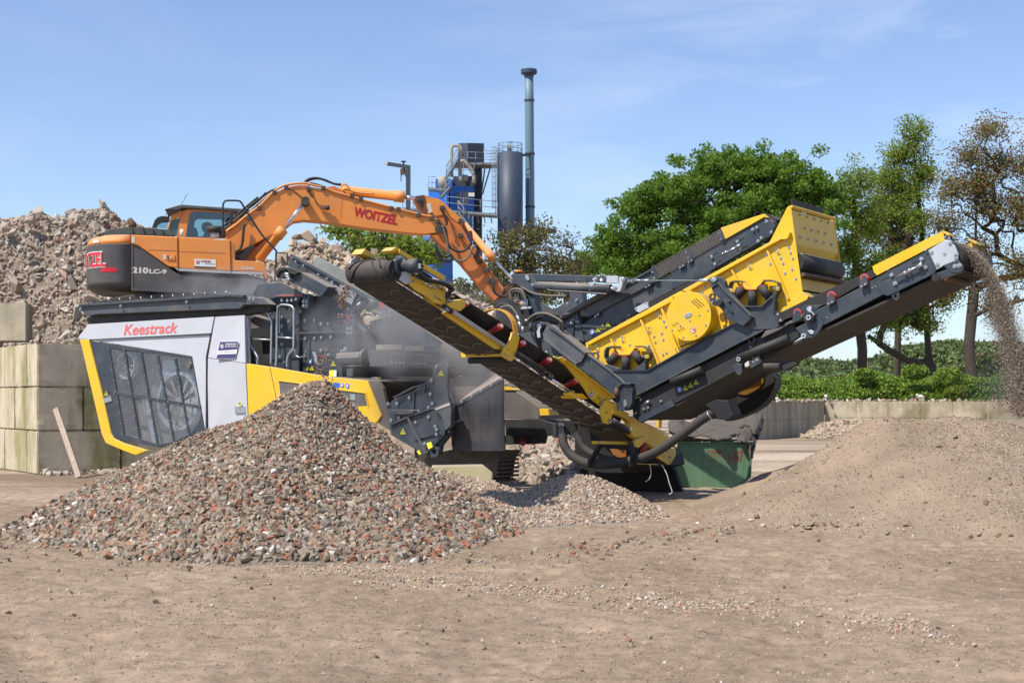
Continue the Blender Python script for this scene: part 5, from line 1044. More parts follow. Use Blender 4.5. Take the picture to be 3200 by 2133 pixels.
for s_ in ('1045,435', '775,578', '498,718'):
    u_, v_ = px('C '+s_)[0][:2]; a = SP.at(u_, v_, RO-.04); o = MB().cyl(a, a+SP.n*.34-ZZ*.07, .055, 18).build('idler_roller', M['red'], scr)
    MB().cyl(a-SP.n*.006, a+SP.n*.01, .032, 14).build('roller_hub', Gy, o)
    x, y = [float(z) for z in s_.split(',')]; plate('idler_bracket', SP, px(f'C {x-18},{y+5} {x-10},{y-12} {x+12},{y-12} {x+22},{y+15} {x+35},{y+45} {x+30},{y+60} {x-30},{y+90} {x-38},{y+75} {x-35},{y+40}'), RO-.07, .03, Gy, scr, bev=.004)
bolts(SP, 'C 1024,510 1055,492 755,652 785,637', RO-.075, scr, .014)
bolts(SP, 'C 1516,285 1548,353 1271,416 1300,484', RO-.03, scr, .024)
bolts(SP, 'C 1240,372 1550,212', RO-.05, scr, .012)
t_ = MB(); a0, a1 = pl(SP, 'C 1305,435 1525,325', RO-.07); t_.cyl(a0, a1, .014, 8); t_.cyl(a0.lerp(a1, .28), a0.lerp(a1, .40), .028, 6); t_.cyl(a0.lerp(a1, .48), a0.lerp(a1, .55), .030, 6); t_.cyl(a0.lerp(a1, .8), a1, .032, 6); t_.build('tension_screw', M['chrome'], scr)
for s_ in ('C 1190,458 1260,425', 'C 1435,325 1510,290'): MB().strip(SP, px(s_), 2.0, RO-.02, .01).build('slot', M['inkblk'], scr)
def eye(u, v, off):
    pts = px(f'C {u-42},{v-32} {u+35},{v-45} {u+32},{v+5} {u+15},{v+32} {u-8},{v+30} {u-25},{v+8}'); h = circ(SP, *px(f'C {u+2},{v-2}')[0][:2], 5, off); 
    f = [SP.at(a[0], a[1], off) for a in pts]; MB().prism(f, [p+SP.n*.025 for p in f], [(h, [p+SP.n*.025 for p in h])]).build('lifting_eye', Gy, scr)
eye(1300, 590, RO-.0)
eye(1530, 610, RO+1.15)
sc_ = MB(); a0, a1 = pl(SP, 'C 1640,435 1850,360', RO-.05); sc_.bar(a0, a1, SP.n*.03, ZZ*.05); sc_.build('scraper_arm', Gy, scr, .003)
a = SP.at(*px('C 1630,435')[0][:2], RO-.1); MB().cyl(a, a+SP.n*.12, .055, 14).build('scraper_tensioner', Bk, scr)
a = SP.at(*px('C 1700,440')[0][:2], RO+.05); MB().cyl(a, a+SP.n*1.1, .045, 12).build('belt_scraper', M['brown'], scr)
plate('far_head_bracket', SP, px('C 1690,335 1810,290 1850,338 1852,370 1830,395 1760,398'), RO, .04, Gy, scr, sh=1.58)
plate('dark_backing', SP, px('N 1985,1235 2384,1025 2500,960 2560,985 2500,1040 2106,1262'), .3, .05, M['void'], scr)  # added dark sheet in place of the shade below the chassis beam
# fold hinge
plate('fold_plate', SP, px('C 485,850 640,768 680,745 712,820 680,870 655,905 600,942 548,935'), RO-.04, .04, Gy, scr, bev=.006)
plate('fold_plate', SP, px('C 490,850 530,830 600,925 570,945 548,935'), RO-.08, .04, Gy, scr, bev=.005)
plate('fold_lug', SP, px('C 525,690 560,662 700,662 640,712 660,745 560,770 545,730'), RO-.0, .06, Gy, scr, bev=.005)
disc(SP, *px('C 590,760')[0][:2], 17, RO-.12, .12, M['void'], scr, 'hinge_boss')
for s_, r_ in (('C 590,762', 8), ('C 550,912', 8), ('C 18,1102', 7)): o = ring(SP, *px(s_)[0][:2], r_*.5, r_, RO-.14, .02, M['zinc'], scr, 'locking_ring')
plate('zinc_catch', SP, px('C 575,685 600,668 618,680 612,710 640,735 636,748 622,752 600,722 580,705'), RO-.10, .02, M['zinc'], scr, bev=.003)
plate('zinc_pin', SP, px('C 580,870 612,863 634,875 632,895 612,900'), RO-.06, .02, M['zinc'], scr, bev=.003)
plate('curved_guard', SP, px('C 240,870 345,850 480,770 548,725 552,735 530,785 430,815 350,865 200,935'), RO-.06, .12, M['dkgrey'], scr, bev=.005)
bolts(SP, 'C 745,760 1113,520 1139,508', RO+.0, scr, .008)
# inner conveyor section below the chassis beam
plate('lower_conveyor_beam', SP, px('N 1975,1252 2384,1045 2470,1000 2500,1050 2420,1105 2296,1160 2106,1262 1995,1316 1978,1300'), -.08, .08, M['void'], scr, bev=.005)
plate('lower_beam_skirt', SP, px('c8 1015,455 1322,283 1342,345 1022,502'), -.14, .12, Gy, scr, bev=.004)
MB().plate(SP, px('C 230,1075 -40,1190 c8 1340,345 1230,400 1100,470 1110,480 1240,412 1345,360 C -40,1205 235,1092'), -.06, 1.4).build('return_belt', M['belt'], scr)
q = pl(SP, 'c8 1320,130 1600,10', -.16); pcyl('hydraulic_cylinder', q[0], q[1], .055, M['void'], scr)
q = pl(SP, 'c8 1310,120 C 20,1100 430,930', -.18); pcyl('hydraulic_cylinder', q[1], q[2], .06, M['void'], scr)
ptube('hydraulic_hose', pl(SP, 'C 130,1040 140,1080 130,1120 80,1150', -.2), .012, Bk, scr); ptube('hydraulic_hose', pl(SP, 'C 110,1000 150,1030 230,1040 320,1000 350,965', -.2), .012, Bk, scr)
plate('valve_block', SP, px('C 70,1138 100,1115 108,1150 90,1165 72,1165'), -.24, .05, M['plaster'] , scr, bev=.003)
plate('valve_bracket', SP, px('C 105,1125 180,1075 205,1130 120,1180 105,1165'), -.2, .04, Gy, scr); bolts(SP, 'C 138,1125 172,1110', -.2, scr, .018)
plate('hanging_lug', SP, px('C -35,1160 5,1135 45,1150 48,1200 30,1235 10,1230 -15,1195'), -.22, .04, Gy, scr, bev=.004)
plate('cross_beam', SP, px('C 160,1135 420,1110 495,1135 485,1150 390,1195 130,1185'), -.05, .12, M['void'], scr, bev=.005)
q = pl(SP, 'C 90,1165 360,1165', -.1); MB().cyl(q[0], q[1], .055, 12).build('support_roller', M['belt'], scr)
plate('strap_plate', SP, px('c8 1810,300 1838,290 1885,400 1900,440 1880,445 1865,410'), -.05, .02, M['void'], scr)
bolts(SP, 'c8 1037,290 1065,375 1103,362 990,412 1222,303 1352,130 1383,118', -.1, scr, .018)
q = pl(SP, 'c8 1075,325 1115,300', -.12); pcyl('pin_head', q[0], q[1], .02, Gv, scr, 8)
# round tail guard with yellow side plate
TG = Plane(2300, 21.6, DD)
plate('tail_guard', TG, px('S 1440,650 1600,560 1730,430 1990,280 2080,300 2105,380 2090,470 2035,570 1955,650 1845,712 1710,768 1620,790 1510,775 1480,720'), .4, .16, M['deepblack'], scr, bev=.006)  # near-black colour carries the shade below the belt; outline stretched up over a gap
MB().strip(TG, 'S 2083,335 2107,385 2092,472 2038,575 1957,655 1847,717 1712,773 1622,795', 4, .36, .24).build('guard_rim', M['void'], scr, .003)
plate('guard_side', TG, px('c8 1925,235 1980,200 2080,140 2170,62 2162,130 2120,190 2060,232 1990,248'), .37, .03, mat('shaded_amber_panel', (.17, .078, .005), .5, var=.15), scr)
plate('leaf_tag', TG, px('c8 1720,300 1790,262 1815,262 1805,280 1725,312'), .30, .02, M['ylwstk'], scr)
# suction hose
HS = Plane(1900, 20.6, DD)
ptube('corrugated_hose', [SP.at(a[0], a[1], o) for a, o in zip(px('c8 1775,365 1600,470 1480,560 1350,655 1200,755 1040,825 850,868 650,888 500,860 390,790 330,700 318,620'), (-.1, -.15, -.2, -.25, -.3, -.3, -.3, -.3, -.3, -.3, -.3, -.25))], .073, M['hose'], scr, 14, 5, .035)
ptube('corrugated_hose', [SP.at(a[0], a[1], .1) for a in px('c8 960,845 800,850 640,810 520,740 470,660 440,600')], .062, M['hose'], scr, 14, 5, .035)
for s_ in ('c8 665,675 600,790 560,860 555,910', 'c8 925,680 945,760 950,830 935,900'): MB().strip(SP, px(s_), 8, -.42, .10).build('hose_strap', M['deepblack'], scr)
q = SP.at(*px('c8 1672,432')[0][:2], -.12); MB().cyl(q, q+(SP.at(*px('c8 1715,400')[0][:2], -.12)-q).normalized()*.02, .080, 18).build('hose_clamp', M['galv'], scr)
plate('suction_hood', SP, px('S 1420,640 1530,590 1640,600 1700,740 1640,790 1540,780 1505,720'), -.2, .3, M['deepblack'], scr, bev=.01)
# wires hanging
ptube('dangling_wire', [SP.at(a[0], a[1], -.2) for a in px('c8 1120,885 1130,960 1115,1015 1078,1042')], .006, M['plaster'], scr)
ptube('dangling_wire', [SP.at(a[0], a[1], -.2) for a in px('c8 1230,885 1275,970 1300,1060 1325,1135 1295,1158')], .006, M['plaster'], scr)

# ---- undercarriage and engine box (mostly hidden)
eb = plate('engine_box', SP, px('c6 1480,375 1600,415 1865,600 1862,730 1490,722'), 1.6, 1.2, M['dkgrey'], scr, bev=.01)
plate('yellow_band', SP, px('c6 1478,375 1540,372 1600,412 1478,412'), 1.57, .2, Yw, scr)
plate('box_top', SP, px('c6 1478,355 1520,345 1560,375 1478,375'), 1.58, 1.1, M['dkgrey'], scr)
plate('lower_frame', SP, px('c6 1485,732 1880,730 1960,760 2090,800 2091,905 1880,915 1500,905'), 1.2, .7, M['void'], scr)
plate('lower_frame', SP, px('c6 1480,905 1790,915 1765,1000 1500,1005'), 1.4, .5, M['void'], scr)
plate('yellow_step', SP, px('c6 1865,610 1960,615 1975,685 1870,690'), 1.2, .3, Yw, scr)
for s_ in ('c8 225,510 260,500 262,640 225,640', 'c8 300,515 330,525 335,640 268,640'): plate('hanger_plate', SP, px(s_), 1.0, .05, Gy, scr)
mf = plate('machine_frame', SP, px('c8 300,480 660,520 980,650 1080,700 1180,800 1200,900 1000,960 700,960 520,930 430,830 430,640'), .9, .9, M['deepblack'], scr)
cr = MB().plate(SP, px('c8 470,930 560,890 1290,890 1345,930 1400,1090 1410,1135 640,1120 500,1040'), 1.8, .1); cr.build('crawler_track', M['deepblack'], scr, .02)  # thin near-black sheet, paints the shadowed area in front of the skip
cab_ = MB()
for k in range(12): u_ = px(f'c8 {520+k*68},1115')[0]; cab_.plate(SP, [(u_[0], u_[1]+2, 0), (u_[0]+12, u_[1]+2, 0), (u_[0]+12, u_[1]+9, 0), (u_[0], u_[1]+9, 0)], 1.76, .1)
cab_.build('track_pads', M['deepblack'], scr)
plate('amber_drum_plate', SP, px('c8 750,740 900,750 900,830 830,820 780,790'), .7, .03, mat('dirty_amber', (.25, .09, .01), .6), scr)
tagr = plate('red_pull_tag', SP, px('c6 1650,975 1680,965 1702,980 1698,1010 1680,1018 1655,1008'), 1.1, .04, M['red'], scr)
ptube('pull_cord', pl(SP, 'c6 1672,970 1665,905', 1.1), .006, M['red'], scr); ptube('pull_cord', pl(SP, 'c6 1690,972 1702,905', 1.1), .006, M['red'], scr)

# ---- left side conveyor folded out over the stone pile
def Tt(s, off=0.): return [TP.at(a[0], a[1], off+a[2]) for a in px(s)]
BW = .63   # belt width; plane offset grows away from the viewer, i.e. to the left
dq = TP.at(*px('c5 548,300')[0][:2], .02); MB().tube([dq, dq+TP.n*.08, dq+TP.n*.3, dq+TP.n*.54, dq+TP.n*.62], [.125, .130, .138, .130, .125], 36).build('head_drum', M['belt'], scr)
MB().cyl(dq-TP.n*.05, dq+TP.n*.04, .122, 30).build('drum_lagging', Bk, scr)
for k in range(5):
    mbv = MB(); n_ = 14; pr = []
    for i in range(n_):
        a = -.9+i/(n_-1)*2.6+k*1.15; wv = .06+.25*(i/(n_-1)); pr.append(dq+TP.n*wv+(TP.d*-math.cos(a)+ZZ*math.sin(a))*.142)
    mbv.tube(pr, .010, 5); pr = [p+TP.n*(.62-2*(p-dq).dot(TP.n)) for p in pr]; mbv.tube(pr, .010, 5); 
    if k < 3: mbv.build('belt_cleats', Bk, scr)
rt = MB().plate(TP, px('N 1226,872 1983,1366 1983,1376 1222,884'), .03, BW-.06); rt.build('return_belt', M['belt'], scr)
# zig-zag cleats under the return belt
cl = MB(); A0 = TP.at(1240, 884, 0); A1 = TP.at(1975, 1370, 0); bd = (A1-A0); Lb = bd.length; bd.normalize(); dnv = bd.cross(TP.n); dnv = dnv if dnv.z < 0 else -dnv
s_ = .15
while s_ < Lb-.5:
    for w0, w1, d0, d1 in ((.06, .18, 0, .0), (.18, .30, .0, .14), (.33, .45, .14, .0), (.45, .57, .0, .0)):
        a, b_ = A0+bd*(s_+d0)+TP.n*w0+dnv*.014, A0+bd*(s_+d1)+TP.n*w1+dnv*.014; cl.bar(a, b_, bd*.013, dnv*.018)
    s_ += .30
tag(cl.build('belt_cleats', mat('worn_cleat_rubber', (.16, .135, .115), .9, var=.3), scr), kind='stuff')
# carrying run, right wing with rollers outside
top = px('c5 1150,520 1290,600 1640,815 1870,980 2120,1140 2500,1400 2830,1620'); bot = px('c5 1120,650 1240,720 1600,980 1830,1140 2090,1310 2480,1570 2790,1780')
mbw = MB(); T0 = [TP.at(a[0], a[1], .02) for a in top]; B0 = [TP.at(a[0], a[1], .2) for a in bot]
mbw.add(T0+B0+[p+TP.n*.02 for p in T0]+[p+TP.n*.02 for p in B0], [[i, i+1, i+8, i+7] for i in range(6)]+[[i+14, i+15, i+22, i+21] for i in range(6)]+[[i, i+1, i+15, i+14] for i in range(6)])
mbw.build('carrying_belt', M['void'], scr)
MB().plate(TP, px('c5 560,215 1120,520 1240,600 2790,1640 2790,1700 1240,680 1100,600 560,260'), .2, .28).build('carrying_belt_floor', M['void'], scr)
for s_ in ('c5 1288,610', 'c5 1622,838', 'c5 1845,1003', 'c5 2102,1168', 'c7 800,1215'):
    u_, v_ = px(s_)[0][:2]; a = TP.at(u_, v_, -.05); e = a+TP.n*.25-ZZ*.075+TP.d*.06; o = MB().cyl(a, e, .042, 18).build('idler_roller', M['red'], scr)
    MB().cyl(a-(e-a).normalized()*.003, a+(e-a).normalized()*.01, .026, 14).build('roller_hub', M['plaster'], o)
plate('head_side_plate', TP, px('c5 552,300 572,200 600,152 645,143 690,200 742,345 728,400 705,432 680,430 560,345'), -.03, .02, M['zinc'], scr, bev=.004)
bolts(TP, 'c5 652,182 622,302 757,407 780,365', -.03, scr, .018)
MB().plate(TP, px('c5 590,200 640,170 650,200 640,330 600,320'), -.07, .05).build('motor_flange', Gy, scr, .005)
m0 = TP.at(*px('c5 650,262')[0][:2], -.06); m1 = m0-TP.n*.24+TP.d*.02; MB().tube([m0, m0-TP.n*.10, m0-TP.n*.102, m1], [.062, .068, .088, .088], 24).build('drive_motor', Gy, scr)
mbx = MB()
for k in range(8): a = 2*math.pi*k/8; c_ = m1+(TP.d*math.cos(a)+ZZ*math.sin(a))*.062; mbx.cyl(c_+TP.n*.01, c_-TP.n*.008, .016, 10)
mbx.build('motor_bolts', M['inkblk'], scr); MB().box(m1-TP.n*.002, TP.d*.028, TP.n*.002, ZZ*.03).build('motor_label', M['whtstk'], scr)
ptube('hydraulic_hose', Tt('c5 800,305 880,375 960,400 1060,425 1130,460 1145,490 1110,500', -.14), .024, Bk, scr, 10, 5, .03)
ptube('hydraulic_hose', Tt('c5 790,345 870,395 950,410 1050,435 1120,480 1110,540', -.10), .020, Bk, scr, 10)
ptube('hydraulic_hose', Tt('c5 800,285 860,320 930,370', -.12), .020, Bk, scr, 10)
plate('side_cover', TP, px('c5 625,88 1074,352 1068,400 1040,392 622,130'), -.05, .02, Yw, scr, bev=.004)
plate('cover_lip', TP, px('c5 540,102 588,68 636,88 622,130 600,98 560,122'), -.03, .16, Yw, scr)
plate('side_cover_top', TP, px('c5 625,88 1074,352 1072,358 622,95'), -.03, .16, Yw, scr)
plate('far_side_cover', TP, px('c5 625,88 1074,352 1068,400 1040,392 622,130'), 0, .02, Yw, scr, sh=BW)
plate('far_cover_lip', TP, px('c5 560,112 600,60 650,95 690,130 680,160 640,140'), 0, .16, Yw, scr, sh=BW-.14)
plate('far_side_plate', TP, px('c5 552,300 530,250 560,170 600,140 645,143 690,200 742,345 728,400 705,432 680,430 540,360'), 0, .02, M['zinc'], scr, sh=BW+.02)
plate('head_side_beam', TP, px('c5 722,432 735,355 790,350 1080,470 1068,560 1085,600 1065,640 960,612 880,545 780,490'), -.03, .03, Yw, scr, bev=.004)
bolts(TP, 'c5 755,407 785,367 995,457 972,555', -.03, scr, .020)
for s_ in ('c5 1000,462 1050,492', 'c5 985,562 1030,592'): MB().strip(TP, px(s_), 2.6, -.034, .01).build('slot', M['inkblk'], scr)
t_ = MB(); a0, a1 = Tt('c5 820,385 970,475', -.07); t_.cyl(a0, a1, .013, 8); t_.cyl(a0.lerp(a1, .30), a0.lerp(a1, .48), .024, 6); t_.cyl(a0.lerp(a1, .62), a0.lerp(a1, .72), .026, 6); t_.build('tension_screw', M['chrome'], scr)
plate('roller_guard', TP, px('c5 1080,625 1240,578 1275,590 1268,655 1220,695 1165,672 1120,660'), -.08, .12, Yw, scr, bev=.005)
plate('side_channel', TP, px('c5 1040,715 1130,695 1660,1035 1620,1072 1565,1065'), .0, .05, Yw, scr, bev=.004)
plate('inner_brace', TP, px('c5 880,545 960,612 1050,690 960,690 860,600'), .2, .03, Yw, scr)
for i in range(3): ptube('hydraulic_pipe', Tt(f'c5 {1095+8*i},{690-9*i} {1150+8*i},{715-9*i} {1660+6*i},{1052-9*i}', -.05), .0085, M['zinc'], scr, 8, 2)
q = Tt('c5 1055,650 1130,700', -.06); pcyl('pipe_manifold', q[0], q[1], .035, Bk, scr, 8)
for s_ in ('c5 1120,540 1150,555', 'c5 1100,580 1120,600', 'c5 1070,660 1100,690'): q = Tt(s_, -.08); pcyl('hose_fitting', q[0], q[1], .02, M['beige'], scr, 8)
cbm = plate('cross_bar', TP, px('c5 1640,1090 1655,1060 1680,1062 1672,1140 1640,1140'), -.02, BW+.06, Yw, scr, bev=.004)
plate('end_plate', TP, px('c5 1635,1140 1648,1050 1690,1012 1722,940 1730,902 1750,902 1802,950 1765,1110 1742,1172 1715,1186'), -.06, .03, Yw, scr, bev=.004)
bolts(TP, 'c5 1680,1070 1655,1115 1682,1138 1750,1112 1745,1133 1757,915 1782,932', -.06, scr, .014)
q = TP.at(*px('c5 1690,1172')[0][:2], 0); MB().cyl(q, q+TP.n*.64, .045, 14).build('return_roller', Bk, scr)
af = TP.at(*px('c5 1758,935')[0][:2], -.03); arch = MB(); n_ = 20; P_ = []
for i in range(n_+1): a = math.pi*i/n_; P_.append(af+TP.n*(.5-.5*math.cos(a))*.66+ZZ*(.36*math.sin(a)**.8 if 0 < i < n_ else 0))
hw = TP.d*.055
V_ = []
for i, p in enumerate(P_): o_ = (p-(af+TP.n*.33)).normalized()*.010; V_ += [p-hw, p+hw, p+hw+o_, p-hw+o_]
arch.add(V_, [[4*i+k, 4*i+(k+1) % 4, 4*i+4+(k+1) % 4, 4*i+4+k] for i in range(n_) for k in range(4)]); arch.build('arch_strap', mat('faded_amber_strap', (.72, .33, .03), .5), scr)
# lower end: cylinder, hopper plate, hinge and yellow swing arm
q = Tt('c7 200,955 548,1185', -.06); pcyl('hydraulic_cylinder', q[0], q[1], .045, Bk, scr, 16)
q = Tt('c7 540,1205 762,1345', -.07); pcyl('cylinder_rod', q[0], q[1], .022, M['chrome'], scr, 12)
ptube('hydraulic_hose', Tt('c7 430,1150 470,1215 510,1200 545,1165 500,1140 440,1150', -.12), .01, Bk, scr)
ptube('hydraulic_hose', Tt('c7 200,950 300,1020 400,1120 470,1170', -.1), .018, Bk, scr); q = Tt('c7 520,1160 550,1180', -.1); pcyl('hose_fitting', q[0], q[1], .02, M['beige'], scr, 8)
hp_ = plate('hopper_plate', TP, px('c7 608,1000 660,985 685,1012 1170,1385 1065,1405 1045,1480 930,1390 865,1285 690,1070 665,1050'), -.16, .03, Yw, scr, bev=.004)
plate('hopper_lip', TP, px('c7 608,1000 660,985 690,1060 670,1050'), -.19, .05, Yw, scr)
edge(TP, 'c7 680,1012 1168,1383', 4, -.20, Yw, scr, .06, 'lip_edge')
plate('yellow_clevis', TP, px('c7 700,1340 760,1315 785,1350 770,1385 735,1375 705,1362'), -.09, .08, Yw, scr)
plate('support_bracket', TP, px('c7 760,1345 850,1345 905,1400 855,1395 700,1395 690,1370'), -.04, .1, Yw, scr)
stickers(TP, [('b', *px('c7 932,1360')[0][:2], 17, .2), ('t', *px('c7 1000,1390')[0][:2], 14, .1), ('t', *px('c7 970,1412')[0][:2], 12, .1), ('t', *px('c7 1018,1440')[0][:2], 14, .3)], -.166, scr)
for s_ in ('c7 935,1290 945,1330 950,1370', 'c7 1015,1350 1025,1390 1045,1440'): ptube('safety_wire', Tt(s_, -.19), .005, M['galv'], scr)
hg = plate('hinge_plate', TP, px('c8 668,385 712,300 760,280 785,290 772,440 745,515 705,500'), -.24, .04, Yw, scr, bev=.005)
stickers(TP, [('t', *px('c8 722,405')[0][:2], 14, .1)], -.245, scr)
bolts(TP, 'c8 772,308 755,485 940,562 940,440', -.26, scr, .028)
plate('swing_arm', TP, px('c8 775,300 812,310 822,390 905,400 1000,465 1270,640 1360,735 1357,800 1320,862 1230,780 1100,690 985,640 930,590 940,500 900,460 780,415'), -.10, .10, Yw, scr, bev=.006)
sa = plate('swing_arm_end', TP, px('c8 1170,730 1350,735 1357,800 1310,882 1290,885 1200,830'), -.14, .04, Yw, scr, bev=.004)
bolts(TP, 'c8 1325,738 1330,790 1300,812 1312,822 1308,858 1250,810 1290,770', -.14, scr, .018)
plate('hanger_lug', TP, px('c8 1020,640 1075,625 1100,650 1020,730 985,715 990,660'), -.14, .05, Yw, scr)
plate('cross_tube', TP, px('c8 625,668 985,672 1020,695 1015,705 630,695'), .05, .08, Yw, scr, bev=.004); bolts(TP, 'c8 665,678 925,685 1040,632 1080,655', .03, scr, .018)
q = Tt('c8 770,485 925,580', -.08); pcyl('hydraulic_cylinder', q[0], q[1], .05, M['void'], scr, 16)
q = Tt('c8 1075,700 1060,765', -.12); pcyl('red_cap', q[0], q[1], .045, M['red'], scr, 14)
meshpanel('mesh_guard', TP, px('c8 1050,490 1290,600 1090,530 1290,660'), 22, 6, .2, .003, Yw, scr)
plate('floor_beam', TP, px('c8 1100,878 1310,880 1300,890 1105,886'), -.1, .6, Yw, scr)
plate('yellow_post', TP, px('c8 1203,440 1237,440 1228,550 1200,548'), .6, .04, Yw, scr)
# ================================================================== CRUSHER
cru = thing('crusher', 'large mobile crusher with silver and yellow cladding and a grille over its cooling fans', 'crusher', foot(CP.at(765, 1400, 1.)))
Wh = M['white']
mp_ = plate('silver_panel', CP, px('c1 225,460 1308,411 1265,620 1265,1255 1252,1262 1135,606'), .0, .05, Wh, cru, bev=.006)
plate('upper_hood', CP, px('c1 120,445 213,322 1338,254 1308,404 290,456 225,458'), -.03, .08, Wh, cru, bev=.008)
plate('hood_top', CP, px('c1 213,322 1338,254 1340,260 215,328'), .05, 1.8, Wh, cru)
plate('corner_panel', CP, px('c1 1347,256 1608,240 1616,668,-.05 1282,620'), -.02, .05, Wh, cru, bev=.008)
plate('corner_panel', CP, px('c1 1282,622,.01 1616,670,-.045 1650,1420,.03 1270,1400,.05'), -.02, .05, Wh, cru, bev=.008)
MB().strip(CP, px('c1 1341,254 1310,408 1270,610 1266,1400'), 4, -.012, .03).build('panel_gap', M['void'], cru)
MB().strip(CP, px('c1 1308,407 225,459'), 1.6, -.034, .02).build('panel_gap', M['void'], cru)
plate('end_panel', CP, px('c1 1608,240 1632,250 1650,640 1665,1400 1645,1400 1616,668'), .03, .04, Wh, cru)
outer = px('c1 222,468 1135,607 1252,1264 1080,1330 840,1420 440,1335 415,1300'); inner = px('c1 388,532 1128,622 1210,1045 1225,1125 1200,1200 1130,1290 980,1370 832,1388 532,1300')
fr = MB().plate(CP, outer, -.02, .05, holes=[inner]).build('grille_frame', Gy, cru, .004)
plate('yellow_trim', CP, px('c1 140,455 220,458 330,900 418,1295 440,1335 525,1380 745,1445 640,1487 525,1445 370,1378 335,1300 230,840'), -.05, .07, Yw, cru, bev=.012)
plate('grille_backing', CP, px('c1 380,525 1140,600 1235,1130 1130,1320 900,1420 520,1310'), .42, .03, mat('radiator_inside', (.30, .285, .26), .8, var=.25, vscale=5), cru)
for s_, r_ in (('c1 385,525 1131,606', 0),): pass
# grille wires
def inside(P, u, v):
    c = False; n_ = len(inner); j = n_-1
    for i in range(n_):
        if (inner[i][1] > v) != (inner[j][1] > v) and u < (inner[j][0]-inner[i][0])*(v-inner[i][1])/(inner[j][1]-inner[i][1])+inner[i][0]: c = not c
        j = i
    return c
gm = MB(); U0, U1 = min(p[0] for p in inner), max(p[0] for p in inner); V0, V1 = min(p[1] for p in inner), max(p[1] for p in inner)
def clipline(a, b_, n_=160):
    segs = []; st = None
    for k in range(n_+1):
        t = k/n_; u = a[0]+(b_[0]-a[0])*t; v = a[1]+(b_[1]-a[1])*t; ins = inside(CP, u, v)
        if ins and st is None: st = (u, v)
        if (not ins or k == n_) and st is not None: segs.append((st, (u, v))); st = None
    return segs
N_ = 78
for k in range(N_): 
    u = U0-60+(U1-U0+60)*k/N_
    for a, b_ in clipline((u, V0), (u+60, V1)): gm.bar(CP.at(*a, -.005), CP.at(*b_, -.005), CP.d*.0028, CP.n*.0028)
for k in range(70):
    v = V0-30+(V1-V0+40)*k/70
    for a, b_ in clipline((U0, v), (U1, v+38)): gm.bar(CP.at(*a, .0), CP.at(*b_, .0), ZZ*.0028, CP.n*.0028)
gm.build('grille_mesh', M['galv'], cru)
for s_ in ('535,548 668,1335', '682,575 830,1392', '832,600 978,1370', '988,625 1110,1300', '395,535 528,1300', '452,930 1210,1058'): MB().strip(CP, px('c1 '+s_), 5.5 if s_[0] != '4' else 10, -.03, .02).build('grille_bar', Gy, cru, .002)
bp = []
for s_ in ('395,535 528,1300', '535,548 668,1335', '682,575 830,1392', '832,600 978,1370', '988,625 1110,1300', '452,930 1210,1058'):
    a, b_ = px('c1 '+s_); n_ = 9
    for k in range(n_): bp.append((a[0]+(b_[0]-a[0])*k/(n_-1), a[1]+(b_[1]-a[1])*k/(n_-1), 0))
mbr = MB()
for q in bp: c_ = CP.at(q[0], q[1], -.03); mbr.cyl(c_, c_-CP.n*.008, .010, 8)
tag(mbr.build('rivets', M['galv'], fr), kind='stuff')
M['shroud'] = mat('pale_blue_shroud', (.52, .60, .68), .5, var=.1, vscale=4)
def fan(u, v, r, off, nb, hub):
    c = CP.at(u, v, off); R_ = r*c.y/F; o = None
    f = [c+(CP.d*math.cos(a)+ZZ*math.sin(a))*R_*1.12 for a in [2*math.pi*k/48 for k in range(48)]]; g = [c+(CP.d*math.cos(a)+ZZ*math.sin(a))*R_ for a in [2*math.pi*k/48 for k in range(48)]]
    o = MB().prism(f, [p+CP.n*.12 for p in f], [(g, [p+CP.n*.12 for p in g])]).build('fan_shroud', M['shroud'], cru)
    fb_ = MB(); pc = c+CP.n*.06
    for k in range(nb):
        a = 2*math.pi*k/nb; rd_ = CP.d*math.cos(a)+ZZ*math.sin(a); tg = -CP.d*math.sin(a)+ZZ*math.cos(a)
        p = [pc+rd_*R_*hub-tg*R_*.06-CP.n*.03, pc+rd_*R_*hub+tg*R_*.10+CP.n*.03, pc+rd_*R_*.96+tg*R_*.20+CP.n*.03, pc+rd_*R_*.96-tg*R_*.10-CP.n*.03]
        fb_.prism(p, [x+CP.n*.008 for x in p])
    fb_.cyl(pc-CP.n*.04, pc+CP.n*.04, R_*hub, 20); fb_.build('fan_blades', mat('fan_'+str(nb), (.48, .46, .43), .7, var=.2), o)
    MB().prism(g, [p+CP.n*.01 for p in g]) if 0 else None
    bk = [q+CP.n*.13 for q in g]; MB().prism(bk, [q+CP.n*.01 for q in bk]).build('fan_backing', M['dkgrey'], o)
fan(*px('c1 545,690')[0][:2], 38, .10, 9, .18); fan(*px('c1 1010,1005')[0][:2], 82, .12, 12, .16)
plate('air_duct', CP, px('c1 885,640 1010,640 1000,730 960,745 860,860 870,720'), .2, .1, M['shroud'], cru); plate('air_duct', CP, px('c1 690,960 745,980 830,1390 770,1375'), .25, .1, M['shroud'], cru)
plate('exhaust_housing', CP, px('c1 1068,635 1130,640 1150,745 1085,735'), .05, .05, Gy, cru); q = CP.at(*px('c1 1105,685')[0][:2], -.05); MB().cyl(q, q+CP.n*.2, .06, 16).build('exhaust_pipe', M['dkgrey'], cru)
for s_ in ('c1 1520,1052 1610,1050 1614,1112 1524,1115', 'c1 345,985 412,955 425,1005 360,1025'): o = plate('latch', CP, px(s_), -.04, .03, M['galv'], cru, bev=.004)
tri = [('t', *px('c1 1565,1025')[0][:2], 14, 0), ('t', *px('c1 375,940')[0][:2], 14, 0)]; stickers(CP, tri, -.065, cru)
text('maker_lettering', 'Keestrack', CP, 'c1 532,418', 'c1 1003,395', 33, -.036, M['salmon'], cru, shear=.22, bold=.014)
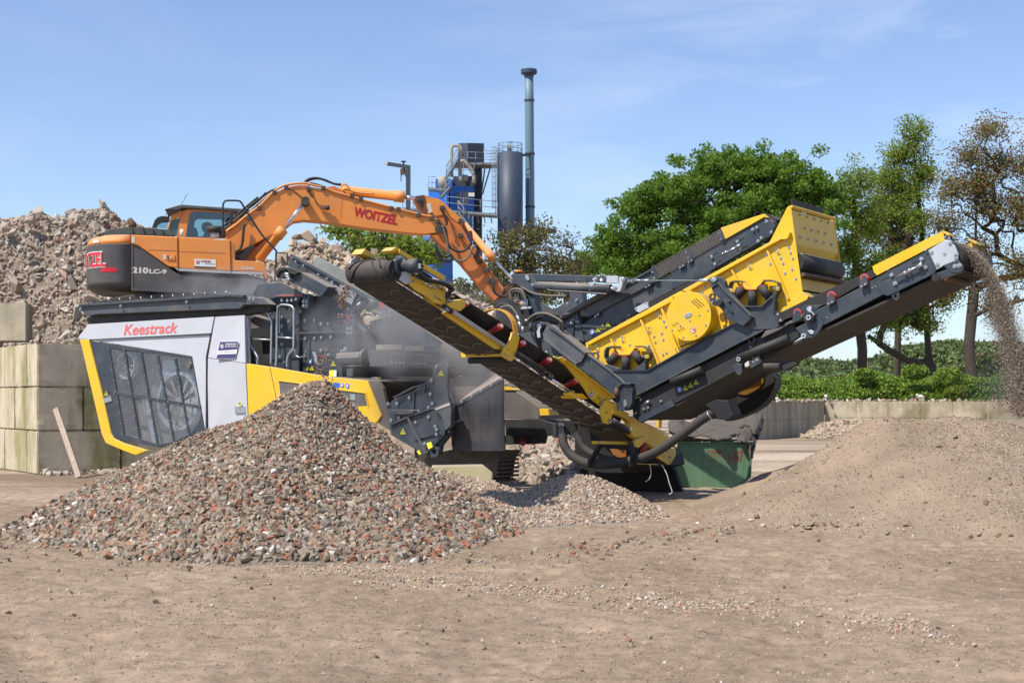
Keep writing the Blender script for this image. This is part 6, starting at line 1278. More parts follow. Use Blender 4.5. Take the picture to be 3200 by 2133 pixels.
st = plate('dealer_sticker', CP, px('c1 1388,474 1556,470 1528,628 1353,628'), -.075, .004, M['whtstk'], cru, bev=0)
plate('sticker_band', CP, px('c1 1391,478 1551,475 1540,545 1373,556'), -.078, .003, M['navy'], st, bev=0); plate('sticker_band', CP, px('c1 1368,590 1533,585 1526,624 1357,625'), -.078, .003, M['navy'], st, bev=0)
text('sticker_lettering', 'OPPERMANN', CP, 'c1 1437,506', 'c1 1536,504', 4.6, -.080, M['whtstk'], st, bold=.03)
text('sticker_lettering', '& FUSS GmbH', CP, 'c1 1434,526', 'c1 1534,524', 4.6, -.080, M['whtstk'], st, bold=.015)
text('sticker_lettering', 'VERKAUF · VERMIETUNG · SERVICE', CP, 'c1 1376,574', 'c1 1524,570', 2.2, -.080, M['navy'], st, bold=.01)
ring(CP, *px('c1 1408,518')[0][:2], 4.6, 6.4, -.080, .002, M['whtstk'], st, 'sticker_ring'); text('sticker_lettering', 'F', CP, 'c1 1400,527', 'c1 1416,527', 6, -.082, M['whtstk'], st, shear=.2, bold=.02)

# yellow deck cladding
yd = plate('yellow_cladding', CP, px('c4 50,745 245,772 530,822 752,857 1040,885 1155,1170 1115,1225 960,1320 75,1320'), -.05, .08, Yw, cru, bev=.012)
plate('recessed_panel', CP, px('c4 318,890 452,905 800,962 1018,990 1040,1090 962,1094 940,1200 350,1180'), -.053, .004, M['dkgrey'], cru, bev=0)
MB().strip(CP, px('c4 308,884 450,902 800,958 1022,986 1046,1094'), 3.2, -.07, .03).build('panel_lip', Yw, cru, .003)
MB().strip(CP, px('c4 242,773 290,1000 320,1200'), 1.5, -.054, .01).build('panel_gap', M['brown'], cru); MB().strip(CP, px('c4 755,858 745,940'), 1.5, -.054, .01).build('panel_gap', M['brown'], cru)
plate('dark_end_cladding', CP, px('c4 1040,885 1130,890 1165,945 1225,1210 1235,1300 1130,1235 1155,1170'), -.02, .08, M['dkgrey'], cru, bev=.01)
plate('deck_top', CP, px('c4 752,853 1130,886 1135,892 752,860'), .03, 1.0, M['dkgrey'], cru)
plate('blue_sticker', CP, px('c4 760,900 810,903 812,943 762,938'), -.058, .004, M['bluestk'], cru, bev=0)
stickers(CP, [('b', *px('c4 835,922')[0][:2], 15, 0), ('b', *px('c4 876,927')[0][:2], 17, 0)], -.058, cru)
plate('panel_latch', CP, px('c4 897,998 940,998 942,1045 900,1045'), -.065, .01, M['galv'], cru)

# handrails
def hr(s, cross): 
    o = ptube('handrail', pl(CP, s, .15), .021, M['galv'], cru, 10, 5); q = pl(CP, cross, .15); MB().cyl(q[0], q[1], .016, 10).build('crossbar', M['galv'], o)
hr('c4 140,756 145,700 125,660 85,590 75,540 80,430 78,390 52,345 48,310 70,298 190,306 225,330 256,400 258,470 252,772', 'c4 82,545 255,552')
hr('c4 293,778 300,640 304,320 318,278 350,266 415,275 438,300 440,340 438,600 425,640 390,690 382,782', 'c4 303,530 440,540')
plate('step_plate', CP, px('c4 60,340 240,400 245,470 140,440 70,400'), .35, .3, M['dkgrey'], cru)

# crusher body
bd_ = plate('crusher_body', CP, px('c4 470,195 600,192 870,205 905,262 925,380 1000,480 1065,640 830,700 835,860 480,815'), .45, .10, Gy, cru, bev=.006)
plate('access_tower', CP, px('c4 245,262 480,195 482,815 250,770'), .40, .12, Gy, cru, bev=.006)
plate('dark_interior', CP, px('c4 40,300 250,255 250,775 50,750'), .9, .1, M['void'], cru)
plate('brace_plate', CP, px('c4 50,350 245,420 245,440 60,470'), .6, .05, M['dkgrey'], cru)
plate('brace_plate', CP, px('c4 240,210 480,196 482,250 245,262'), .36, .12, Gy, cru, bev=.004)
edge(CP, 'c4 480,497 870,486', 5, .38, M['greyup'], bd_, .1, 'flange')
edge(CP, 'c4 478,200 480,815', 4, .38, M['void'], bd_, .06, 'corner_seam')
edge(CP, 'c4 905,260 925,380 1000,480 1062,640', 4, .36, M['greyup'], bd_, .2, 'corner_flange')
plate('inspection_cover', CP, px('c4 700,600 835,595 835,700 700,695'), .43, .02, Gy, bd_, bev=.003)
for s_ in ('c4 512,195 530,175 552,178 566,200 562,285 545,300 515,295 508,280', 'c4 868,410 890,388 915,395 928,420 925,500 908,522 878,520 866,500'): plate('lifting_lug', CP, px(s_), .28, .12, Gy, cru, bev=.006)
for s_ in ('c4 536,200', 'c4 897,420'): disc(CP, *px(s_)[0][:2], 5, .275, .01, M['inkblk'], cru, 'lug_hole')
bolts(CP, 'c4 517,240 545,240 517,274 545,274 878,463 906,463 878,498 906,498', .28, cru, .022)
bolts(CP, 'c4 343,368 398,403 343,443 343,588 325,690 265,380 268,305 410,635 345,510 360,733 240,302 240,340', .40, cru, .024)
bolts(CP, 'c4 532,395 608,392 662,423 721,420 532,543 609,539 665,533 744,530 497,545 663,640 527,688 722,677 800,675 832,645 886,300 837,352 914,352 866,400', .43, cru, .026)
bolts(CP, 'c4 862,632', .3, cru, .04)
q = [px(f'c4 {x},{y}')[0] for x, y in ((340, 230), (385, 232), (420, 228), (455, 220))]
for a in q: disc(CP, a[0], a[1], 5, .30, .08, Gv, cru, 'hydraulic_port', 10)
plate('clamp_bracket', CP, px('c4 452,295 500,285 505,330 470,345 452,330'), .3, .1, M['void'], cru)
plate('red_handle', CP, px('c4 845,345 868,338 893,380 885,392 862,358 850,362 870,425 860,420'), .35, .03, M['red'], cru); MB().strip(CP, px('c4 618,740 622,682 700,682'), 3, .38, .03).build('red_handle', M['red'], cru)
MB().strip(CP, px('c4 600,650 615,690 620,730'), 8, .36, .05).build('lever', M['galv'], cru)
for s_ in ('c4 445,635 460,680 490,695 520,680 540,640', 'c4 620,730 635,752 665,745 680,715'): ptube('chain', pl(CP, s_, .34), .012, M['galv'], cru, 6, 5, .02)
ptube('chain', pl(CP, 'c4 325,320 322,420 325,500', .33), .014, M['galv'], cru, 6, 5, .02)
stickers(CP, [('b', *px('c4 572,730')[0][:2], 16, 0), ('t', *px('c4 558,785')[0][:2], 15, 0), ('t', *px('c4 586,785')[0][:2], 15, 0), ('t', *px('c4 762,748')[0][:2], 16, 0)], .425, cru)
plate('instruction_label', CP, px('c4 728,800 788,800 788,853 728,850'), .42, .004, M['ylwstk'], cru, bev=0); plate('instruction_label', CP, px('c4 764,802 788,802 788,853 764,852'), .415, .003, M['whtstk'], cru, bev=0)
# platform and hinged plate on top of the body
plate('hinge_plate', CP, px('c4 1000,200 1042,230 925,385 905,330 900,290'), .3, .08, Gy, cru, bev=.005)
for s_ in ('c4 925,260 1005,205 1018,190 1040,212', 'c4 915,330 1020,245'): MB().strip(CP, px(s_), 5, .27, .04).build('rib', M['void'], cru)
plate('white_tag', CP, px('c4 948,262 975,240 985,250 958,272'), .28, .006, M['whtstk'], cru)
q = pl(CP, 'c4 1040,285 1140,232', .8); pcyl('hydraulic_cylinder', q[0], q[1], .10, M['greyup'], cru)
plate('red_valve', CP, px('c4 1125,255 1165,240 1185,285 1150,300'), .7, .1, M['red'], cru)
for s_ in ('c4 995,440 990,390 1010,350 1050,345 1080,355', 'c4 1120,290 1180,340 1230,330 1260,290', 'c4 1000,450 1030,520 1045,575', 'c4 1190,290 1210,380 1260,410 1300,380 1310,340', 'c4 1080,330 1150,350 1200,400'): ptube('hydraulic_hose', pl(CP, s_, .5), .016, Bk, cru)
for s_ in ('c4 1080,350', 'c4 1165,372', 'c4 1220,315', 'c4 1150,330'): disc(CP, *px(s_)[0][:2], 4, .4, .08, Gv, cru, 'hose_fitting', 8)
# crossbelt motor and boxes
mo = MB(); q = CP.at(*px('c4 812,712')[0][:2], .3); e = CP.at(*px('c4 1025,702')[0][:2], .3); mo.cyl(q, e, .115, 8); mo.build('belt_motor', M['greyup'], cru, .008); MB().cyl(e-(e-q).normalized()*.03, e+(e-q).normalized()*.03, .15, 20).build('motor_flange', M['greyup'], cru)
plate('gear_housing', CP, px('c4 1040,640 1230,640 1240,770 1060,770'), .2, .4, M['greyup'], cru, bev=.01)
plate('gear_housing', CP, px('c4 1232,642 1400,640 1402,768 1235,765'), .15, .5, M['greyup'], cru, bev=.006); plate('gear_housing', CP, px('c4 1400,650 1560,650 1560,768 1402,765'), .17, .5, M['greyup'], cru, bev=.006)
bolts(CP, 'c4 1243,665 1275,668 1310,668 1342,668 1243,740 1275,742 1310,742 1342,742', .15, cru, .022); bolts(CP, 'c4 1415,672 1450,675 1480,675 1510,680 1415,745 1450,747 1480,747 1510,750', .17, cru, .018)
for s_ in ('c4 1112,592 1322,588 1330,634 1108,634', 'c4 1335,602 1500,600 1502,645 1340,643'): plate('dusty_box', CP, px(s_), .3, .3, M['dkgrey'] if 0 else mat('dusty_casting', (.33, .31, .28), .8), cru, bev=.008)
for k in range(4): disc(CP, *px(f'c4 {1135+k*32},608')[0][:2], 4, .295, .01, M['beige'], cru, 'box_plug', 10)
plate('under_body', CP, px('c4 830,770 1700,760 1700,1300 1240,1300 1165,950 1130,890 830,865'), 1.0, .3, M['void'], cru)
plate('under_body', CP, px('c4 1060,400 1310,340 1700,600 1700,780 1040,780 1040,620'), .9, .3, M['greyup'], cru)
plate('sloping_cover', CP, px('c5 380,560 480,600 1100,1000 1330,1060 1330,1200 900,1050 500,700'), 1.2, .08, M['greyup'], cru)
plate('support_bracket', CP, px('c4 870,790 920,785 920,850 870,850'), .2, .05, M['greyup'], cru)
q = CP.at(*px('c4 1080,900')[0][:2], .3); MB().cyl(q, q+CP.n*.2, .09, 16).build('roller', M['greyup'], cru)

# feed hopper rail and upper sheets
hr_ = plate('hopper_rail', CP, px('c1 132,150 620,108 1470,65 1600,72 1780,92 1842,145 1600,148 1562,182 290,232 205,248 150,198'), -.10, .16, M['greyup'], cru, bev=.008)
MB().strip(CP, px('c1 132,152 1470,66 1600,73'), 7, -.16, .08).build('rail_lip', Gy, cru, .004)
bolts(CP, 'c1 147,190 505,160 1093,124 1655,96 1690,100', -.16, cru, .024)
plate('hopper_rail_lower', CP, px('c1 290,232 1560,184 1600,150 1842,148 1842,200 1600,240 1340,250 215,318 200,290 205,262'), .05, .2, M['void'], cru)
mbt = MB(); 
for k in range(12): u_, v_ = px(f'c1 {400+k*95},{118-k*6}')[0][:2]; c_ = CP.at(u_, v_, .1); mbt.cyl(c_, c_+ZZ*.05, .012, 6)
tag(mbt.build('liner_bolts', M['galv'], hr_), kind='stuff')
plate('hopper_wall', CP, px('c2 1680,1205 1727,1103 1930,1092 1960,1100 2130,1190 2110,1225 1850,1235 1770,1215'), .3, .05, M['greyup'], cru, bev=.004)
plate('hopper_liner', CP, px('c2 1860,1215 1930,1195 2130,1195 2125,1212'), .27, .02, M['salmon'] if 0 else mat('faded_pink_liner', (.28, .10, .11), .7), cru, bev=0)
plate('upper_sheet', CP, px('c3 310,832 335,845 760,1072 1060,1232 1040,1245 960,1225 750,1100 375,895 300,855'), .2, .06, M['greyup'], cru, bev=.004)
us = plate('upper_sheet', CP, px('c3 300,858 375,898 750,1102 955,1215 900,1260 820,1290 560,1130 285,945'), .26, .04, M['greyup'], cru, bev=.004)
plate('upper_sheet_far', CP, px('c3 540,862 800,992 1100,1185 1060,1240 930,1160 505,925 520,900'), .9, .05, mat('light_dusty_sheet', (.22, .235, .225), .6), cru, bev=.004)
plate('dusty_panel', CP, px('c3 640,1075 745,1140 750,1060 900,1190 880,1215 850,1290 780,1240'), .22, .02, mat('pale_dusty_panel', (.22, .225, .25), .6), cru, bev=0)
bolts(CP, 'c3 352,905 422,940 503,1043 555,1020 620,1107 632,1055 680,1085 712,1157 780,1130 860,1180', .2, cru, .018)
vb = plate('vent_box', CP, px('c3 300,1082 378,1005 640,1130 632,1150 580,1212 565,1208'), .0, .3, Gy, cru, bev=.004)
plate('vent_box_top', CP, px('c3 378,1003 405,1000 642,1128 636,1135'), .0, .4, M['greyup'], cru)
vs = MB()
for k in range(13): x, y = 335+k*20, 1050+k*9.5; vs.strip(CP, px(f'c3 {x},{y} {x-16},{y+30}'), 1.4, -.003, .003)
vs.build('vent_slots', M['inkblk'], vb)
disc(CP, *px('c3 235,1010')[0][:2], 16, -.05, .4, M['void'], cru, 'belt_motor', 20, .01)
for k in range(3): q = px(f'c3 {262+k*8},{1012+k*22} {295+k*6},{1022+k*22}'); MB().cyl(CP.at(*q[0][:2], -.1), CP.at(*q[1][:2], -.1), .03, 8).build('hose_fitting', M['galv'], cru)
plate('belt_motor_guard', CP, px('c3 175,1000 200,962 240,952 330,970 375,1000 345,1022 300,1010 270,975 215,985 190,1030 185,1050'), -.08, .3, M['void'], cru, bev=.004)

# discharge conveyor of the crusher
dc = plate('discharge_panel', CP, px('c6 232,785 440,692 880,540 898,560 832,910 830,905 625,1112 600,1110 520,1060 250,900'), -.2, .08, Gy, cru, bev=.006)
plate('discharge_upper', CP, px('c6 228,560 290,505 480,430 640,315 702,270 712,150 822,85 872,160 862,400 882,540 440,690 232,790'), -.12, .06, M['greyup'], cru, bev=.006)
edge(CP, 'c6 232,792 440,697 885,545', 5, -.25, M['greyup'], cru, .08, 'flange')
edge(CP, 'c6 425,700 470,800 625,1100', 5, -.25, M['greyup'], cru, .06, 'flange')
edge(CP, 'c6 498,440 490,680', 3, -.15, M['greyup'], cru, .04, 'flange')
plate('tail_lug', CP, px('c6 620,1112 832,905 900,850 880,900 790,1010 770,1110 730,1148 690,1145'), -.15, .10, Gy, cru); ring(CP, *px('c6 722,1082')[0][:2], 8, 17, -.2, .06, Gy, cru, 'tow_eye')
plate('step_tray', CP, px('c6 215,625 435,625 490,635 488,665 440,675 215,672'), -.28, .16, M['greyup'], cru, bev=.004)
MB().strip(CP, px('c6 275,495 480,385 620,345 605,440'), 5, -.2, .04).build('tie_bar', M['greyup'], cru)
plate('inspection_plate', CP, px('c6 705,620 790,610 840,780 832,905 745,895 500,960 520,790'), -.23, .02, Gy, cru, bev=.003)
plate('side_box', CP, px('c6 712,620 890,545 905,620 900,800 840,850 800,700'), -.30, .1, M['greyup'], cru, bev=.004)
bolts(CP, 'c6 747,155 692,305 678,455 702,560 660,602 550,645 450,495 317,558 335,712 252,742 220,562', -.15, cru, .024); bolts(CP, 'c6 660,707 517,762 732,807 747,842 745,895 617,993 750,625', -.25, cru, .022)
stickers(CP, [('t', *px('c6 793,230')[0][:2], 17, 0)], -.13, cru); stickers(CP, [('t', *px('c6 380,865')[0][:2], 18, 0)], -.21, cru)
plate('yellow_label', CP, px('c6 637,990 685,973 705,1030 657,1055'), -.255, .004, M['ylwstk'], cru, bev=0); plate('yellow_label', CP, px('c6 530,1080 555,1062 580,1105 560,1115'), -.21, .004, M['ylwstk'], cru, bev=0)
SK = Plane(1440, 22.6, DD)
sk = plate('rubber_skirt', SK, px('c6 900,610 1100,520 1300,400 1472,292 1478,800 1490,1075 1200,1075 922,1066 908,1000'), -.1, .03, mat('scuffed_black_rubber', (.028, .028, .033), .6, var=.5, vscale=4, streak=True, dust=(.14, .12, .11), dustamt=.35), cru, bev=.004)
edge(SK, 'c6 905,600 1460,290', 8, -.12, M['greyup'], cru, .05, 'skirt_clamp'); bolts(SK, 'c6 912,605 1018,545 1124,480 1230,418 1341,355 1450,292', -.12, cru, .022)
plate('chute_wall', SK, px('c6 865,290 1030,258 1300,215 1430,228 1455,285 925,585 870,520'), .45, .05, mat('dusty_chute', (.30, .26, .225), .9, var=.2), cru)
mbs = MB(); A_ = pl(SK, 'c6 925,585 1455,290', -.08); B_ = pl(SK, 'c6 1000,540 1440,215', .42); mbs.prism([A_[0], A_[1], B_[1], B_[0]], [p+ZZ*.02 for p in (A_[0], A_[1], B_[1], B_[0])]); mbs.build('chute_slope', mat('dusty_slope', (.42, .34, .29), .9), cru)
MB().strip(SK, px('c6 858,410 925,590'), 7, -.15, .03).build('zinc_strip', M['zinc'], cru)
q = pl(SK, 'c6 870,40 1300,40', .5); MB().tube([q[0], q[0].lerp(q[1], .1), q[1]], [.26, .32, .32], 24).build('dust_pipe', M['dkgrey'], cru)
plate('dusty_liner', CP, px('c6 720,615 885,548 895,575 745,630'), -.31, .01, mat('dust_layer', (.40, .34, .29), .95), cru, bev=0)
# crawler under the crusher
tk = plate('crawler_track', CP, px('c6 500,930 640,1120 900,1060 1480,1070 1420,1180 1400,1330 1350,1400 700,1400 500,1200'), .55, .5, M['track'], cru, bev=.02)
tp_ = MB()
for k in range(16): u_ = px(f'c6 {720+k*42},1385')[0]; tp_.plate(CP, [(u_[0], u_[1], 0), (u_[0]+8, u_[1], 0), (u_[0]+8, u_[1]+8, 0), (u_[0], u_[1]+8, 0)], .5, .6)
for k in range(6): u_ = px(f'c6 1400,{1120+k*44}')[0]; tp_.plate(CP, [(u_[0]-4, u_[1], 0), (u_[0]+5, u_[1], 0), (u_[0]+5, u_[1]+7, 0), (u_[0]-4, u_[1]+7, 0)], .5, .6)
tp_.build('track_pads', M['track'], cru)
ptube('hydraulic_hose', pl(CP, 'c6 1480,1075 1455,1120 1420,1145 1370,1150', .3), .03, Bk, cru)
# ================================================================== EXCAVATOR
exc = thing('excavator', 'orange crawler excavator standing high on the rubble with its boom stretched to the right', 'excavator', EP.at(560, 950, 1.3))
Og, Og2 = M['orange'], M['orange2']; DKG = mat('excavator_grey', (.072, .067, .068), .5, var=.15, vscale=2, dust=(.22, .17, .12), dustamt=.22); M['silverstripe'] = mat('silver_stripe', (.42, .41, .40), .5)
def cwall(zlist, rear, m, name, parent):
    """counterweight slice: zlist [(z, inset)]"""
    o = EP.at(px('c2 590,700')[0][0], 745, 0); V = []; prof = []
    n_ = 26
    for i in range(n_+1):
        t = i/n_; a = math.pi*t; b_ = 2.7*(.5-.5*math.cos(a)); dp = rear*(math.sin(a)**.6 if 0 < t < 1 else 0); prof.append((dp, b_))
    fs = []
    for z, ins in zlist:
        for dp, b_ in prof:
            bb = b_+(1.35-b_)*ins*.6; d_ = max(0, dp-ins*1.1) if dp > 0 else 0
            p = o-EP.d*d_+EP.n*bb; V.append(Vector((p.x, p.y, z)))
    m_ = n_+1
    for j in range(len(zlist)-1):
        for i in range(n_): fs.append([j*m_+i, j*m_+i+1, (j+1)*m_+i+1, (j+1)*m_+i])
        fs.append([j*m_+n_, j*m_, (j+1)*m_, (j+1)*m_+n_])
    fs.append(list(range(m_))[::-1]); fs.append([(len(zlist)-1)*m_+i for i in range(m_)])
    mb = MB(); mb.add(V, fs, True); mb.sm[-1] = mb.sm[-2] = False
    return mb.build(name, m, parent), prof, o
def ez(v): return H+(HOR-v)*31.5/F
cw, prof, co_ = cwall([(ez(908), .22), (ez(902), .11), (ez(892), .03), (ez(882), .0), (ez(880), .0), (ez(858), .0), (ez(852), .0), (ez(764), .0), (ez(762), .0)], 1.08, DKG, 'counterweight', exc)
cwall([(ez(762.5), .012), (ez(750), .02), (ez(738), .07), (ez(731), .17)], 1.08, Og, 'counterweight_top', exc)
# text round the counterweight
arc = [0]; 
for i in range(1, len(prof)): arc.append(arc[-1]+math.hypot(prof[i][0]-prof[i-1][0], prof[i][1]-prof[i-1][1]))
def oncw(s, z, off=.012):
    i = 0
    while i < len(arc)-2 and arc[i+1] < s: i += 1
    t = (s-arc[i])/(arc[i+1]-arc[i]); d0, b0 = prof[i]; d1, b1 = prof[i+1]; d_ = d0+(d1-d0)*t; b_ = b0+(b1-b0)*t; tx, ty = d1-d0, b1-b0; l = math.hypot(tx, ty)
    nx, ny = ty/l, -tx/l; p = co_-EP.d*(d_+nx*off)+EP.n*(b_+ny*off); return Vector((p.x, p.y, z))
def cwtext(off, m, bold): return text('company_lettering', 'WOITZEL', EP, 'c2 160,930', 'c2 350,930', 40, 0, m, cw, bold=bold, sub=3, fn=lambda t, hh: oncw(1.80-1.27*t, ez(831)+hh*.31, off))
cwtext(.010, M['whtstk'], .07); cwtext(.018, mat('bright_red_lettering', (.62, .02, .03), .5), .025)
# red scuff
def cwpatch(name, s0, s1, v0, v1, m, off=.008):
    n_ = 8; A_ = [oncw(s0+(s1-s0)*k/n_, ez(v0+ (k-4)**2*.3), off) for k in range(n_+1)]; B_ = [oncw(s0+(s1-s0)*k/n_, ez(v1), off) for k in range(n_+1)]; mb = MB()
    for k in range(n_): mb.add([A_[k], A_[k+1], B_[k+1], B_[k]], [[0, 1, 2, 3]])
    mb.build(name, m, cw)
cwpatch('reflector', .28, .66, 835, 850, mat('red_reflector', (.55, .01, .02), .4)); cwpatch('warning_label', .72, .95, 746, 757, M['plaster'], .002)
lb = plate('lower_body', EP, px('c2 597,748 660,765 932,952 1020,1020 1490,1045 1787,1058 1812,1062 1700,1190 1500,1205 597,1168'), .0, 2.6, DKG, exc, bev=.02)
d1 = plate('engine_door', EP, px('c2 592,664 1014,684 1018,960 985,958 930,948 660,762 594,746'), -.03, 2.6, Og, exc, bev=.02)
d2 = plate('side_door', EP, px('c2 1020,684 1482,712 1490,988 1022,962'), -.03, 1.0, Og, exc, bev=.02)
plate('front_box', EP, px('c2 1486,710 1515,742 1522,893 1760,905 1792,922 1815,1055 1787,1055 1775,996 1494,986'), -.02, .9, Og, exc, bev=.02)
plate('platform_frame', EP, px('c2 1022,962 1494,988 1787,1056 1022,1022'), .3, 2.3, DKG, exc)
MB().plate(EP, px('c2 985,960 1022,963 1490,990 1772,997 1782,1022 1490,1010 1020,988'), -.036, .03).build('silver_stripe', M['silverstripe'], exc)
for s_ in ('c2 1017,684 1020,1022', 'c2 590,664 594,1100', 'c2 1484,712 1492,1045'): MB().strip(EP, px(s_), 1.8, -.038, .01).build('panel_gap', M['inkblk'], exc)
for s_ in ('c2 745,798 1013,806', 'c2 1025,812 1440,829'): MB().strip(EP, px(s_), 1.3, -.036, .006).build('door_crease', Og2, exc)
lt = plate('door_latch', EP, px('c2 914,842 988,844 988,890 914,888'), -.05, .02, Og, exc, bev=.004); plate('latch_recess', EP, px('c2 920,850 935,850 935,882 920,882'), -.054, .005, M['brown'], lt, bev=0); disc(EP, *px('c2 952,866')[0][:2], 2.4, -.06, .01, M['chrome'], lt, 'lock')
plate('warning_label', EP, px('c2 885,842 908,842 908,888 885,888'), -.036, .005, M['plaster'], exc, bev=0); plate('warning_label', EP, px('c2 602,684 632,686 634,738 604,736'), -.036, .005, M['plaster'], exc, bev=0)
sk_ = plate('company_sticker', EP, px('c2 1163,880 1353,887 1353,962 1163,955'), -.038, .005, M['whtstk'], exc, bev=0)
plate('sticker_strip', EP, px('c2 1163,945 1353,952 1353,963 1163,956'), -.041, .003, M['inkblk'], sk_, bev=0)
text('sticker_lettering', 'WOITZEL', EP, 'c2 1216,910', 'c2 1312,913', 6.0, -.042, M['redlet'], sk_, bold=.04); text('sticker_lettering', 'Entsorgung', EP, 'c2 1256,928', 'c2 1345,931', 4.4, -.042, mat('green_ink', (.02, .2, .08), .5), sk_, shear=.3, bold=.015)
plate('sticker_logo', EP, px('c2 1176,892 1208,893 1208,925 1176,924'), -.041, .003, M['redlet'], sk_, bev=0); plate('sticker_logo', EP, px('c2 1180,896 1204,897 1204,921 1180,920'), -.044, .003, M['whtstk'], sk_, bev=0)
MB().plate(EP, px('c2 1184,900 1190,900 1190,918 1184,918'), -.047, .003).plate(EP, px('c2 1194,900 1200,900 1200,918 1194,918'), -.047, .003).build('sticker_logo', M['redlet'], sk_)
text('model_lettering', '210', EP, 'c2 607,1003', 'c2 753,1008', 17, -.006, M['plaster'], exc, bold=.05); text('model_lettering', 'LC-9', EP, 'c2 760,1008', 'c2 916,1012', 12.5, -.006, M['plaster'], exc, bold=.05)
text('model_lettering', 'Robex', EP, 'c2 1585,972', 'c2 1696,974', 9, -.026, M['plaster'], exc, bold=.03)
for dx in (0,): pass
# engine hood
HDK = mat('hood_plastic', (.055, .068, .068), .6, var=.2, vscale=2, dust=(.2, .17, .13), dustamt=.3)
hd_ = plate('engine_hood', EP, px('c2 290,668 345,642 430,612 540,598 700,600 940,620 972,648 980,676 620,662 450,672'), .35, 1.7, HDK, exc, bev=.05)
for s_ in ('600,602 607,660', '700,602 707,664', '785,608 792,668', '870,616 877,672'): MB().strip(EP, px('c2 '+s_), 3, .30, .06).build('hood_rib', HDK, hd_)
ptube('exhaust_stack', pl(EP, 'c2 615,600 612,575 600,555 580,525', .9), [.09, .09, .075, .06], M['brown'], exc, 12, 1); plate('exhaust_flap', EP, px('c2 575,510 600,545 632,560 630,590 600,580 580,560'), .85, .1, M['brown'], exc)
# cab
CO = 1.55
cabf = plate('cab', EP, px('c2 1022,690 1045,470 1062,448 1110,436 1300,444 1470,458 1570,488 1560,560 1500,600 1440,700 1320,700'), CO, .06, Og, exc, holes=[px('c2 1090,686 1104,580 1122,485 1145,462 1190,456 1440,470 1540,492 1480,540 1440,640 1425,692')], bev=.02)
plate('cab_far_frame', EP, px('c2 1030,690 1060,480 1110,450 1470,465 1570,495 1560,700'), CO+1.0, .05, M['void'], exc, holes=[px('c2 1150,640 1165,545 1190,525 1400,530 1440,560 1450,680 1160,680')], bev=.01)
plate('cab_roof', EP, px('c2 1045,470 1110,436 1300,444 1470,458 1570,488 1560,492 1300,455 1115,448 1055,478'), CO+.03, 1.0, Og, exc)
plate('cab_roof_guard', EP, px('c2 893,438 1040,397 1060,396 1620,436 1690,455 1640,475 1460,460 1400,448 1050,428 1012,452 960,448'), CO-.1, 1.25, HDK, exc, bev=.02)
plate('window_tint_band', EP, px('c2 1118,500 1145,462 1190,456 1440,470 1540,492 1500,525 1400,528 1165,520'), CO+.06, .02, M['void'], exc)
plate('cab_glass', EP, px('c2 1090,686 1104,580 1122,485 1145,462 1190,456 1440,470 1540,492 1480,540 1440,640 1425,692'), CO+.03, .006, M['glass'], exc, bev=0)
plate('rear_pillar', EP, px('c2 918,618 952,505 965,490 1048,455 1045,475 1022,690 1000,690 1008,665 1034,512 1020,510 955,545 932,620'), CO+.0, .08, Og, exc, bev=.01)
plate('rear_window', EP, px('c2 932,620 955,545 1034,512 1010,682 960,670'), CO+.04, .006, mat('teal_rear_glass', (.05, .13, .13), .15), exc, bev=0)
plate('window_guard', EP, px('c2 783,602 808,535 832,510 870,498 942,503 935,552 870,556 835,575 820,604'), CO+.7, .08, M['void'], exc, bev=.01)
plate('rear_glass', EP, px('c2 822,604 838,575 872,554 932,552 918,614'), CO+.75, .006, M['glass'], exc, bev=0)
plate('seat', EP, px('c2 1112,690 1110,640 1140,600 1175,598 1187,625 1185,690'), CO+.3, .45, M['void'], exc, bev=.03)
plate('work_lamp', EP, px('c2 898,490 915,475 942,480 940,505 912,512'), CO-.05, .1, M['inkblk'], exc, bev=.01); disc(EP, *px('c2 915,493')[0][:2], 4, CO-.06, .02, M['plaster'], exc, 'lamp_glass')
plate('lamp_bracket', EP, px('c2 1022,455 1048,448 1050,490 1030,495 1020,480'), CO-.04, .06, Og2, exc)
ptube('antenna', pl(EP, 'c2 1048,392 1075,345 1098,303', CO+.3), .006, M['void'], exc)
# handrails and mirrors
ptube('handrail', pl(EP, 'c2 1415,695 1416,560 1415,440 1420,390 1438,366 1470,361 1550,363 1580,380 1620,445 1760,660 1880,795 1890,840 1880,1080', .02), .022, M['void'], exc, 8, 5)
ptube('handrail', pl(EP, 'c2 1418,455 1450,440 1510,442 1528,455 1528,520', .3), .014, M['void'], exc); plate('mirror', EP, px('c2 1480,460 1495,452 1508,470 1505,560 1488,575 1478,560'), .3, .04, M['void'], exc, bev=.01)
ptube('handrail', pl(EP, 'c2 1890,825 1940,828 1985,830 1992,850 1990,930', .4), .014, M['void'], exc); plate('mirror', EP, px('c2 1930,850 1955,865 1985,920 1975,945 1940,940'), .4, .04, HDK, exc, bev=.01)
q = pl(EP, 'c2 1345,695 1345,645', .3); pcyl('filler_neck', q[0], q[1], .10, M['zinc'], exc); pcyl('filler_cap', q[1], q[1]+ZZ*.13, .17, M['void'], exc)
pcyl('hose_reel', EP.at(*px('c2 1395,690')[0][:2], .5), EP.at(*px('c2 1395,600')[0][:2], .5), .12, M['brown'], exc); q = EP.at(*px('c2 1052,678')[0][:2], .2); pcyl('work_light', q, q+ZZ*.15, .05, M['plaster'], exc)
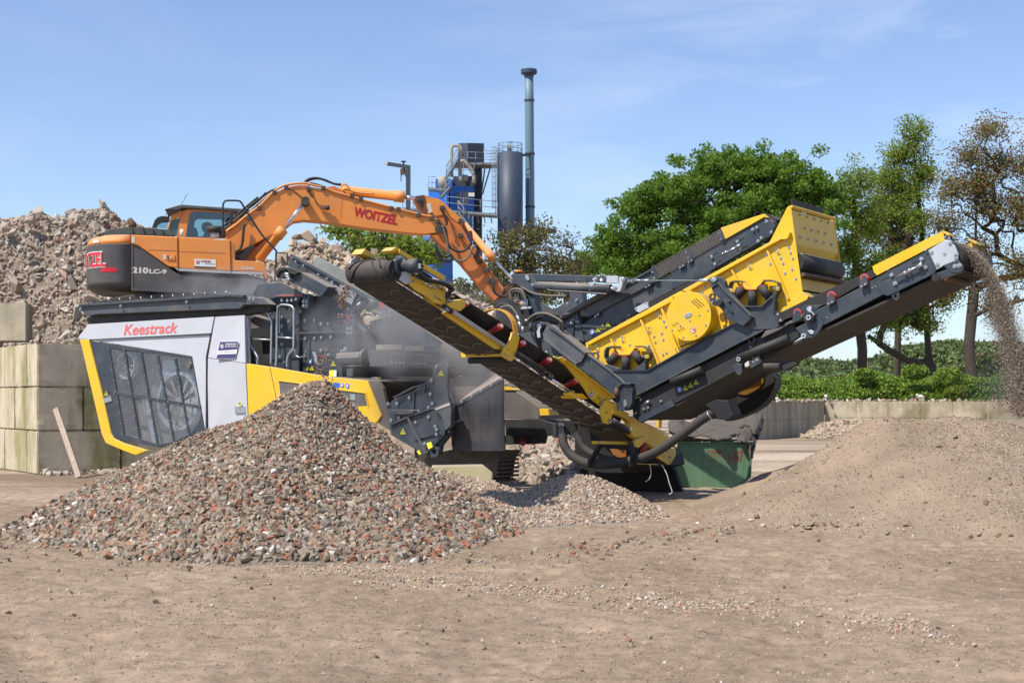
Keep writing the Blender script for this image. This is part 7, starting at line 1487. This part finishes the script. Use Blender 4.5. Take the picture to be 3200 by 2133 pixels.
# undercarriage
MB().plate(EP, px('c2 280,1262 420,1225 620,1195 900,1188 1480,1192 1720,1215 1720,1300 280,1300'), .05, .55).build('crawler_track', M['track'], exc, .04)
MB().plate(EP, px('c2 280,1262 420,1225 620,1195 900,1188 1480,1192 1720,1215 1720,1300 280,1300'), 2.2, .55).build('crawler_track', M['track'], exc, .04)
tt = MB()
for k in range(20): u_ = px(f'c2 {960+k*27},{1183+.3*k}')[0]; tt.plate(EP, [(u_[0], u_[1], 0), (u_[0]+5, u_[1], 0), (u_[0]+5, u_[1]+4, 0), (u_[0], u_[1]+4, 0)], .02, .6)
tt.build('track_pads', M['track'], exc)
plate('slewing_ring', EP, px('c2 900,1150 1500,1165 1480,1215 920,1210'), .7, 1.3, M['track'], exc)
# boom
BO = 1.15
bm1 = plate('boom', EP, px('c3 -285,690 -100,505 100,335 160,300 260,252 380,236 480,240 660,268 745,300 1000,372 1460,492 1560,512 1625,545 1650,600 1620,650 1560,655 1500,662 1380,655 1000,612 620,555 430,538 330,552 270,600 -60,775 -190,838 -250,760'), BO, .42, Og, exc, bev=.02)
plate('boom_mount', EP, px('c2 1520,850 1560,830 1680,760 1700,770 1600,890 1525,890'), BO-.1, .6, M['void'], exc)
plate('boom_foot', EP, px('c2 1600,890 1690,780 1720,775 1800,700 1830,720 1700,900'), BO+.1, .3, Og2, exc)
plate('boom_weld', EP, px('c3 772,330 776,330 752,535 748,535'), BO-.004, .004, Og2, bm1, bev=0)
plate('cylinder_lug', EP, px('c3 640,240 700,232 760,262 790,300 740,300 660,270'), BO+.05, .3, Og2, exc)
def hyd(s, off, r, rr_, m=Og, nm='boom_cylinder'):
    p = px(s); a, b_, c_ = [EP.at(q[0], q[1], off) for q in p]; d_ = (b_-a).normalized(); L = (b_-a).length; o = MB().tube([a, b_-d_*.25, b_-d_*.249, b_-d_*.02, b_], [r, r, r*1.22, r*1.22, r*.9], 20).build(nm, m, exc); MB().cyl(b_, c_, rr_, 14).build('cylinder_rod', M['chrome'], o); return o
hyd('c2 1735,890 1958,612 2148,372', BO-.25, .105, .045); hyd('c2 1650,870 1880,610 2100,372', BO+.60, .10, .045, Og2)
ptube('cylinder_pipe', pl(EP, 'c2 1715,895 1740,850 1850,710 1890,640 1905,620', BO-.32), .018, Og, exc)
pp = px('c2 2152,362')[0]; q = EP.at(pp[0], pp[1], BO-.38); MB().cyl(q, q+EP.n*.40, .10, 18).build('boom_pin', M['track'], exc)
hyd('c3 745,268 1325,330 1440,345', BO+.21, .115, .05, Og, 'stick_cylinder')
ptube('cylinder_pipe', pl(EP, 'c3 760,240 780,215 815,230 860,280 1000,300 1050,292', BO+.05), .022, Og, exc)
# pipes and hoses along the boom
ptube('boom_pipe', pl(EP, 'c3 -285,650 -170,570 -90,500 30,410 110,330 165,275 260,225 420,205 500,222 620,250 700,285 850,322 920,345 1000,368 1240,430 1480,490 1560,505 1620,545', BO-.02), .028, Og, exc, 8, 3)
ptube('boom_pipe', pl(EP, 'c3 -270,670 -150,590 -60,520 60,420 140,330 200,285 280,250 400,228 480,236', BO+.10), .022, Og2, exc, 8, 3)
for i, s_ in enumerate(['c3 -320,640 -220,570 -130,490 -40,400 40,340 90,290', 'c3 -310,660 -200,600 -100,520 -20,430 60,360 130,300 180,270', 'c3 -300,630 -190,540 -90,450 0,380 80,310 150,268 230,240', 'c3 -290,690 -180,610 -80,545 10,450 90,370', 'c3 -330,610 -230,545 -150,470 -60,395 20,330']): ptube('hydraulic_hose', pl(EP, s_, BO+.02+.07*i), .026, M['dkgrey'] if i % 2 else Bk, exc, 7, 4)
for i, s_ in enumerate(['c3 420,208 470,170 540,160 620,180 690,210 760,218', 'c3 440,200 500,172 570,168 640,192 700,214 755,222', 'c3 480,205 560,225 650,260 760,300 900,345 1050,385']): ptube('hydraulic_hose', pl(EP, s_, BO+.15+.06*i), .026, Bk, exc, 7, 5)
for s_ in ('c3 270,255 330,270 380,310 420,340', 'c3 460,240 480,290 520,340 540,385 580,408 620,412'): ptube('electric_cable', pl(EP, s_, BO-.02), .010, M['void'], exc, 6, 5)
for s_ in ('165,290', '270,245', '470,262', '600,252', '855,322', '935,350', '1205,432', '1270,440', '1450,490', '1570,520', '1620,548', '-60,520', '30,430'): MB().box(EP.at(*px('c3 '+s_)[0][:2], BO), EP.d*.05, EP.n*.05, ZZ*.05).build('pipe_clamp', M['track'], exc, .01)
MB().cyl(EP.at(*px('c3 625,425')[0][:2], BO-.12), EP.at(*px('c3 655,422')[0][:2], BO-.12), .06, 12).build('work_lamp', M['void'], exc); MB().bar(EP.at(*px('c3 575,435')[0][:2], BO-.05), EP.at(*px('c3 630,420')[0][:2], BO-.08), EP.n*.03, ZZ*.03).build('lamp_bracket', M['brown'], exc)
ptube('hydraulic_hose', pl(EP, 'c2 1610,570 1598,650 1590,730 1570,790 1525,820', BO-.1), .030, Bk, exc)
text('company_lettering', 'WOITZEL', EP, 'c3 866,492', 'c3 1258,577', 26, BO-.006, M['redlet'], exc, bold=.045, shear=.18)
# stick
stk = plate('stick', EP, px('c3 1408,350 1430,322 1490,308 1560,330 1640,350 1680,385 1740,440 1830,515 1850,545 1835,580 1870,650 1920,760 2060,935 2135,1045 2215,1140 2195,1190 2130,1255 2000,1130 1830,925 1720,820 1650,765 1560,665 1620,655 1655,600 1590,512 1500,475 1440,410'), BO+.02, .36, Og2, exc, bev=.02)
plate('stick_side_plate', EP, px('c3 1510,340 1640,352 1740,442 1830,520 1800,560 1700,480 1600,500 1540,440'), BO, .03, Og, stk, bev=.004)
plate('pivot_plate', EP, px('c3 1408,350 1430,320 1495,312 1510,345 1490,420 1530,480 1500,480 1450,420'), BO-.01, .03, M['brown'], stk, bev=.004)
for s_, r_ in (('c3 1458,345', 8), ('c3 1630,612', 12), ('c3 1825,540', 7)): a = EP.at(*px(s_)[0][:2], BO-.06); MB().cyl(a, a+EP.n*.55, r_*a.y/F, 18).build('pivot_pin', M['track'], stk)
plate('label_plate', EP, px('c3 1518,390 1552,383 1575,462 1540,475'), BO-.006, .004, M['plaster'], stk, bev=0)
hyd('c3 1850,570 2120,885 2290,1075', BO+.15, .085, .04, Og, 'bucket_cylinder')
for i, s_ in enumerate(['c3 1655,425 1680,500 1700,560 1690,580', 'c3 1640,560 1690,620 1710,740 1760,800 1850,810 1915,740 1920,660 1905,630', 'c3 1660,580 1700,700 1720,820 1780,890 1850,895 1900,850 1930,780 1960,765', 'c3 1605,740 1610,830 1660,890 1720,905 1760,880', 'c3 1600,760 1640,840 1700,860 1740,830', 'c3 2115,1080 2120,1160 2150,1200 2210,1215 2260,1200']): ptube('hydraulic_hose', pl(EP, s_, BO-.12-.03*i), .028, M['dkgrey'] if i in (2, ) else Bk, exc, 8, 6)
ptube('stick_pipe', pl(EP, 'c3 1655,430 1760,570 1830,680 1900,770 1960,850 2040,960 2100,1060', BO-.03), .02, Og2, exc)
ptube('stick_pipe', pl(EP, 'c3 1930,760 1980,830 2040,920 2100,1000', BO-.04), .024, Og, exc)
for s_ in ('1660,425', '1820,672', '1960,855', '1985,820', '2050,980', '2085,965', '1990,905', '2080,1070', '2115,1085'): MB().box(EP.at(*px('c3 '+s_)[0][:2], BO-.03), EP.d*.06, EP.n*.04, ZZ*.05).build('pipe_clamp', M['track'], exc, .01)
plate('bucket_link', EP, px('c3 2180,1130 2215,1140 2290,1080 2310,1100 2250,1200 2200,1240 2150,1260'), BO+.05, .28, M['brown'], exc, bev=.01)

# operator
def person():
    c = EP.at(*px('c2 1275,690')[0][:2], CO+.45); hz = EP.at(*px('c2 1275,628')[0][:2], CO+.45)
    vs = [c-ZZ*.35, c-ZZ*.1, c+ZZ*.10, c+ZZ*.20+EP.d*.02, hz+EP.d*.02-ZZ*.08, hz+ZZ*.0, hz+ZZ*.13, c+ZZ*.05+EP.n*.2, c-ZZ*.15+EP.n*.24+EP.d*.15, c-ZZ*.12+EP.n*.2+EP.d*.40, c+ZZ*.05-EP.n*.2, c-ZZ*.15-EP.n*.24+EP.d*.15, c-ZZ*.12-EP.n*.2+EP.d*.40, c-ZZ*.40+EP.n*.1+EP.d*.4, c-ZZ*.40-EP.n*.1+EP.d*.4]
    es = [(0, 1), (1, 2), (2, 3), (3, 4), (4, 5), (5, 6), (2, 7), (7, 8), (8, 9), (2, 10), (10, 11), (11, 12), (0, 13), (0, 14)]
    rad = [.15, .15, .17, .08, .07, .12, .095, .07, .05, .04, .07, .05, .04, .09, .09]
    me = bpy.data.meshes.new('person'); me.from_pydata([tuple(v-c) for v in vs], es, []); me.materials.append(mat('dark_work_clothes', (.03, .028, .03), .9)); o = bpy.data.objects.new('person', me); COL.objects.link(o); o.location = c
    o.modifiers.new('skin', 'SKIN'); 
    for i, r_ in enumerate(rad): me.skin_vertices[0].data[i].radius = (r_, r_)
    me.skin_vertices[0].data[0].use_root = True
    s_ = o.modifiers.new('sub', 'SUBSURF'); s_.levels = 1; s_.render_levels = 2
    tag(o, 'operator in dark clothes sitting in the cab of the orange excavator', 'person')
    cap = MB().tube([hz-ZZ*.0+EP.d*.02, hz+ZZ*.10, hz+ZZ*.17, hz+ZZ*.20], [.125, .135, .11, .03], 14).build('hair', M['brown'], o)
person()
# ================================================================== GREEN SKIP WITH TARPAULIN
GP = Plane(2120, 24.4, (1, .06))
M['skipgreen'] = mat('green_skip_paint', (.13, .25, .145), .6, var=.18, vscale=3, streak=True, dust=(.22, .15, .09), dustamt=.25)
sk0 = thing('skip', 'dark green steel skip with faded red number 687 on its side', 'skip', foot(GP.at(2220, 1535, .6)))
mb = MB().plate(GP, px('c8 1380,680 2070,672 2055,800 2010,1005 1880,1130 1430,1140 1345,880'), 0, .05); mb.build('front_wall', M['skipgreen'], sk0, .01)
MB().plate(GP, px('c8 1380,680 2070,672 2050,1000 1900,1130 1430,1140 1345,880'), 1.55, .05).build('rear_wall', M['skipgreen'], sk0)
MB().plate(GP, px('c8 2010,1005 1880,1130 1430,1140 1430,1132 1876,1122 2003,1000'), .05, 1.5).build('floor_plate', M['skipgreen'], sk0)
MB().plate(GP, px('c8 2070,672 2062,672 2045,800 2003,1005 2010,1005 2055,800'), .05, 1.5).build('end_wall', M['skipgreen'], sk0)
MB().strip(GP, px('c8 1380,682 2070,674'), 5, -.04, .1).build('rim', M['skipgreen'], sk0, .01)
MB().plate(GP, px('c8 1270,880 1345,880 1430,1140 1180,1150 900,1100 900,900'), .35, .8).build('skip_end', mat('shade_darkened_green', (.02, .045, .03), .7), sk0)  # skip green darkened in colour, shade of this end painted in
ss_ = MB()
for k in range(3): ss_.plate(GP, px(f'c8 {1290+k*25},{900+k*80} {1335+k*22},{925+k*85} {1345+k*22},{965+k*85} {1300+k*25},{945+k*80}'), .34, .008)
ss_.build('hazard_stripes', M['redlet'], sk0)
fr_ = mat('faded_red_paint', (.45, .06, .05), .7, var=.05)
text('number_lettering', '6', GP, 'c8 1842,864', 'c8 1876,864', 38, -.006, fr_, sk0, bold=.0); text('number_lettering', '8', GP, 'c8 1890,864', 'c8 1924,864', 38, -.006, fr_, sk0, bold=.0); text('number_lettering', '7', GP, 'c8 1938,864', 'c8 1972,864', 38, -.006, fr_, sk0, bold=.0)
text('company_lettering', 'WOITZEL', GP, 'c8 1690,780', 'c8 1790,780', 10, -.006, fr_, sk0, bold=.02); text('company_lettering', 'Entsorgung', GP, 'c8 1705,815', 'c8 1790,812', 7, -.006, fr_, sk0); text('company_lettering', 'Tel. 0 54 21 / 10 0', GP, 'c8 1650,850', 'c8 1790,846', 4.5, -.006, fr_, sk0)
MB().plate(GP, px('c8 1650,755 1683,755 1683,800 1650,800'), -.004, .003, holes=[px('c8 1654,761 1679,761 1679,794 1654,794')]).build('logo_mark', fr_, sk0)
# tarpaulin draped over the load
M['tarp'] = mat('grey_tarpaulin', (.085, .073, .065), .8, var=.3, vscale=3, bump=.8, bscale=8, dust=(.10, .085, .072), dustamt=.4)
toppx = [(1290, 520), (1370, 450), (1450, 500), (1560, 520), (1680, 470), (1790, 480), (1900, 450), (2020, 420), (2090, 398), (2140, 405), (2160, 440), (2165, 500)]
botpx = [(1300, 600), (1390, 640), (1460, 640), (1570, 625), (1680, 645), (1800, 640), (1900, 655), (1960, 690), (2020, 740), (2050, 800), (2058, 830), (2075, 760)]
nu, nv = 60, 26; VV = []
for j in range(nv):
    for i in range(nu):
        s_ = i/(nu-1); t = j/(nv-1); k = s_*11; a = int(min(k, 10)); f_ = k-a
        T_ = [toppx[a][q]*(1-f_)+toppx[a+1][q]*f_ for q in (0, 1)]; B_ = [botpx[a][q]*(1-f_)+botpx[a+1][q]*f_ for q in (0, 1)]
        x = T_[0]*(1-t)+B_[0]*t; y = T_[1]*(1-t)+B_[1]*t; dep = .95*(1-t)**1.3-.08; wr = .42*float(fbm(s_*7+t*3, t*5-s_*4, 1.3, 4, 3))+.04*math.sin(s_*34+t*9)*t
        p_ = px(f'c8 {x},{y}')[0]; VV.append(GP.at(p_[0], p_[1], dep+wr*1.3)+ZZ*wr*.5)
idx = np.arange(nu*nv).reshape(nv, nu); Q_ = np.stack([idx[:-1, :-1], idx[:-1, 1:], idx[1:, 1:], idx[1:, :-1]], -1).reshape(-1, 4)
tp2 = link('tarpaulin', np_mesh('tarpaulin', [v[:] for v in VV], Q_, True), M['tarp'], None, GP.at(2230, 1340, .5)); so = tp2.modifiers.new('thick', 'SOLIDIFY'); so.thickness = .012
tag(tp2, 'dark grey tarpaulin draped in folds over the green skip', 'tarpaulin')
MB().plate(GP, px('c8 1380,690 1400,660 1500,640 1700,660 2040,665 2060,690'), .15, 1.2).build('load', M['rubblebed'], sk0)

# ================================================================== FALLING MATERIAL
M['falling'] = island_mat('falling_grit', [(4, (.24, .19, .145)), (3, (.31, .25, .19)), (1, (.14, .11, .085)), (1, (.42, .37, .31))], bump=0)
def stream(name, label, pts, P, w0, w1, n, s0, s1, m, depth=.9, skew=1.6, off=.1, cat='falling material', pw=.7):
    pts = px(pts); q = np.array([(a[0], a[1]) for a in pts]); t = RNG.random(n)**pw*(len(q)-1); i = np.minimum(t.astype(int), len(q)-2); f_ = (t-i)[:, None]; c = q[i]*(1-f_)+q[i+1]*f_
    tt_ = t/(len(q)-1); wd = w0+(w1-w0)*tt_; c = c+np.stack([RNG.normal(size=n)*wd*.5, RNG.normal(size=n)*4], 1)
    o_ = off+depth*RNG.random(n); Pp = np.array([P.at(a[0], a[1], b_)[:] for a, b_ in zip(c, o_)]); S = s0+(s1-s0)*RNG.random(n)**2.2
    V, T = scatter(Pp, S, CRUMB); o = link(name, np_mesh(name, V, T), m, None); tag(o, label, cat, None, 'stuff'); return o
HP = Plane(2900, 19.0, DD)
stream('falling_sand', 'stream of crushed sand pouring off the right conveyor head', 'C 1800,190 1900,215 1985,300 2060,420 2120,560 2170,720 2215,880 2270,1080 2310,1250 2340,1420 2370,1560', HP, 15, 58, 60000, .0035, .012, M['falling'], 1.1, off=.1)
stream('falling_sand', 'loose grains scattering around the stream of falling sand', 'C 1900,230 2060,420 2140,560 2200,720 2250,880 2300,1080 2340,1250 2370,1420', HP, 60, 190, 5000, .003, .009, M['falling'], 1.3, off=.0)
stream('belt_load', 'thick brown layer of crushed sand running over the right conveyor head drum', 'C 1640,170 1760,165 1860,190 1930,240 1980,310 2020,390', HP, 12, 26, 15000, .005, .014, M['falling'], 1.15, off=.12)
FP = Plane(1060, 17.4, CC)
stream('falling_stones', 'small stones dropping from the left conveyor head', 'c3 990,880 800,1130 790,1180 770,1260 760,1320', FP, 6, 16, 60, .006, .014, M['stones'], .2, off=.3)
def clump(label, pts, wpx, n, s0, s1): 
    pts = px(pts); c = np.array([pts[RNG.integers(0, len(pts))][:2] for _ in range(n)]); c = c+RNG.normal(size=(n, 2))*wpx; Pp = np.array([at(a[0], a[1], 17.45+RNG.uniform(-.12, .12))[:] for a in c]); V, T = scatter(Pp, s0+(s1-s0)*RNG.random(n)**1.5, ROCKS)
    tag(link('falling_stones', np_mesh('falling_stones', V, T), M['stones'], None), label, 'falling stones', None, 'stuff')
clump('cluster of small stones falling in the air in front of the crusher body', 'c3 800,1130 795,1160 780,1190 765,1220 760,1250 810,1200 775,1290', 5.5, 330, .006, .017)
clump('few pale stones falling lower in the air', 'c3 745,1375 740,1400 745,1440 750,1365', 3, 22, .006, .015)
clump('stones dropping just above the tip of the large stone pile', 'c4 640,750 660,790 680,740 700,700 650,820 690,850 730,625', 7, 130, .006, .016)
pq = px('c5 270,170 300,175 330,185 360,190 400,185 300,200 340,205'); c = np.array([pq[RNG.integers(0, 7)][:2] for _ in range(260)])+RNG.normal(size=(260, 2))*np.array([9, 3.5]); Pp = np.array([at(a[0], a[1], 17.55+RNG.uniform(-.15, .15))[:] for a in c]); V, T = scatter(Pp, .006+.02*RNG.random(260)**1.5, ROCKS)
tag(link('belt_load', np_mesh('belt_load', V, T), M['stones'], None), 'small heap of stones riding over the left conveyor head drum', 'stones', None, 'stuff')

# ================================================================== DUST IN THE AIR
def dust(label, c, rx, ry, rz, dens, seed, col=(.92, .88, .83)):
    bm = bmesh.new(); bmesh.ops.create_icosphere(bm, subdivisions=3, radius=1); me = bpy.data.meshes.new('dust_cloud'); bm.to_mesh(me); bm.free()
    me.transform(Matrix.Diagonal((rx, ry, rz, 1))); m = bpy.data.materials.new('airborne_dust'); m.use_nodes = True; n = m.node_tree; n.nodes.clear()
    o_ = n.nodes.new('ShaderNodeOutputMaterial'); v = n.nodes.new('ShaderNodeVolumePrincipled'); v.inputs['Color'].default_value = (*col, 1); v.inputs['Anisotropy'].default_value = .3
    g = n.nodes.new('ShaderNodeTexCoord'); mp = n.nodes.new('ShaderNodeMapping'); mp.inputs['Scale'].default_value = (1/rx, 1/ry, 1/rz); n.links.new(g.outputs['Object'], mp.inputs[0])
    ln = n.nodes.new('ShaderNodeVectorMath'); ln.operation = 'LENGTH'; n.links.new(mp.outputs[0], ln.inputs[0])
    fa = n.nodes.new('ShaderNodeMapRange'); fa.interpolation_type = 'SMOOTHSTEP'; fa.inputs['From Min'].default_value = 1; fa.inputs['From Max'].default_value = .1; n.links.new(ln.outputs['Value'], fa.inputs[0])
    t = n.nodes.new('ShaderNodeTexNoise'); t.inputs['Scale'].default_value = 1.6; t.inputs['Detail'].default_value = 3; mp2 = n.nodes.new('ShaderNodeMapping'); mp2.inputs['Location'].default_value = (seed, seed*2, 0); n.links.new(g.outputs['Object'], mp2.inputs[0]); n.links.new(mp2.outputs[0], t.inputs['Vector'])
    tr = n.nodes.new('ShaderNodeMapRange'); tr.inputs['From Min'].default_value = .38; tr.inputs['From Max'].default_value = .68; n.links.new(t.outputs[0], tr.inputs[0])
    mu = n.nodes.new('ShaderNodeMath'); mu.operation = 'MULTIPLY'; n.links.new(fa.outputs[0], mu.inputs[0]); n.links.new(tr.outputs[0], mu.inputs[1]); m2 = n.nodes.new('ShaderNodeMath'); m2.operation = 'MULTIPLY'; n.links.new(mu.outputs[0], m2.inputs[0]); m2.inputs[1].default_value = dens; n.links.new(m2.outputs[0], v.inputs['Density'])
    n.links.new(v.outputs[0], o_.inputs['Volume']); me.materials.append(m); o = bpy.data.objects.new('dust_cloud', me); COL.objects.link(o); o.location = c; tag(o, label, 'dust', None, 'stuff')
dust('pale dust hanging in front of the crusher body behind the left conveyor', at(1270, 1040, 22.6), 2.0, 1.0, 1.0, 2.9, 1.)
dust('dust rising above the discharge hopper beside the rubber skirt', at(1500, 1150, 21.6), .9, .6, .7, 2.6, 4.)
dust('thin dust drifting over the feed hopper under the excavator', at(760, 905, 26.5), 1.8, .8, .6, 2.2, 7.)
dust('brown dust around the falling sand stream', at(3170, 1170, 20.5), .9, .8, 1.1, 2.0, 9., (.62, .52, .40))
scene.cycles.volume_step_rate = 3; scene.cycles.volume_max_steps = 48; scene.cycles.volume_bounces = 0
